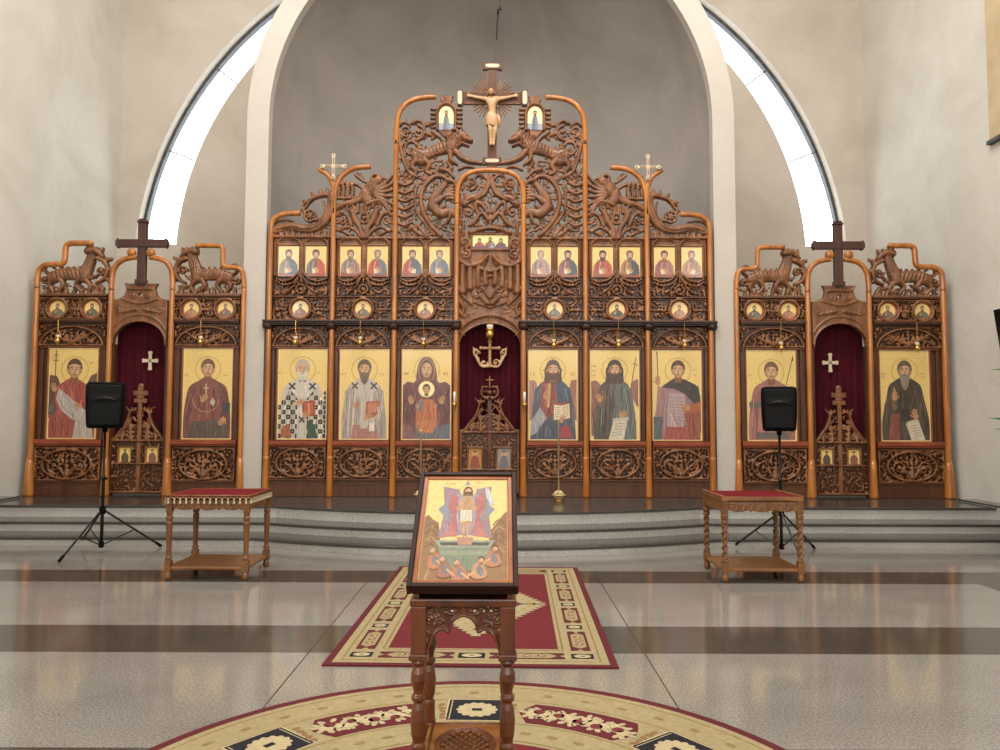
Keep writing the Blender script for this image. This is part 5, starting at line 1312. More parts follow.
def young_saint(p):
    halo(p, 0, H0 - .02, .2)
    robe(p, '#9c625a', .8, .32, .92, .36)
    p.P([(-.15, .88), (.0, .8), (.15, .88), (.2, .5), (.14, 0), (-.14, 0), (-.2, .5)], '#a66e62'); p.R(-.35, .5, -.14, .6, '#5e5a58'); p.R(-.23, .02, .26, .12, '#5f5b58'); p.P([(.2, .6), (.34, .6), (.35, .5), (.2, .5)], '#5e5a58')
    p.P([(-.12, .46), (.16, .4), (.14, .2), (-.1, .24)], '#9c4c44')
    folds(p, [[(-.2, .76), (-.24, .4), (-.24, .05)], [(-.08, .82), (-.1, .5), (-.1, .1)], [(.1, .82), (.12, .5), (.1, .1)], [(.24, .74), (.28, .4), (.28, .1)]], '#6c3c36')
    folds(p, [[(-.28, .66), (-.31, .2)], [(0, .76), (0, .5)]], '#c59084')
    p.L([(.16, .6), (.34, 1.28)], .011, '#6a4a2c', False); p.P([(.35, 1.33), (.32, 1.25), (.355, 1.245)], '#4c3a28')
    hand(p, .15, .6, 1.1, 1.1); hand(p, -.12, .56, 1.1, .8)
    head(p, 0, H0 - .02, 1.02, '#6b4a34', None, 0, skin='#bd8c66')
    strokes_text(p, -.36, 1.0, 3, .03, RED, 51)
def monk(p):
    halo(p, 0, H0, .2)
    robe(p, '#3c342a', .84, .30, .96, .37)
    p.P([(-.12, .92), (-.22, .86), (-.33, .55), (-.37, .1), (-.36, 0), (-.22, 0), (-.16, .5), (-.06, .86)], '#453b2f'); p.P([(-.24, .7), (-.15, .72), (-.12, .5), (-.2, .48)], '#6e5638')
    p.P([(-.24, .4), (-.1, .42), (-.1, 0), (-.27, 0)], '#7e4234'); p.P([(-.05, .5), (.06, .5), (.08, .3), (-.08, .3)], '#25211c')
    folds(p, [[(-.16, .85), (-.24, .5), (-.28, .1)], [(.1, .86), (.16, .5), (.16, .36)], [(.2, .82), (.28, .5), (.3, .1)], [(0, .8), (0, .5)]], '#1f1a14')
    folds(p, [[(.15, .85), (.22, .5)], [(-.28, .66), (-.33, .2)], [(.26, .74), (.33, .3)]], '#5f5444')
    p.P([(.0, .26), (.2, .3), (.3, 0), (.08, 0)], '#dccfb2'); p.P([(.0, .26), (.04, .3), (.18, .34), (.21, .29)], '#c9b996')
    for i in range(5): p.L([(.06 + .014 * i, .22 - .04 * i), (.18 + .018 * i, .245 - .04 * i)], .006, '#7a6448', False)
    hand(p, .16, .38, 1.2, 1.9); hand(p, -.17, .66, 1.15, 1.5, fl=-1)
    p.L([(-.17, .68), (-.17, .84)], .012, '#c9a968', False); p.L([(-.2, .79), (-.14, .79)], .012, '#c9a968', False)
    head(p, 0, H0, 1.05, '#5e5145', '#8f8371', .16, skin='#ad7e58')
    for x in (-.37, .24):
        for q in (0, .05): strokes_text(p, x, .98 + q, 4, .028, RED, int(x * 90) + int(q * 100) + 60)
IW, IH = .787, zf(348.9) - zf(440.6)
def big_icon(u, painter, label, y=None):
    cx = X(489.7 + (u - 489.7) * .99); z0 = zf(440.6) + .002; yb = YP - .012
    t = thing('icon_painting', (cx, yb, z0), label, 'icon', 'large icons of the lower row')
    p = FigPaint((cx, yb, z0), 1.0, eps=.00003)
    p.R(-IW / 2, 0, IW / 2, IH, '#c99a54'); p.R(-IW / 2 + .012, .012, IW / 2 - .012, IH - .012, '#efe0b0'); p.R(-IW / 2 + .02, .02, IW / 2 - .02, IH - .02, GOLD)
    n0 = len(p.f); v0 = len(p.v)
    p.o = (cx, yb, z0 + .02); p.mute = .2; painter(p); p.mute = 0
    lx, hx = cx - IW / 2 + .02, cx + IW / 2 - .02                       # keep the figure inside the painted field
    for i in range(v0, len(p.v)):
        a = p.v[i]; p.v[i] = (min(max(a[0], lx), hx), a[1], min(max(a[2], z0 + .02), z0 + IH - .02))
    p.build('painted_panel', M['paint'], t, backing=(cx - IW / 2, cx + IW / 2, yb, yb + .03, z0, z0 + IH), bcol='#7a4a26')
    mb = MB(); q = .012
    for a, b, c, d in ((cx - IW / 2 - q, cx - IW / 2, z0, z0 + IH), (cx + IW / 2, cx + IW / 2 + q, z0, z0 + IH), (cx - IW / 2 - q, cx + IW / 2 + q, z0 + IH, z0 + IH + q)):
        mb.box(a, b, yb - .02, yb + .03, c, d)
    mb.build('frame_slip', M['icon_inner'], t, bevel=.003)
    return t
for u, fn, lb in ((302.6, bishop_checked, 'icon of a white-haired bishop in a black and white chequered robe holding a red book'),
                  (364.5, bishop_grey, 'icon of a dark-bearded bishop in a pale grey robe with two dark crosses'),
                  (426.6, virgin, 'icon of a woman in a maroon veil with a haloed child at her breast'),
                  (553.0, christ, 'icon of a long-haired bearded man in blue and red holding an open book'),
                  (614.6, forerunner, 'icon of a winged bearded man in dark robes with an unrolled white scroll'),
                  (676.8, warrior, 'icon of a young warrior with a raised lance and dark cloak'),
                  (73.3, archangel, 'icon of a winged angel in red and white, partly behind the left loudspeaker'),
                  (207.8, martyr, 'icon of a young man in a maroon cloak on the left side screen'),
                  (771.2, young_saint, 'icon of a young saint in pinkish robes half hidden by the right loudspeaker'),
                  (904.6, monk, 'icon of a long-bearded monk in dark brown robes with a white scroll')):
    big_icon(u, fn, lb)

# small icons of the upper row
def bust(p, k, robec, mant, hair, beard, bl, flip=1, low=''):
    w, h = .33, .49
    p.E(0, .345, .085, .085, '#f0dca0', 28); p.RG(0, .345, .085, .005, LINE, 28)
    p.P([(-.03, .3), (-.09, .26), (-.14, .19), (-.155, .06), (-.155, 0), (.155, 0), (.155, .06), (.14, .19), (.09, .26), (.03, .3)], robec)
    q = [(0, .28), (.09, .26), (.14, .19), (.155, .06), (.155, 0), (-.02, 0), (-.04, .1), (.03, .17)]
    p.P([(flip * a, b) for a, b in q], mant)
    p.P([(-.155, .07), (-.155, 0), (.155, 0), (.155, .06), (.05, .03)], low or '#8e4a30')
    for a, b in (((-.07, .24), (-.1, .1)), ((.07, .24), (.1, .09)), ((.0, .22), (-.02, .1))): p.L([(a[0], a[1]), (b[0], b[1])], .007, '#4a2a20')
    p.L([(-.03, .25), (-.06, .1)], .008, '#d9c2a0'); p.P([(flip * -.06, .12), (flip * .02, .14), (flip * .03, .07), (flip * -.05, .05)], '#d8c8a4')
    hand(p, flip * .03, .1, .7, 2.4 if flip > 0 else .8)
    head(p, 0, .345, .62, hair, beard, bl, skin='#a8764e')
APO = [('#7a6a58', '#323d4e', '#3c2a1e', '#4a3424', .02, 1, 'icon with a dark blue mantle over a grey robe'), ('#5f5a50', '#b84a34', '#4a3020', None, 0, 1, 'icon with a bright red mantle over a dark robe'),
       ('#8c7c78', '#9a7670', '#6e5a48', '#857464', .02, 1, 'icon in pinkish grey robes with a grey beard'), ('#b4523c', '#66707a', '#8a7a68', '#8c7c6a', .02, 1, 'icon in an orange red robe and blue grey mantle'),
       ('#4c5560', '#a2443a', '#5c4838', '#6a5644', .02, -1, 'icon in a slate robe with a red mantle'), ('#6f7478', '#5c6672', '#7a6c5c', '#8a7c6c', .03, 1, 'icon in plain blue grey robes'),
       ('#927872', '#a58a84', '#9a8c7c', '#a39686', .03, 1, 'icon in dusty pink robes with a white beard'), ('#8a4a44', '#36424f', '#4a3424', '#523a28', .01, 1, 'icon in a maroon robe and navy mantle'),
       ('#a2493a', '#b05442', '#3c281c', '#442e20', .01, 1, 'icon dressed entirely in red'), ('#a2764e', '#3f4a54', '#6e5a44', '#77634e', .02, 1, 'icon in an ochre robe with a slate mantle'),
       ('#945a54', '#a26a5e', '#4a3222', None, 0, 1, 'icon of a beardless man in rose robes'), ('#9a6a50', '#ad7c60', '#75604c', '#7e6a56', .02, -1, 'icon in sandy brown robes')]
slots = [q for bay in SMALL for q in bay]; slots = slots + [(979.4 - b, 979.4 - a) for a, b in slots[::-1]]
ORD = ['upper row far left', 'upper row second left', 'upper row third left', 'upper row fourth left', 'upper row fifth left', 'just left of the supper icon', 'just right of the supper icon', 'upper row fifth right', 'upper row fourth right', 'upper row third right', 'upper row second right', 'upper row far right']
for (a, b), sp, od in zip(slots, APO, ORD):
    cx = X((a + b) / 2); w = (b - a) * S; z0, z1 = zf(277.3), zf(247); yb = YP - .022; h = z1 - z0
    p = FigPaint((cx, yb, z0), 1.0, eps=.00005); p.amin = .0012; p.R(-w / 2, 0, w / 2, h, GOLD); p.mute = .06; bust(p, 1, sp[0], sp[1], sp[2], sp[3], sp[4], sp[5])
    o = p.build('small_icon', M['paint'], None, (cx, yb, z0), backing=(cx - w / 2, cx + w / 2, yb, yb + .015, z0, z1), bcol='#7a4a26')
    tag(o, 'small ' + sp[6] + ', ' + od, 'icon', 'small icons of the upper row')
# the supper icon over the royal doors
z0, z1 = zf(249.2), zf(235.4); w = 35.6 * S; cx = XC; yb = YP - .022; h = z1 - z0
p = Paint((cx, yb, z0), eps=.0002); p.R(-w / 2, 0, w / 2, h, '#efd98f')
for x, c1, c2 in ((-.17, '#8e3a3a', '#a24c44'), (0, '#8a5a44', '#7c7a80'), (.17, '#6a4a3c', '#3f4a5a')):
    y = .13 + (.015 if x == 0 else 0)
    p.E(x, y, .04, .04, '#e3c46c', 20)
    p.P([(x - .02, y - .02), (x - .075, y - .06), (x - .09, .0), (x + .09, .0), (x + .075, y - .06), (x + .02, y - .02)], c1); p.P([(x, y - .02), (x + .07, y - .06), (x + .09, 0), (x + .01, 0)], c2)
    head(p, x, y, .3, '#4a3020', '#4a3020' if x == 0 else None, 0, skin='#a8764e')
p.P([(-w / 2, 0), (-w / 2, .035), (-.05, .05), (.08, .045), (w / 2, .03), (w / 2, 0)], '#6a4248'); p.P([(-.03, .02), (.04, .05), (.07, .02)], '#b4b4b0')
o = p.build('supper_icon', M['paint'], None, (cx, yb, z0), backing=(cx - w / 2, cx + w / 2, yb, yb + .015, z0, z1), bcol='#7a4a26')
tag(o, 'small wide icon of three seated figures over the royal doors', 'icon')
# round medallions
def medallion(u, y, rad, label, group, c, hair, beard):
    cx = X(u); z = zf(y); yb = YP - .014; rr = rad * S
    p = Paint((cx, yb, z), eps=.0002); p.E(0, 0, rr, rr, '#e6c57c', 32); p.RG(0, 0, rr * .92, rr * .08, '#b98540', 32)
    p.E(0, .038, .045, .045, '#f0dca0', 20); p.P([(-.03, .0), (-.085, -.04), (-.1, -.075), (-.05, -.115), (.05, -.115), (.1, -.075), (.085, -.04), (.03, .0)], c[0]); p.P([(0, 0), (.08, -.04), (.1, -.075), (.05, -.115), (.0, -.12)], c[1])
    hand(p, -.03, -.06, .45, 1.2); head(p, 0, .035, .33, hair, beard, 0, skin='#a8764e')
    mb = MB().lathe([(rr, 0), (rr, .014)], (0, 0, 0), 32)
    o = p.build('medallion_icon', M['paint'], None, (cx, yb, z)); tag(o, label, 'icon', group)
    R_ = MB().tube([(cx + (rr + .012) * math.cos(2 * PI * i / 32), yb + .002, z + (rr + .012) * math.sin(2 * PI * i / 32)) for i in range(32)], .014, 8, True); R_.build('medallion_rim', M['frame_red'], o, smooth=True)
MC = [(('#6a3a34', '#7c4840'), '#3c281c', '#3c281c'), (('#5a5a4c', '#6f6a5a'), '#6a5844', '#7a6a58'), (('#8a5848', '#9c6a54'), '#4a3020', '#4a3020'), (('#4a5240', '#6a6a58'), '#5c4a38', '#6a5844'), (('#5c4a3c', '#3e4e48'), '#3c281c', '#46301f'), (('#9a6a54', '#b08468'), '#5c4a38', None)]
ms = [(a + b) / 2 for a, b in BAYS]; ms = ms + [979.4 - m for m in ms[::-1]]
NM = ['above the chequered bishop icon', 'above the grey-robed bishop icon', 'above the veiled woman icon', 'above the icon of the man with the open book', 'above the winged man icon', 'above the young warrior icon']
for m, c, nm in zip(ms, MC, NM): medallion(m, MEDY, 8.3, 'round gold bust medallion ' + nm, 'round medallions of the main screen', *c)
WM = [(57.9, 'left of the pair above the angel icon'), (92.4, 'right of the pair above the angel icon'), (191.6, 'left of the pair above the maroon-cloaked icon'), (225.6, 'right of the pair above the maroon-cloaked icon'),
      (979.4 - 225.6, 'left of the pair above the pinkish saint icon'), (979.4 - 191.6, 'right of the pair above the pinkish saint icon'), (979.4 - 92.4, 'left of the pair above the monk icon'), (979.4 - 57.9, 'right of the pair above the monk icon')]
for k, (m, nm) in enumerate(WM): medallion(wf(m) if m < 489 else 979.4 - wf(979.4 - m), 310.1, 8.0, 'round gold medallion, ' + nm, 'round medallions of the side screens', *MC[(k * 2 + 1) % 6])
# two arched icons at the top
for sg in (0, 1):
    u = 445 if not sg else 979.4 - 445; cx = X(u); yb = YP - .058; z0 = zf(131.2)
    p = Paint((cx, yb, z0), eps=.0002); k = S
    P = [(-7.4 * k, 0), (7.4 * k, 0)] + [(7.4 * k * math.cos(PI * i / 20), 14.6 * k + 9.4 * k * math.sin(PI * i / 20)) for i in range(21)]
    p.P(P, '#f3e3a8'); p.P([(-7.4 * k, 0), (7.4 * k, 0), (7.4 * k, 6 * k), (3 * k, 7 * k), (-3 * k, 6.4 * k), (-7.4 * k, 7 * k)], '#8f98a6')
    p.P([(-.05, 0), (.05, 0), (.045, .16), (.02, .25), (-.02, .25), (-.045, .16)], '#6e6a68' if not sg else '#5c6672'); p.P([(0, 0), (.05, 0), (.045, .16), (.01, .24)], '#7c8088'); p.E(0, .275, .04, .04, '#e9cf86', 20); head(p, 0, .275, .3, '#4a3020', '#4a3020', 0, skin='#96704e')
    o = p.build('arched_icon', M['paint'], None, (cx, yb, z0)); tag(o, 'small arched icon of a standing figure above the carved lion ' + ('left' if not sg else 'right') + ' of the crucifix', 'icon', 'arched icons beside the crucifix')
    MB().prism([(cx + a, z0 + b) for a, b in P], yb, yb + .012).build('icon_board', M['icon_inner'], o)
# ------------------------------------------------------------------ royal doors and side doors
zs, zt = zf(431), zf(401)
RD = []
for sg, lb in ((-1, 'carved left leaf of the central royal doors, behind the standing icon'), (1, 'carved right leaf of the central royal doors, carrying the crown and cross')):
    t = door_leaf(sg, XC, .455, PZ + .05, zs, zt, 'royal_door', lb, 'royal door leaves', zf(468), .2, .3, 300 + sg)
    cx = XC + sg * .2275; z0 = zf(468); yb = YP + .08 - .014
    p = Paint((cx, yb, z0), eps=.0002); p.R(-.1, 0, .1, .3, '#b07c40' if sg < 0 else '#8f8a84'); p.P([(-.08, 0), (-.05, .16), (0, .2), (.05, .16), (.08, 0)], '#8c4a34' if sg < 0 else '#6d6a6c')
    p.E(0, .22, .04, .04, '#d9b55c', 18); head(p, 0, .22, .3, '#4a3020', None, 0)
    p.build('door_icon', M['paint'], t); RD.append(t)
t = RD[1]; mb = MB(); yb = YP + .055
mb.box(XC - .035, XC + .035, yb, yb + .05, PZ + .05, zf(399)); mb.build('meeting_stile', M['stand_wood'], t, bevel=.006)
r = Relief(480, 374, 499, 402, .0075)
for sg in (-1, 1):
    g = lambda L: [(489.7 + sg * a, b) for a, b in L]
    r.stroke(g([(2, 399), (7, 396), (8.4, 391), (6, 387), (2.5, 387)]), 1.4, 1.2, 1, .014); r.spiral(489.7 + sg * 5, 391.5, 2.2, 0, 1.2, sg, .8); r.dot(489.7 + sg * 7.6, 386.4, 1.2, 1, .014); r.stroke(g([(0, 397), (6, 397)]), 1.3, 1.1, 1, .014)
    r.stroke(g([(0, 380), (3.6, 380)]), .95, 1.0, 1, .014, curve=False)
r.stroke([(489.7, 376.5), (489.7, 388)], .95, .95, 1, .014, curve=False); r.dot(489.7, 392.5, 2.6, 1, .012)
r.build('crown_and_cross', M['carved'], t, yb, .02)
zs, zt = zf(440.5), zf(411)
for sd, cx in (('left', X(wf(141))), ('right', X(979.4 - wf(141)))):
    for sg in (-1, 1):
        t = door_leaf(sg, cx, .43, PZ + .05, zs, zt, 'side_door', ('left' if sg < 0 else 'right') + ' carved leaf of the ' + sd + ' side screen doorway', 'side door leaves', zf(463), .17, .22, 320 + sg + (7 if sd == 'left' else 0), YP + .08)
        xx = cx + sg * .215; z0 = zf(463); yb = YP + .08 - .014
        p = Paint((xx, yb, z0), eps=.0002); p.R(-.085, 0, .085, .22, '#e6c56c'); p.P([(-.05, -.05), (-.06, .08), (-.03, .14), (.03, .14), (.06, .08), (.05, -.05)], '#5a4a38' if sg < 0 else '#8a5a4a'); p.E(0, .16, .035, .035, '#f0dca0', 18); head(p, 0, .16, .26, '#4a3020', '#4a3020' if sg < 0 else None, 0)
        p.build('door_icon', M['paint'], t)
        if sg > 0:
            mb = MB(); y0 = YP + .05
            mb.box(cx - .03, cx + .03, y0, y0 + .05, PZ + .05, zf(404)); mb.build('meeting_stile', M['carved'], t, bevel=.005)
            f_ = MB()
            for a, b, c in ((.1, 404, 399.5), (.055, 399.5, 395), (.115, 396.5, 391.5), (.045, 391.5, 388.5)): f_.box(cx - a / 1.0, cx + a / 1.0, y0 + .005, y0 + .045, zf(b), zf(c))
            f_.ball((cx, y0 + .025, zf(387)), .05, .025, .045); f_.build('finial', M['carved'], t, bevel=.008)

# ------------------------------------------------------------------ pale trefoil crosses in the forks of the posts
def trefoil(u, y, label):
    cx, cz = X(u), zf(y); yb = YP - .13
    t = thing('trefoil_cross', (cx, yb, zf(y + 13)), label, 'cross', 'pale crosses on the forked posts')
    mb = MB(); inl = MB()
    mb.box(cx - .022, cx + .022, yb, yb + .03, cz - .17, cz + .17); mb.box(cx - .17, cx + .17, yb + .001, yb + .029, cz - .022, cz + .022)
    for a, b in ((1, 0), (-1, 0), (0, 1), (0, -1)):
        c = (cx + a * .175, cz + b * .175)
        mb.tube([(c[0] + .024 * math.cos(2 * PI * i / 16), yb + .015, c[1] + .024 * math.sin(2 * PI * i / 16)) for i in range(16)], .013, 8, True)
        inl.box(cx + min(a, 0) * .13 + (0.03 if a > 0 else -.008 if a == 0 else -.0), cx + max(a, 0) * .13 + (.008 if a == 0 else 0) - (.03 if a < 0 else 0), yb - .003, yb + .002, cz + (min(b, 0) * .13 if b else -.008) + (.03 if b > 0 else 0), cz + (max(b, 0) * .13 if b else .008) - (.03 if b < 0 else 0))
        inl.ball((c[0], yb + .01, c[1]), .013, .012, .013, 8, 6)
    mb.build('cross_body', M['ivory'], t, bevel=.004); inl.build('dark_inlay', M['carved'], t)
trefoil(333, 169.2, 'pale inlaid cross in the forked post left of the crucifix'); trefoil(646.9, 169.2, 'pale inlaid cross in the forked post right of the crucifix')

# ------------------------------------------------------------------ crucifix
CX = X(491.3); yb = YP - .06
t = thing('crucifix', (CX, yb, zf(166)), 'dark wooden crucifix with a pale carved figure on top of the screen', 'crucifix')
cz = zf(99.6); mb = MB()
mb.box(CX - .078, CX + .078, yb, yb + .06, zf(171), zf(71)); mb.box(CX - .47, CX + .47, yb - .004, yb + .056, cz - .1, cz + .1)
for s_ in (-1, 1):
    mb.box(CX + s_ * .515 - .045, CX + s_ * .515 + .045, yb - .012, yb + .06, cz - .13, cz + .13)
mb.box(CX - .16, CX + .16, yb - .012, yb + .06, zf(71.5), zf(64.5)); mb.box(CX - .15, CX + .15, yb - .012, yb + .06, zf(166), zf(158.5)); mb.box(CX - .02, CX + .02, yb, yb + .05, zf(65), zf(62))
mb.build('cross_beams', M['post_dark'], t, bevel=.01)
g = MB()
for s_ in (-1, 1):
    for q in (-1, 1): g.box(CX + s_ * .02 + (s_ * .05 if s_ > 0 else s_ * .05) - .006, CX + s_ * .07 + .006, yb - .006, yb + .01, (cz + .09) if q > 0 else zf(158), zf(72) if q > 0 else cz - .09)
    for q in (-1, 1): g.box(min(CX + s_ * .09, CX + s_ * .45), max(CX + s_ * .09, CX + s_ * .45), yb - .010, yb, cz + q * .09 - .007, cz + q * .09 + .007)
g.build('edge_moulding', M['carved'], t)
def plate(x, z, rx, rz, name='end_plate'):
    P = []
    for i in range(24):
        a = 2 * PI * i / 24; e = .5
        P.append((x + rx * abs(math.cos(a)) ** e * (1 if math.cos(a) >= 0 else -1), z + rz * abs(math.sin(a)) ** e * (1 if math.sin(a) >= 0 else -1)))
    MB().prism(P, yb - .026, yb - .012).build(name, M['ivory'], t, bevel=.003)
plate(CX - .52, cz, .038, .11); plate(CX + .52, cz, .038, .11); plate(CX, zf(68), .11, .032); plate(CX, zf(162.3), .11, .03)
for qx in (-1, 1):
    for qz in (-1, 1):
        rm = MB()
        for k in range(5):
            a = .35 + k * .22; r0, r1 = .10 + .0 * k, .27 + .02 * (k % 2)
            d = (qx * math.cos(a), qz * math.sin(a)); c0 = (CX + qx * .055, cz + qz * .05)
            rm.tube([(c0[0] + d[0] * r0, yb + .02, c0[1] + d[1] * r0), (c0[0] + d[0] * r1, yb + .02, c0[1] + d[1] * r1)], .012, 6)
        rm.build('ray_cluster', M['carved'], t)
# carved body: one skinned surface
def skin_body(name, V, E, root, mat, parent, sub=2):
    me = bpy.data.meshes.new(name); off = wl(parent)
    me.from_pydata([tuple(Vector(v[:3]) - off) for v in V], E, [])
    o = bpy.data.objects.new(name, me); COL.objects.link(o); o.parent = parent; me.materials.append(mat)
    m = o.modifiers.new('skin', 'SKIN'); m.use_smooth_shade = True
    for i, v in enumerate(V):
        r = v[3]; me.skin_vertices[0].data[i].radius = r if isinstance(r, tuple) else (r, r)
    me.skin_vertices[0].data[root].use_root = True
    s_ = o.modifiers.new('sub', 'SUBSURF'); s_.levels = sub; s_.render_levels = sub
    return o
yc = yb - .045; zc = cz - .01
V = [(CX + .005, yc, zc - .34, .06), (CX + .0, yc - .01, zc - .23, .054), (CX, yc - .02, zc - .12, .076), (CX, yc - .015, zc - .045, .07), (CX - .008, yc - .03, zc + .005, .028), (CX - .018, yc - .05, zc + .045, .046), (CX - .022, yc - .055, zc + .085, .04)]
E_ = [(0, 1), (1, 2), (2, 3), (3, 4), (4, 5), (5, 6)]
for s_ in (-1, 1):
    b = len(V)
    V += [(CX + s_ * .1, yc - .01, zc - .03, .036), (CX + s_ * .22, yc, zc - .005, .027), (CX + s_ * .335, yc + .01, zc + .025, .021), (CX + s_ * .372, yc + .01, zc + .035, (.016, .024))]
    E_ += [(3, b), (b, b + 1), (b + 1, b + 2), (b + 2, b + 3)]
    for k, (dz, ln) in enumerate(((.018, .034), (.006, .042), (-.006, .040), (-.018, .032))):
        n = len(V); V += [(CX + s_ * (.372 + ln * .55), yc + .0, zc + .035 + dz, .0075), (CX + s_ * (.372 + ln), yc - .012, zc + .036 + dz * 1.1, .006)]; E_ += [(b + 3, n), (n, n + 1)]
    n = len(V); V += [(CX + s_ * .375, yc - .005, zc + .066, .0075), (CX + s_ * .392, yc - .012, zc + .078, .006)]; E_ += [(b + 3, n), (n, n + 1)]
    n = len(V)
    V += [(CX + s_ * .045, yc - .005, zc - .38, .054), (CX + s_ * .036 + .012, yc - .035, zc - .545, .04), (CX + s_ * .026 + .004, yc - .005, zc - .65, .033), (CX + s_ * .021, yc, zc - .745, .024), (CX + s_ * .023, yc - .035, zc - .79, (.021, .018))]
    E_ += [(0, n), (n, n + 1), (n + 1, n + 2), (n + 2, n + 3), (n + 3, n + 4)]
body = skin_body('carved_figure', V, E_, 0, M['pale_wood'], t)
lc = MB(); vs = []; fs = []; N = 24
for j, (dz, rx, ry) in enumerate(((-.27, .075, .064), (-.31, .094, .074), (-.37, .108, .08), (-.43, .104, .078), (-.475, .096, .07))):
    for i in range(N):
        a = 2 * PI * i / N; q = 1 + .06 * math.sin(5 * a + j); vs.append((CX + rx * q * math.cos(a), yc - .01 + ry * q * math.sin(a), zc + dz + .02 * math.sin(a * 2)))
for j in range(4):
    for i in range(N): fs.append((j * N + i, (j + 1) * N + i, (j + 1) * N + (i + 1) % N, j * N + (i + 1) % N))
lc.add(vs, fs); lc.tube([(CX + .09, yc - .05, zc - .31), (CX + .112, yc - .05, zc - .38), (CX + .108, yc - .05, zc - .5)], [.02, .028, .012], 8)
lc.build('loincloth', M['pale_wood'], t, smooth=True)
hm = MB(); hx, hz = CX - .02, zc + .066
hm.ball((hx, yc - .045, hz + .012), .056, .05, .06)
for s_ in (-1, 1): hm.tube([(hx + s_ * .045, yc - .05, hz + .02), (hx + s_ * .056, yc - .05, hz - .03), (hx + s_ * .05, yc - .045, hz - .085)], [.02, .022, .008], 8)
hm.ball((hx, yc - .1, hz - .05), .026, .022, .032); hm.build('hair_and_beard', M['table_wood'], t, smooth=True)
fm = MB(); fm.ball((hx, yc - .085, hz - .004), .038, .03, .05); fm.ball((hx, yc - .117, hz - .008), .008, .01, .014)
for s_ in (-1, 1): fm.ball((hx + s_ * .015, yc - .11, hz + .008), .006, .005, .004, 8, 6)
fm.build('face', M['pale_wood'], t, smooth=True)

# ------------------------------------------------------------------ hanging wire above the crucifix
wx = (497 - 500) / 750 * 12.9; a = zf(8, 12.9); b = zf(62, 12.9)
t = thing('hanging_wire', (wx, 12.9, b), 'thin dark wire with a hooked end hanging in the apse above the crucifix', 'wire')
MB().tube([(wx + .05, 12.9, zf(9, 12.9) - .02), (wx + .03, 12.9, zf(7.5, 12.9)), (wx, 12.9, zf(9, 12.9)), (wx - .005, 12.9, zf(14, 12.9))], .02, 8).build('hook', M['black_metal'], t, smooth=True)
MB().tube([(wx + .03, 12.9, zf(7.5, 12.9)), (wx + .03, 12.9, 9.87)], .006, 6).build('upper_cord', M['black_metal'], t)
MB().tube([(wx - .005, 12.9, zf(14, 12.9)), (wx - .03, 12.9, zf(40, 12.9))], .014, 8).build('rod', M['black_metal'], t)
MB().tube([(wx - .03, 12.9, zf(40, 12.9)), (wx - .06, 12.9, b)], .006, 6).build('cord', M['dark_steel'], t)

# ------------------------------------------------------------------ small hanging vigil lamps, candles, brass stands
def vigil(u, y, ytop, label, k=1.0, dep=.16, group='vigil lamps before the large icons'):
    cx = X(u); yy = YP - dep; z = zf(y)
    t = thing('vigil_lamp', (cx, yy, z), label, 'lamp', group)
    MB().lathe([(.004, -.075 * k), (.014 * k, -.06 * k), (.008 * k, -.05 * k), (.03 * k, -.03 * k), (.042 * k, 0), (.036 * k, .02 * k), (.028 * k, .03 * k), (.04 * k, .045 * k), (.042 * k, .052 * k), (.036 * k, .052 * k)], (cx, yy, z), 14).build('lamp_bowl', M['gold'], t, smooth=True)
    MB().lathe([(.02 * k, .03 * k), (.028 * k, .07 * k), (.03 * k, .09 * k), (.025 * k, .088 * k)], (cx, yy, z), 12).build('lamp_glass', M['lamp_white'], t, smooth=True)
    ch = MB(); zt_ = zf(ytop)
    for i in range(3):
        a = 2 * PI * i / 3 + .5; ch.tube([(cx + .04 * k * math.cos(a), yy + .04 * k * math.sin(a), z + .05 * k), (cx, yy, z + .2 * k)], .003, 5)
    ch.tube([(cx, yy, z + .2 * k), (cx, yy, zt_)], .004, 5); ch.tube([(cx, yy, zt_), (cx, YP, zt_ + .01)], .005, 5); ch.build('lamp_chain', M['gold'], t)
for u, y, lb in ((299, 344, 'the chequered bishop icon'), (362.5, 344, 'the grey-robed bishop icon'), (424.6, 345, 'the veiled woman icon'), (552.6, 346, 'the icon of the man with the open book'), (616, 346, 'the winged man icon'), (681, 346, 'the young warrior icon'),
                 (66, 343, 'the angel icon'), (206, 344, 'the maroon-cloaked icon'), (775.5, 348, 'the pinkish saint icon'), (909, 348, 'the monk icon')):
    vigil(u, y, 322.5, 'small brass hanging lamp in front of ' + lb)
vigil(489.7, 335, 322, 'larger brass hanging lamp in the royal doorway above the curtain emblem', 1.7, .06, None)
for sg, nm in ((-1, 'left'), (1, 'right')):
    cx = X(489.7 + sg * 34.2); yy = YP - .16; z = zf(406)
    t = thing('candle_sconce', (cx, yy, z), 'white candle in a brass holder on the post ' + nm + ' of the royal doors', 'candle holder', 'candles on the royal door posts')
    MB().lathe([(.006, -.07), (.018, -.05), (.01, -.03), (.035, 0), (.04, .03), (.028, .05), (.036, .06), (.03, .06)], (cx, yy, z), 14).build('holder', M['gold'], t, smooth=True)
    MB().tube([(cx, yy, z - .03), (cx - sg * .0, yy + .05, z - .06), (cx, YP - .09, z - .02)], .009, 8).build('bracket', M['gold'], t, smooth=True)
    MB().lathe([(.02, .05), (.02, .2), (.006, .22)], (cx, yy, z), 12).build('candle', M['wax'], t, smooth=True)
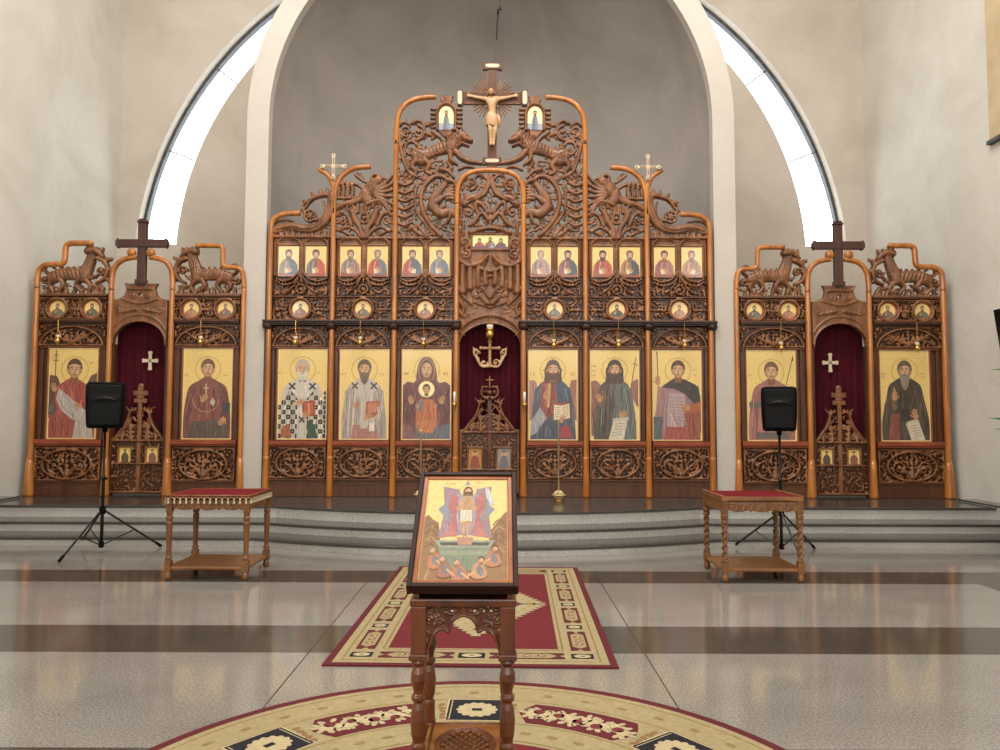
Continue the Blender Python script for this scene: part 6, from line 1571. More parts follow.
for sg, nm, ytop, dd in ((-1, 'left', 430, 11.25), (1, 'right', 418, 11.25)):
    cx = (421.5 - 500) / 750 * dd if sg < 0 else (558.6 - 500) / 750 * dd; H = zf(ytop, dd)
    t = thing('brass_stand', (cx, dd, PZ), 'slender brass rod on a pierced ball foot, ' + ('left' if sg < 0 else 'right') + ' of the royal doors', 'stand', 'brass rods before the middle icons')
    MB().lathe([(.014, .09), (.014, H - PZ - .03), (.02, H - PZ - .02), (.014, H - PZ)], (cx, dd, PZ), 10).build('rod', M['pale_brass'], t, smooth=True)
    MB().lathe([(.07, 0), (.075, .012), (.03, .02), (.02, .035)], (cx, dd, PZ), 18).build('foot_disc', M['gold'], t, smooth=True)
    bb = MB(); c = (cx, dd, PZ + .09)
    for k in range(6):
        a = PI * k / 6; bb.tube([(c[0] + .07 * math.cos(q) * math.cos(a), c[1] + .07 * math.cos(q) * math.sin(a), c[2] + .06 * math.sin(q)) for q in [2 * PI * i / 20 for i in range(20)]], .011, 6, True)
    bb.tube([(c[0] + .095 * math.cos(q), c[1] + .095 * math.sin(q), c[2]) for q in [2 * PI * i / 24 for i in range(24)]], .012, 6, True)
    bb.build('pierced_ball', M['pale_brass'], t, smooth=True)
# ------------------------------------------------------------------ carpets
CREAM, CRIM, NAVY = '#a3936c', '#5c121b', '#15131c'
a0, a1 = ground(323, 668), ground(618, 668.5); b0, b1 = ground(402, 568), ground(576, 568)
cxr = (a0[0] + a1[0] + b0[0] + b1[0]) / 4; w2 = ((a1[0] - a0[0]) + (b1[0] - b0[0])) / 4 * 1.015; y0, y1 = a0[1], b0[1]; yc = (y0 + y1) / 2; h2 = (y1 - y0) / 2
def flat(fn):
    def g(p, *a, **k):
        n = p.n; fn(p, *a, **k); p.n = n
    return g
@flat
def flower(p, x, y, r, col, n=7, seed=0, c2=None):
    R = random.Random(seed); b = p.n
    for i in range(n):
        a = 2 * PI * i / n + R.random(); q = r * R.uniform(.45, .75)
        p.n = b + i % 3; p.E(x + q * math.cos(a), y + q * math.sin(a), r * .34, r * .2, col, 10, a)
    p.n = b + 4
    p.E(x, y, r * .4, r * .4, c2 or col, 12)
p = Paint((cxr, yc, .012), plane='xy', eps=.0002)
p.R(-w2, -h2, w2, h2, CRIM)
e = .05; p.R(-w2 + e, -h2 + e, w2 - e, h2 - e, CREAM); e2 = .37
p.R(-w2 + e2, -h2 + e2, w2 - e2, h2 - e2, '#6b141f')
for q, c in ((.105, '#8a7248'), (.34, '#8a7248')):
    for L in ([(-w2 + q, -h2 + q), (w2 - q, -h2 + q)], [(-w2 + q, h2 - q), (w2 - q, h2 - q)], [(-w2 + q, -h2 + q), (-w2 + q, h2 - q)], [(w2 - q, -h2 + q), (w2 - q, h2 - q)]): p.L(L, .012, c, False)
@flat
def cart(p, x, y, L, W, rot, seed):
    c, s_ = math.cos(rot), math.sin(rot); T = lambda P: [(x + a * c - b * s_, y + a * s_ + b * c) for a, b in P]
    p.P(T([(-L / 2, -W * .5), (L / 2, -W * .5), (L / 2, -W * .2), (L * .42, 0), (L / 2, W * .2), (L / 2, W * .5), (-L / 2, W * .5), (-L / 2, W * .2), (-L * .42, 0), (-L / 2, -W * .2)]), '#5a2018')
    p.P(T([(-L * .4, 0), (-L * .3, -W * .36), (L * .3, -W * .36), (L * .4, 0), (L * .3, W * .36), (-L * .3, W * .36)]), '#9d8c64')
    for k in (-1, 0, 1):
        q = T([(k * L * .19, 0)])[0]; flower(p, q[0], q[1], W * .26, '#6e3228', 6, seed + k, '#b0a27c')
@flat
def sq(p, x, y, a, b, rot=0.0, seed=0):
    c, s_ = math.cos(rot), math.sin(rot); T = lambda P: [(x + u * c - v * s_, y + u * s_ + v * c) for u, v in P]
    Q = lambda a, b: T([(-a, -b), (a, -b), (a, b), (-a, b)])
    p.P(Q(a, b), NAVY)
    p.P(T([(a * .74 * math.cos(t), b * .68 * math.sin(t)) for t in [2 * PI * i / 24 for i in range(24)]]), '#bcab84')
    for i in range(14):
        t = 2 * PI * i / 14; q = T([(a * .7 * math.cos(t), b * .64 * math.sin(t))])[0]; p.E(q[0], q[1], min(a, b) * .13, min(a, b) * .13, '#bcab84', 8); p.n -= i < 13
    p.P(Q(a * .2, b * .13), NAVY)
m = .215; xs = w2 - m; ys = h2 - m
for sx in (-1, 1):
    for k in range(5):
        y = -ys + 2 * ys * k / 4; sq(p, sx * xs, y, .06 + .015 * (k % 4 == 0), .05)
        if k < 4: cart(p, sx * xs, y + ys / 4, ys * .33, .135, PI / 2, k * 7)
for sy in (-1, 1):
    sq(p, 0, sy * ys, .09, .055)
    for sx in (-1, 1): cart(p, sx * xs / 2, sy * ys, xs * .68, .13, 0, 31)
P = []
HW, HL = .56, .98
for k in range(17):                                       # serrated lozenge in the middle
    t = k / 16; P += [(HW * t * .94, HL * (1 - t)), (HW * min(1, t + .075), HL * (1 - t) - .012)]
Q = P + [(a, -b) for a, b in P[::-1]] + [(-a, -b) for a, b in P] + [(-a, b) for a, b in P[::-1]]
p.P(Q, '#a99a74'); p.P([(a * .62, b * .62) for a, b in Q], '#6b141f'); p.P([(a * .46, b * .46) for a, b in Q], '#a99a74')
flower(p, 0, 0, .2, '#7e1a22', 9, 2, '#1c1a26')
for i in range(40):
    a = 2 * PI * i / 40; q = .82; x, y = HW * q * math.copysign(abs(math.cos(a)) ** 2, math.cos(a)), HL * q * math.copysign(abs(math.sin(a)) ** 2, math.sin(a)); p.E(x, y, .022, .03, '#a98a58', 8).same()
t = p.build('carpet', M['weave'], None, (cxr, yc, 0), backing=(cxr - w2, cxr + w2, yc - h2, yc + h2, 0.0, .012), bcol=CRIM); t.rotation_euler = (0, 0, -.021)
tag(t, 'rectangular red carpet with a cream border on the floor before the steps', 'carpet')

tp = ground(480, 683); le = ground(155, 750); ri = ground(785, 750)
cxr2 = (le[0] + ri[0]) / 2; hw = (ri[0] - le[0]) / 2; dy = tp[1] - (le[1] + ri[1]) / 2; RC = (hw * hw + dy * dy) / (2 * dy); ycr = tp[1] - RC
p = Paint((cxr2, ycr, .012), plane='xy', eps=.0002)
p.E(0, 0, RC, RC, CRIM, 120); p.E(0, 0, RC - .055, RC - .055, CREAM, 120)
for r_, c in ((RC - .1, '#8d774a'), (RC - .30, '#957c4e'), (RC - .62, '#957c4e'), (RC - .83, '#8d774a')): p.RG(0, 0, r_ - .006, .012, c, 90)
rin = RC - .86; p.E(0, 0, rin, rin, '#6b141f', 100)
n7 = 7; r0, r1 = RC - .335, RC - .60; rm = (r0 + r1) / 2
def ap(r, a): return (r * math.sin(a), r * math.cos(a))
nb = p.n
for k in range(n7):
    p.n = nb; a = 2 * PI * k / n7 + .02
    x, y = ap(rm + .01, a)
    for q, c in ((.168, '#c8b88e'), (.16, NAVY), (.147, '#b0a27c')):
        cc, ss = math.cos(-a), math.sin(-a); p.P([(x + u * q * cc - v * q * ss * .9, y + u * q * ss + v * q * cc * .9) for u, v in ((-1, -1), (1, -1), (1, 1), (-1, 1))], c)
    sq(p, x, y, .14, .135, -a, k)
    aa = a + PI / n7; sp = PI / n7 - .185                      # long red cartouche between the squares
    O = []
    for i in range(21):
        u = -1 + 2 * i / 20; O.append(ap(r0 + (rm - r0) * max(0, (abs(u) - .82) / .18), aa + u * sp))
    I = []
    for i in range(21):
        u = 1 - 2 * i / 20; I.append(ap(r1 + (rm - r1) * max(0, (abs(u) - .82) / .18), aa + u * sp))
    p.P(O + I, '#5f141a')
    R = random.Random(k)
    for i in range(15):
        u = -.8 + 1.6 * i / 14; w_ = (1 - abs(u)) * .05 + .03; x, y = ap(rm + .03 * math.sin(i * 1.7), aa + u * sp)
        flower(p, x, y, .065 + .02 * R.random(), '#b3a580', 6, k * 20 + i, '#6e2a26' if i % 3 == 1 else '#c0ae86')
    for sg in (-1, 1):
        for j in range(5):
            x, y = ap(rm + (j - 2) * .045, aa + sg * (sp + .035)); p.E(x, y, .024, .016, '#8e6a44', 8, j).same()
for i in range(44):
    for r_ in (RC - .2, RC - .73):
        x, y = ap(r_, 2 * PI * i / 44); p.E(x, y, .03, .016, '#927a4c', 8, -2 * PI * i / 44).same()
for i in range(12): flower(p, *ap(rin * .7, 2 * PI * i / 12), .12, '#a99a74', 7, i, '#1c1a26')
p.E(0, 0, .3, .3, '#a99a74', 40); flower(p, 0, 0, .24, '#7e1a22', 9, 3, NAVY)
mb = MB().lathe([(RC, 0), (RC, .012)], (cxr2, ycr, 0), 120)
b = len(p.v); p.v += mb.v; p.f += [tuple(i + b for i in f) for f in mb.f]; p.c += [lin(hexc(CRIM))] * len(mb.f)
t = p.build('carpet', M['weave'], None, (cxr2, ycr, 0)); tag(t, 'round red and cream carpet under the standing icon, cut by the photo edge', 'carpet')

# ------------------------------------------------------------------ icon stand in the foreground
dF, dB = 2.8, 3.28
FX0, FX1 = at(411.5, 620, dF)[0], at(516, 620, dF)[0]; LCX = (FX0 + FX1) / 2; ZB = .014
Zl = lambda y: at(500, y, dF)[1]
ZT = Zl(599)
st = thing('icon_stand', (LCX, (dF + dB) / 2, ZB), 'carved red-brown wooden stand under the tilted icon in the foreground', 'lectern')
def leg(x, y):
    mb = MB(); q = .028
    mb.box(x - q, x + q, y - q, y + q, Zl(656), ZT - .03); mb.box(x - q - .006, x + q + .006, y - q - .006, y + q + .006, Zl(661), Zl(655))
    zt_ = Zl(661)
    prof = [(.025, zt_), (.029, zt_ - .012), (.018, zt_ - .025), (.027, zt_ - .05), (.030, zt_ - .075), (.02, zt_ - .11), (.018, zt_ - .125), (.026, zt_ - .133), (.026, zt_ - .147), (.016, zt_ - .155), (.024, zt_ - .18), (.029, zt_ - .22), (.026, zt_ - .27), (.018, zt_ - .3), (.026, zt_ - .31), (.026, .33)]
    prof = sorted([(r, z) for r, z in prof if z > .32], key=lambda a: a[1]); mb.lathe(prof, (x, y, 0), 18)
    mb.box(x - q, x + q, y - q, y + q, .2, .33)
    mb.lathe([(.012, ZB), (.024, ZB + .02), (.026, ZB + .05), (.018, ZB + .08), (.024, .2)], (x, y, 0), 16)
    mb.build('leg', M['stand_wood'], st, bevel=.003)
for x in (FX0 + .028, FX1 - .028):
    for y in (dF + .026, dB - .026): leg(x, y)
mpx = lambda x, y: (at(x, y, dF)[0], Zl(y))
r = Relief(0, 0, 1, 1, screen=False)
r = Relief(FX0 + .05, Zl(657), FX1 - .05, ZT - .02, .0022, False); r.depth = 1.0
ARCH = [(425, 655), (428, 650), (431, 641), (436, 634), (443, 630), (449, 633), (451, 626), (456, 619.5), (464, 616.5), (472, 619.5), (477, 626), (479, 633), (485, 630), (492, 634), (497, 641), (500, 650), (503, 655)]
A = [mpx(*q) for q in smooth_path(ARCH, 4)]
r.fill([(FX0 + .05, ZT), (FX1 - .05, ZT), (FX1 - .05, Zl(657))] + A[::-1] + [(FX0 + .05, Zl(657))], .0025)
r.stroke(A, .007, .007, 1, .005, curve=False)
px = lambda v: v / 750 * dF
for sg in (-1, 1):
    c = LCX
    for (dx_, y, rr, a_, dr) in ((18, 610.5, 4.4, 0, 1), (32, 612, 4.6, 1, -1), (34, 622, 4.2, 2, 1), (23, 624, 3.6, 0, -1), (37, 634, 3.2, 0, 1), (37, 644, 2.6, 1, -1), (8, 610, 3.6, 2, 1), (27, 619, 3.0, 1, 1)):
        z = Zl(y); r.spiral(c + sg * px(dx_), z, px(rr), a_, 1.3, dr * sg, px(1.0), 1, .004)
    for (dx_, y, a_, ln) in ((12, 616, .4, 8), (26, 608, 2.6, 8), (38, 628, -1.5, 9), (29, 628, 2.2, 7), (38, 650, 1.5, 6), (14, 609, -.3, 7), (38, 612, -1.4, 8)):
        aa = a_ if sg > 0 else PI - a_; r.leaf(c + sg * px(dx_), Zl(y), aa, px(ln), px(3), 3, .3, 1, .004)
r.leaf(LCX, Zl(616), PI / 2, px(9), px(4), 4, 0, 1, .006)
for dx_ in (-25, -17, -8, 8, 17, 25, -33, 33):
    for yy_ in (608.5, 612.5):
        q = (LCX + px(dx_ + (3 if yy_ > 610 else 0) * (1 if dx_ > 0 else -1)), Zl(yy_)); k = r.inside([(q[0] + px(1.5) * math.cos(t_), q[1] + px(1.3) * math.sin(t_)) for t_ in np.arange(0, 6.28, .6)]); r.H[k & (r.H < .0035)] = -1
below = r.inside([A[0]] + A + [A[-1], (A[-1][0], Zl(660)), (A[0][0], Zl(660))]); r.H[below & (r.H < .0056)] = -1
r.stroke([(FX0 + .05, ZT - .026), (FX1 - .05, ZT - .026)], .006, .006, 1, .004, curve=False)
r.build('carved_apron', M['stand_wood'], st, dF + .02, .012)
for x in (FX0 + .02, FX1 - .035):
    MB().box(x, x + .015, dF + .05, dB - .05, Zl(630), ZT - .03).build('side_rail', M['stand_wood'], st, bevel=.003)
MB().box(FX0 + .05, FX1 - .05, dB - .035, dB - .02, Zl(630), ZT - .03).build('back_rail', M['stand_wood'], st, bevel=.003)
mb = MB(); mb.box(FX0 - .004, FX1 + .004, dF - .006, dB + .01, ZT - .03, ZT)
MB.build(mb, 'top_rail', M['stand_wood'], st, bevel=.006)
zs_ = at(466, 722, dB - .03)[1]
mb = MB(); mb.box(FX0 + .03, FX1 - .03, dF + .01, dB - .03, zs_ - .022, zs_); mb.build('lower_shelf', M['stand_light'], st, bevel=.005)
mb = MB(); ym = (dF + dB) / 2 - .01; rx, ry = .115, .15
mb.tube([(LCX + rx * math.cos(2 * PI * i / 40), ym + ry * math.sin(2 * PI * i / 40), zs_) for i in range(40)], .007, 6, True)
mb.tube([(LCX + rx * .86 * math.cos(2 * PI * i / 40), ym + ry * .86 * math.sin(2 * PI * i / 40), zs_) for i in range(40)], .004, 6, True)
for k_ in range(-3, 4):
    for sg in (-1, 1):
        P = [(LCX + k_ * .035 + sg * u * .09, ym + u * .12, zs_ + .001) for u in np.linspace(-1, 1, 15)]
        P = [q for q in P if ((q[0] - LCX) / (rx * .84)) ** 2 + ((q[1] - ym) / (ry * .84)) ** 2 < 1]
        if len(P) > 1: mb.tube([P[0], P[-1]], .005, 6)
for a_, b_ in (((FX0 + .05, dF + .03), (FX1 - .05, dF + .03)), ((FX1 - .05, dF + .03), (FX1 - .05, dB - .05)), ((FX1 - .05, dB - .05), (FX0 + .05, dB - .05)), ((FX0 + .05, dB - .05), (FX0 + .05, dF + .03))): mb.tube([(a_[0], a_[1], zs_), (b_[0], b_[1], zs_)], .005, 6)
mb.build('shelf_carving', M['stand_wood'], st, smooth=True)
# sloping desk cheeks and the tilted icon
df, db = 2.725, 3.2
zf_ = at(462, 588.5, df)[1]; zb_ = at(469, 474, db)[1]; LL = math.hypot(db - df, zb_ - zf_); ang = math.atan2(db - df, zb_ - zf_)
W2 = (at(519, 588, df)[0] - at(406.3, 588, df)[0]) / 2; icx = (at(519, 588, df)[0] + at(406.3, 588, df)[0]) / 2 + .001; TH = .034
off = TH / math.tan(ang) if False else 0
for x in (FX0 + .012, FX1 - .03):
    zA = zf_ - .052; mb = MB()
    sl = (zb_ - zf_) / (db - df)
    P = [(dF, ZT), (dB, ZT), (dB, max(ZT + .01, zf_ + sl * (dB - df) - .075)), (dF, max(ZT + .004, zf_ + sl * (dF - df) - .075))]
    n = 4; mb.add([(x, a, b) for a, b in P] + [(x + .018, a, b) for a, b in P], [(0, 1, 2, 3), (7, 6, 5, 4), (0, 4, 5, 1), (1, 5, 6, 2), (2, 6, 7, 3), (3, 7, 4, 0)])
    mb.build('desk_cheek', M['stand_wood'], st, bevel=.002)
MB().box(FX0 + .03, FX1 - .03, dB - .018, dB, ZT, zf_ + (zb_ - zf_) / (db - df) * (dB - df) - .08).build('desk_back', M['stand_wood'], st, bevel=.002)
O = (icx, df, zf_)
ic = thing('framed_icon', O, 'framed gold icon of a risen figure in a star, tilted on the foreground stand', 'icon')
p = FigPaint(O, 1.0, eps=.00001); p.amin = .0005; p.mute = .0001
U = W2 - .033; V0, V1 = .032, LL - .034
p.R(-U, V0, U, V1, '#b8834a'); e = .007; p.R(-U + e, V0 + e, U - e, V1 - e, '#cfb473'); p.mute = .22
VH = V1 - V0 - 2 * e; UU = U - e; fu = lambda a: a * UU; fv = lambda b: V0 + e + b * VH
F = lambda L: [(fu(a), fv(b)) for a, b in L]
p.P(F([(-1, 0), (-1, .60), (-.92, .62), (-.8, .57), (-.66, .54), (-.6, .42), (-.55, .2), (-.5, 0)]), '#7c5a38'); p.P(F([(1, 0), (1, .66), (.9, .62), (.72, .52), (.6, .46), (.55, .3), (.5, 0)]), '#7a5634')
p.P(F([(-1, 0), (-1, .36), (-.6, .3), (.6, .3), (1, .36), (1, 0)]), '#84603c')
for k_ in range(9):
    R = random.Random(k_); s_ = -1 if k_ % 2 else 1; y = .25 + .035 * k_; p.L(F([(s_ * .95, y), (s_ * .8, y + .04), (s_ * .66, y - .02)]), .006, '#5e4226' if k_ % 3 else '#a5814e')
p.P(F([(-.62, .93), (0, .88), (.62, .93), (.54, .68), (.64, .38), (0, .42), (-.64, .38), (-.54, .68)]), '#8a7280')
p.P(F([(0, 1.0), (.16, .88), (.42, .78), (.70, .68), (.42, .54), (.16, .44), (0, .40), (-.16, .44), (-.42, .54), (-.70, .68), (-.42, .78), (-.16, .88)]), '#75808c')
p.P(F([(0, .93), (.3, .82), (.44, .68), (.3, .5), (0, .44), (-.3, .5), (-.44, .68), (-.3, .82)]), '#8f8c9c')
for s_ in (-1, 1): p.P(F([(s_ * .2, .8), (s_ * .4, .86), (s_ * .46, .7), (s_ * .34, .6), (s_ * .42, .46), (s_ * .16, .44), (s_ * .24, .6)]), '#a85a58'); p.P(F([(s_ * .62, .39), (s_ * .3, .5), (s_ * .2, .4)]), '#b06a64')
for s_ in (-1, 1):
    for k_ in range(3): p.L(F([(s_ * (.2 + .1 * k_), .82 - .05 * k_), (s_ * (.28 + .06 * k_), .6), (s_ * (.24 + .08 * k_), .46)]), .004, '#94605e')
k1 = .52
p.P(F([(-.1, .82), (-.14, .74), (-.11, .62), (-.13, .52), (.13, .52), (.11, .62), (.14, .74), (.1, .82)]), '#a8845f'); p.P(F([(-.13, .67), (.13, .67), (.15, .55), (.04, .56), (-.14, .54)]), '#d9cdb4')
for s_ in (-1, 1): p.P(F([(s_ * .02, .55), (s_ * .11, .55), (s_ * .08, .46), (s_ * .06, .38), (s_ * .02, .38)]), '#bd8a5c'); p.P(F([(s_ * .1, .81), (s_ * .17, .76), (s_ * .2, .68), (s_ * .15, .66), (s_ * .12, .74)]), '#bd8a5c'); p.E(fu(s_ * .04), fv(.375), .012, .007, '#b07c50', 10)
hand(p, fu(-.2), fv(.675), .2, 1.9, fl=-1); hand(p, fu(.2), fv(.675), .2, 1.2)
for k_ in range(3): p.L(F([(-.08 + .08 * k_, .66), (-.09 + .08 * k_, .56)]), .003, '#a89a84')
hx_, hy_ = fu(.02), fv(.88); p.E(hx_, hy_, .034, .034, '#dcc684', 28); p.RG(hx_, hy_, .034, .002, '#9c7430', 28); head(p, hx_, hy_, .17, '#4e2f1b', '#4e2f1b', 0, skin='#b4815a', long=True)
p.L(F([(.44, .93), (.5, .4)]), .004, '#8a7a62', False); p.P(F([(.45, .92), (.56, .9), (.64, .78), (.7, .72), (.58, .74), (.48, .8)]), '#b9bcc0')
p.P(F([(-.72, .36), (.72, .36), (.6, .29), (-.6, .29)]), '#84917f'); p.P(F([(-.6, .34), (.6, .34), (.55, .31), (-.55, .31)]), '#3c3630'); p.P(F([(-.2, .39), (.2, .39), (.16, .315), (-.16, .315)]), '#a57a62')
p.P(F([(-.62, .29), (.62, .29), (.5, .08), (-.46, .06)]), '#6c7c66'); p.P(F([(-.56, .26), (.56, .26), (.54, .22), (-.54, .22)]), '#7f8c74')
for k_ in range(5): p.L(F([(-.4 + .2 * k_, .21), (-.36 + .18 * k_, .1)]), .004, '#647460')
for (x, y, s_, c) in ((-.68, .17, 1, '#b06c44'), (.66, .19, -1, '#ad7048'), (-.1, .06, 1, '#a56a48'), (.34, .08, -1, '#b4835c'), (-.44, .09, 1, '#8c5a44')):
    p.P(F([(x - .16, y - .05), (x - .1, y + .05), (x + .02, y + .07), (x + .16, y + .02), (x + .2, y - .05), (x, y - .08)]), c, True); p.P(F([(x, y + .05), (x + .12, y), (x + .08, y - .05), (x - .04, y - .02)]), '#6d6a70', True)
    p.L(F([(x + s_ * .05, y), (x + s_ * .24, y - .06)]), .008, '#c79a70'); head(p, fu(x - s_ * .06), fv(y + .09), .13, '#6c6c6c' if s_ > 0 else '#4a3020', None, 0, skin='#b4815a')
strokes_text(p, fu(-.55), fv(.945), 6, .010, '#9a4a30', 5); strokes_text(p, fu(.22), fv(.955), 5, .010, '#9a4a30', 6)
p.build('painted_panel', M['paint_matt'], ic, backing=(O[0] - U, O[0] + U, O[1], O[1] + .012, O[2] + V0, O[2] + V1), bcol='#7a4a26')
def frame(i0, i1, v0, v1, a, y0_, y1_, name, mat):
    mb = MB()
    mb.box(O[0] + i0, O[0] + i0 + a, O[1] + y0_, O[1] + y1_, O[2] + v0, O[2] + v1); mb.box(O[0] + i1 - a, O[0] + i1, O[1] + y0_, O[1] + y1_, O[2] + v0, O[2] + v1)
    mb.box(O[0] + i0 + a, O[0] + i1 - a, O[1] + y0_, O[1] + y1_, O[2] + v0, O[2] + v0 + a); mb.box(O[0] + i0 + a, O[0] + i1 - a, O[1] + y0_, O[1] + y1_, O[2] + v1 - a, O[2] + v1)
    mb.build(name, mat, ic, bevel=.003)
frame(-W2, W2, 0, LL, .018, -.012, TH, 'outer_frame', M['icon_frame']); frame(-W2 + .018, W2 - .018, .018, LL - .018, .018, -.004, .014, 'inner_frame', M['icon_inner'])
MB().box(O[0] - W2 + .02, O[0] + W2 - .02, O[1] + .014, O[1] + TH - .002, O[2] + .02, O[2] + LL - .02).build('back_panel', M['board'], ic)
ic.rotation_euler = (-ang, 0, 0)

# ------------------------------------------------------------------ the two small tables
def table(side):
    L = side == 'left'
    if L: g1, g2, gb = ground(168.5, 580.5), ground(246, 580.5), ground(266, 568)
    else: g1, g2, gb = ground(726, 581), ground(801.5, 581), ground(781.5, 570)
    x0, x1 = g1[0], g2[0]; y0 = g1[1]; y1 = y0 + .66; H = .83; cx, cy = (x0 + x1) / 2, (y0 + y1) / 2
    t = thing('side_table', (cx, cy, 0), 'small oak table with a red fringed cloth, left of the carpet beside the loudspeaker stand' if L else 'small oak table with twisted legs and a red top, right of the carpet', 'table', 'small side tables')
    wood = M['table_wood']
    for x in (x0, x1):
        for y in (y0, y1):
            mb = MB()
            mb.box(x - .032, x + .032, y - .032, y + .032, .08, .19); mb.box(x - .03, x + .03, y - .03, y + .03, H - .16, H - .03); mb.lathe([(.022, 0), (.034, .02), (.034, .05), (.024, .08), (.03, .1)], (x, y, 0), 14)
            if L:
                mb.lathe([(.03, .2), (.036, .215), (.024, .24), (.027, .4), (.031, .52), (.034, .56), (.024, .585), (.036, .6), (.036, .615), (.024, .63), (.031, .65), (.03, .67)], (x, y, 0), 16)
            else:                                             # rope-twist leg
                z0, z1 = .2, .58; N = 14; K = 60; vs = []; fs = []
                for j in range(K + 1):
                    z = z0 + (z1 - z0) * j / K
                    for i in range(N):
                        a = 2 * PI * i / N; rr = .026 + .008 * math.cos(2 * a - 2 * PI * 5.5 * j / K); vs.append((x + rr * math.cos(a), y + rr * math.sin(a), z))
                for j in range(K):
                    for i in range(N): fs.append((j * N + i, j * N + (i + 1) % N, (j + 1) * N + (i + 1) % N, (j + 1) * N + i))
                mb.add(vs, fs); mb.lathe([(.03, .575), (.04, .59), (.03, .605), (.038, .63), (.04, .65), (.028, .67)], (x, y, 0), 14); mb.lathe([(.036, .195), (.036, .21), (.026, .22)], (x, y, 0), 14)
            mb.build('leg', M['table_leg'], t, bevel=.004)
    mb = MB(); mb.box(x0 - .02, x1 + .02, y0 - .02, y1 + .02, .10, .13); mb.build('lower_shelf', wood, t, bevel=.006)
    for y, nm in ((y0 - .026, 0), (y1 + .006, 1)):
        r = Relief(x0 + .03, H - .155, x1 - .03, H - .035, .005, False)
        r.fill([(x0 + .03, H - .035), (x1 - .03, H - .035), (x1 - .03, H - .12), (cx + .25, H - .145), (cx + .12, H - .125), (cx, H - .148), (cx - .12, H - .125), (cx - .25, H - .145), (x0 + .03, H - .12)], .006)
        for k in range(-4, 5):
            xx = cx + k * .075; r.spiral(xx, H - .083 + .01 * (k % 2), .028, k, 1.3, 1 if k % 2 else -1, .008, 1, .006); r.leaf(xx + .037, H - .13, PI / 2 - .3, .07, .026, 3, .3, 1, .006); r.rosette(xx + .037, H - .06, .016, 5, 1, .006)
        r.build('carved_frieze', M['table_leg'], t, y + .02, .012)
    for x in (x0, x1): MB().box(x - .012, x + .012, y0 + .03, y1 - .03, H - .14, H - .03).build('side_rail', wood, t, bevel=.003)
    o = .02 if L else .035
    MB().box(x0 - o, x1 + o, y0 - o, y1 + o, H - .03, H).build('table_top', wood, t, bevel=.006)
    if L:
        c = thing('table_cloth', (cx, cy, H), 'red velvet cloth with a tasselled gold trim on the left table', 'cloth')
        mb = MB(); q = o + .012; N = 40
        mb.box(x0 - q, x1 + q, y0 - q, y1 + q, H + .001, H + .010); mb.build('cloth', M['red_cloth'], c, bevel=.004)
        mb = MB(); tr = MB(); loop = []
        per = [((x0 - q, y0 - q), (x1 + q, y0 - q)), ((x1 + q, y0 - q), (x1 + q, y1 + q)), ((x1 + q, y1 + q), (x0 - q, y1 + q)), ((x0 - q, y1 + q), (x0 - q, y0 - q))]
        for a, b in per:
            n = 14; d = ((b[0] - a[0]), (b[1] - a[1])); ln = math.hypot(*d); nx, ny = d[1] / ln, -d[0] / ln
            for i in range(n * 2 + 1):
                u = i / (n * 2); loop.append((a[0] + d[0] * u + nx * .004, a[1] + d[1] * u + ny * .004, H - .012 - (.014 if i % 2 else 0)))
            for i in range(n):
                u = (i + .5) / n; bx, by = a[0] + d[0] * u + nx * .006, a[1] + d[1] * u + ny * .006
                tr.lathe([(.003, -.002), (.010, -.008), (.011, -.016), (.007, -.02), (.012, -.045), (.013, -.06)][::-1], (bx, by, H - .016), 8)
        mb.tube(loop, .009, 6, True)
        for a, b in per: mb.tube([(a[0], a[1], H + .004), (b[0], b[1], H + .004)], .009, 6)
        mb.build('trim', M['table_leg'], c, smooth=True); tr.build('tassels', M['ivory'], c, smooth=True)
    else:
        c = thing('table_cloth', (cx, cy, H), 'flat red velvet cover set on the top of the right table', 'cloth')
        MB().box(x0 - o + .03, x1 + o - .03, y0 - o + .02, y1 + o - .02, H + .001, H + .008).build('cloth', M['red_cloth'], c, bevel=.003)
        mb = MB()
        for x in (x0 - o + .012, x1 + o - .012): mb.box(x - .014, x + .014, y0 - o, y1 + o, H, H + .022)
        mb.box(x0 - o, x1 + o, y0 - o, y0 - o + .018, H, H + .012); mb.build('raised_edge', wood, t, bevel=.005)
    return t
table('left'); table('right')

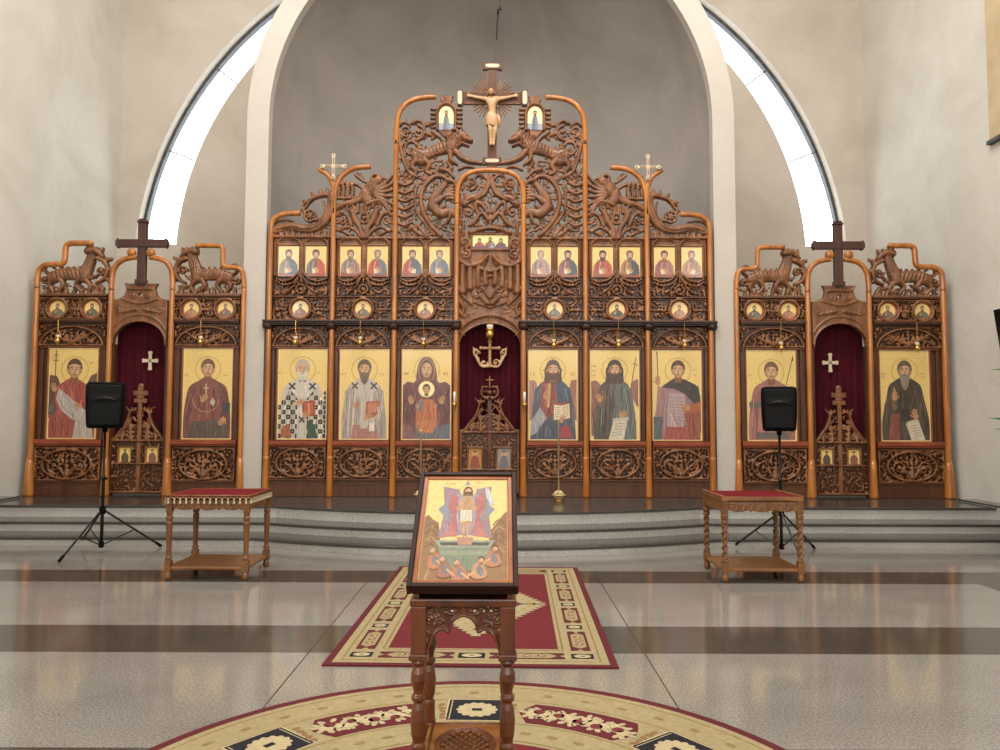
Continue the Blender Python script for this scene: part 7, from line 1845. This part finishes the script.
# ------------------------------------------------------------------ loudspeakers on tripods
def speaker(px_, d, feet, ytop, ybot, wpx, rot, side):
    X_ = at(px_, 500, d)[0]; g = [ground(*f_) for f_ in feet]; zt_, zb_ = at(500, ytop, d)[1], at(500, ybot, d)[1]; zh = at(500, 511, d)[1]
    other = 'left table' if side == 'left' else 'right table'
    t = thing('speaker_stand', (X_, d, 0), 'black tripod stand holding the loudspeaker ' + ('beside the left table' if side == 'left' else 'behind the right table'), 'stand', 'speaker stands')
    MB().lathe([(.019, .09), (.019, zh + .35), (.024, zh + .355), (.024, zh + .40), (.015, zh + .41), (.015, zb_ + .03)], (X_, d, 0), 14).build('pole', M['black_metal'], t, smooth=True)
    MB().lathe([(.03, zh - .05), (.036, zh - .04), (.036, zh + .02), (.028, zh + .04)], (X_, d, 0), 16).build('hub', M['black_plastic'], t, smooth=True)
    MB().lathe([(.024, .07), (.03, .08), (.03, .13), (.024, .14)], (X_, d, 0), 16).build('lower_collar', M['black_plastic'], t, smooth=True)
    MB().tube([(X_ + .02, d - .03, zh + .375), (X_ + .07, d - .05, zh + .375)], .012, 8).build('knob', M['black_plastic'], t)
    for fx, fy in g:
        u = Vector((fx - X_, fy - d, 0)); ul = u.normalized(); z_at = 0.0 if fy < 9.5 else .0
        e = Vector((fx, fy, .018)); s_ = Vector((X_, d, zh - .015)) + ul * .03; lg = MB().tube([s_, e], .0125, 8).build('leg', M['black_metal'], t)
        MB().tube([e + (s_ - e).normalized() * .07, e, e - (s_ - e).normalized() * .012], [.016, .018, .015], 8).build('rubber_foot', M['black_plastic'], lg)
        mid = s_ + (e - s_) * .52; MB().tube([Vector((X_, d, .105)) + ul * .025, mid], .008, 6).build('brace', M['black_metal'], t)
    w = wpx / 750 * d; h = zt_ - zb_; D_ = w * .85
    s = thing('loudspeaker', (X_, d, zb_), 'black loudspeaker on a tripod in front of the ' + ('angel icon' if side == 'left' else 'pinkish saint icon'), 'loudspeaker', 'black loudspeakers')
    def ring(z, k, yk=1.0):
        P = []
        for i in range(32):
            a = 2 * PI * i / 32; e_ = .36; c_, q_ = math.cos(a), math.sin(a)
            bx = (w / 2) * k * math.copysign(abs(c_) ** e_, c_); by = (D_ / 2) * yk * math.copysign(abs(q_) ** e_, q_)
            if by > 0: bx *= 1 - .35 * by / (D_ / 2)
            P.append((X_ + bx, d + by, z))
        return P
    prof = [(0, .80, .86), (.012, .86, .94), (.04, .91, .97), (.12, .93, .98), (.3, .965, 1), (.5, .985, 1), (.72, 1.0, 1), (.9, .99, 1), (.965, .96, .98), (.985, .9, .94), (1, .82, .85)]
    vs = []; fs = []
    for z, k, yk in prof: vs += ring(zb_ + h * z, k, yk)
    n = len(prof)
    for j in range(n - 1):
        for i in range(32): fs.append((j * 32 + i, j * 32 + (i + 1) % 32, (j + 1) * 32 + (i + 1) % 32, (j + 1) * 32 + i))
    fs += [tuple(range(32))[::-1], tuple(range((n - 1) * 32, n * 32))]
    MB().add(vs, fs).build('cabinet', M['black_plastic'], s, smooth=False, bevel=.004)
    mb = MB(); NX, NZ = 14, 20; vs = []; fs = []                # bowed front grille with the horn hood across it
    for j in range(NZ + 1):
        v = j / NZ
        for i in range(NX + 1):
            u = i / NX * 2 - 1; kk = .78 + .1 * v
            y = d - D_ / 2 - .012 - .022 * (1 - u * u) - (.018 * math.exp(-((v - .66) / .05) ** 2) * (1 - u ** 4))
            vs.append((X_ + u * w / 2 * kk, y, zb_ + h * (.06 + .88 * v)))
    for j in range(NZ):
        for i in range(NX): k = j * (NX + 1) + i; fs.append((k, k + 1, k + NX + 2, k + NX + 1))
    edge = [i for i in range(NX + 1)] + [j * (NX + 1) + NX for j in range(1, NZ + 1)] + [NZ * (NX + 1) + i for i in range(NX - 1, -1, -1)] + [j * (NX + 1) for j in range(NZ - 1, 0, -1)]
    b = len(vs); vs += [(vs[i][0], d - D_ / 2 + .01, vs[i][2]) for i in edge]; ne = len(edge)
    for i in range(ne): j = (i + 1) % ne; fs.append((edge[j], edge[i], b + i, b + j))
    mb.add(vs, fs).build('front_grille', M['grille'], s, smooth=True)
    hr = MB(); P = [(X_ + u * w * .3, d - D_ / 2 - .045 + .012 * u * u, zb_ + h * (.655 - .05 * u * u)) for u in np.linspace(-1, 1, 13)]; hr.tube(P, [.006 + .009 * (1 - abs(u)) for u in np.linspace(-1, 1, 13)], 8); hr.build('horn_lip', M['black_metal'], s, smooth=True)
    MB().lathe([(.03, -.05), (.03, 0.0)], (X_, d, zb_ + .004), 14).build('pole_socket', M['black_plastic'], s)
    s.rotation_euler = (0, 0, rot)
speaker(103.2, 9.05, [(60, 563.6), (161, 548), (80.5, 546)], 383.8, 429.3, 35.5, .40, 'left')
speaker(781, 9.05, [(734.7, 546.5), (814.8, 548), (803, 563)], 386.2, 430.3, 34, -.32, 'right')
# ------------------------------------------------------------------ light, sky, camera
w = bpy.data.worlds.new('overcast_sky'); scene.world = w; w.use_nodes = True
bg = w.node_tree.nodes['Background']; bg.inputs[0].default_value = (0.93, 0.97, 1.0, 1); bg.inputs[1].default_value = 4.0
def area(name, loc, rot, sx, sy, power, col):
    l = bpy.data.lights.new(name, 'AREA'); l.shape = 'RECTANGLE'; l.size = sx; l.size_y = sy; l.energy = power; l.color = col
    o = bpy.data.objects.new(name, l); COL.objects.link(o); o.location = loc; o.rotation_euler = rot; return o
area('nave_roof_light', (-0.2, 7.0, 12.1), (math.radians(16), 0, 0), 9, 3, 1300, (1, 0.965, 0.92))
area('rear_window_daylight', (-0.2, -8.8, 6.5), (PI / 2, 0, 0), 9, 5, 560, (1, 0.975, 0.95))
area('left_wall_fill', (XL + 0.05, -2.6, 6.4), (0, -PI / 2, 0), 3.2, 4.4, 560, (1, 0.98, 0.95))  # added area lamp on the solid wall, raised to brighten the upper walls
area('right_wall_fill', (XR - 0.05, -2.6, 6.4), (0, PI / 2, 0), 3.2, 4.4, 560, (1, 0.98, 0.95))  # added twin on the unbroken right wall, also lifting the upper walls
cam = bpy.data.cameras.new('camera'); cam.sensor_width = 36; cam.lens = 27.0
co = bpy.data.objects.new('camera', cam); COL.objects.link(co); co.location = (0, 0, EYE); co.rotation_euler = (Matrix.Rotation(PI / 2 + PITCH, 3, 'X') @ Matrix.Rotation(0.003, 3, 'Z')).to_euler()
scene.camera = co
vs_ = scene.view_settings; vs_.view_transform = 'Standard'; vs_.look = 'None'; vs_.gamma = 1; vs_.use_curve_mapping = False; vs_.exposure = 0.2
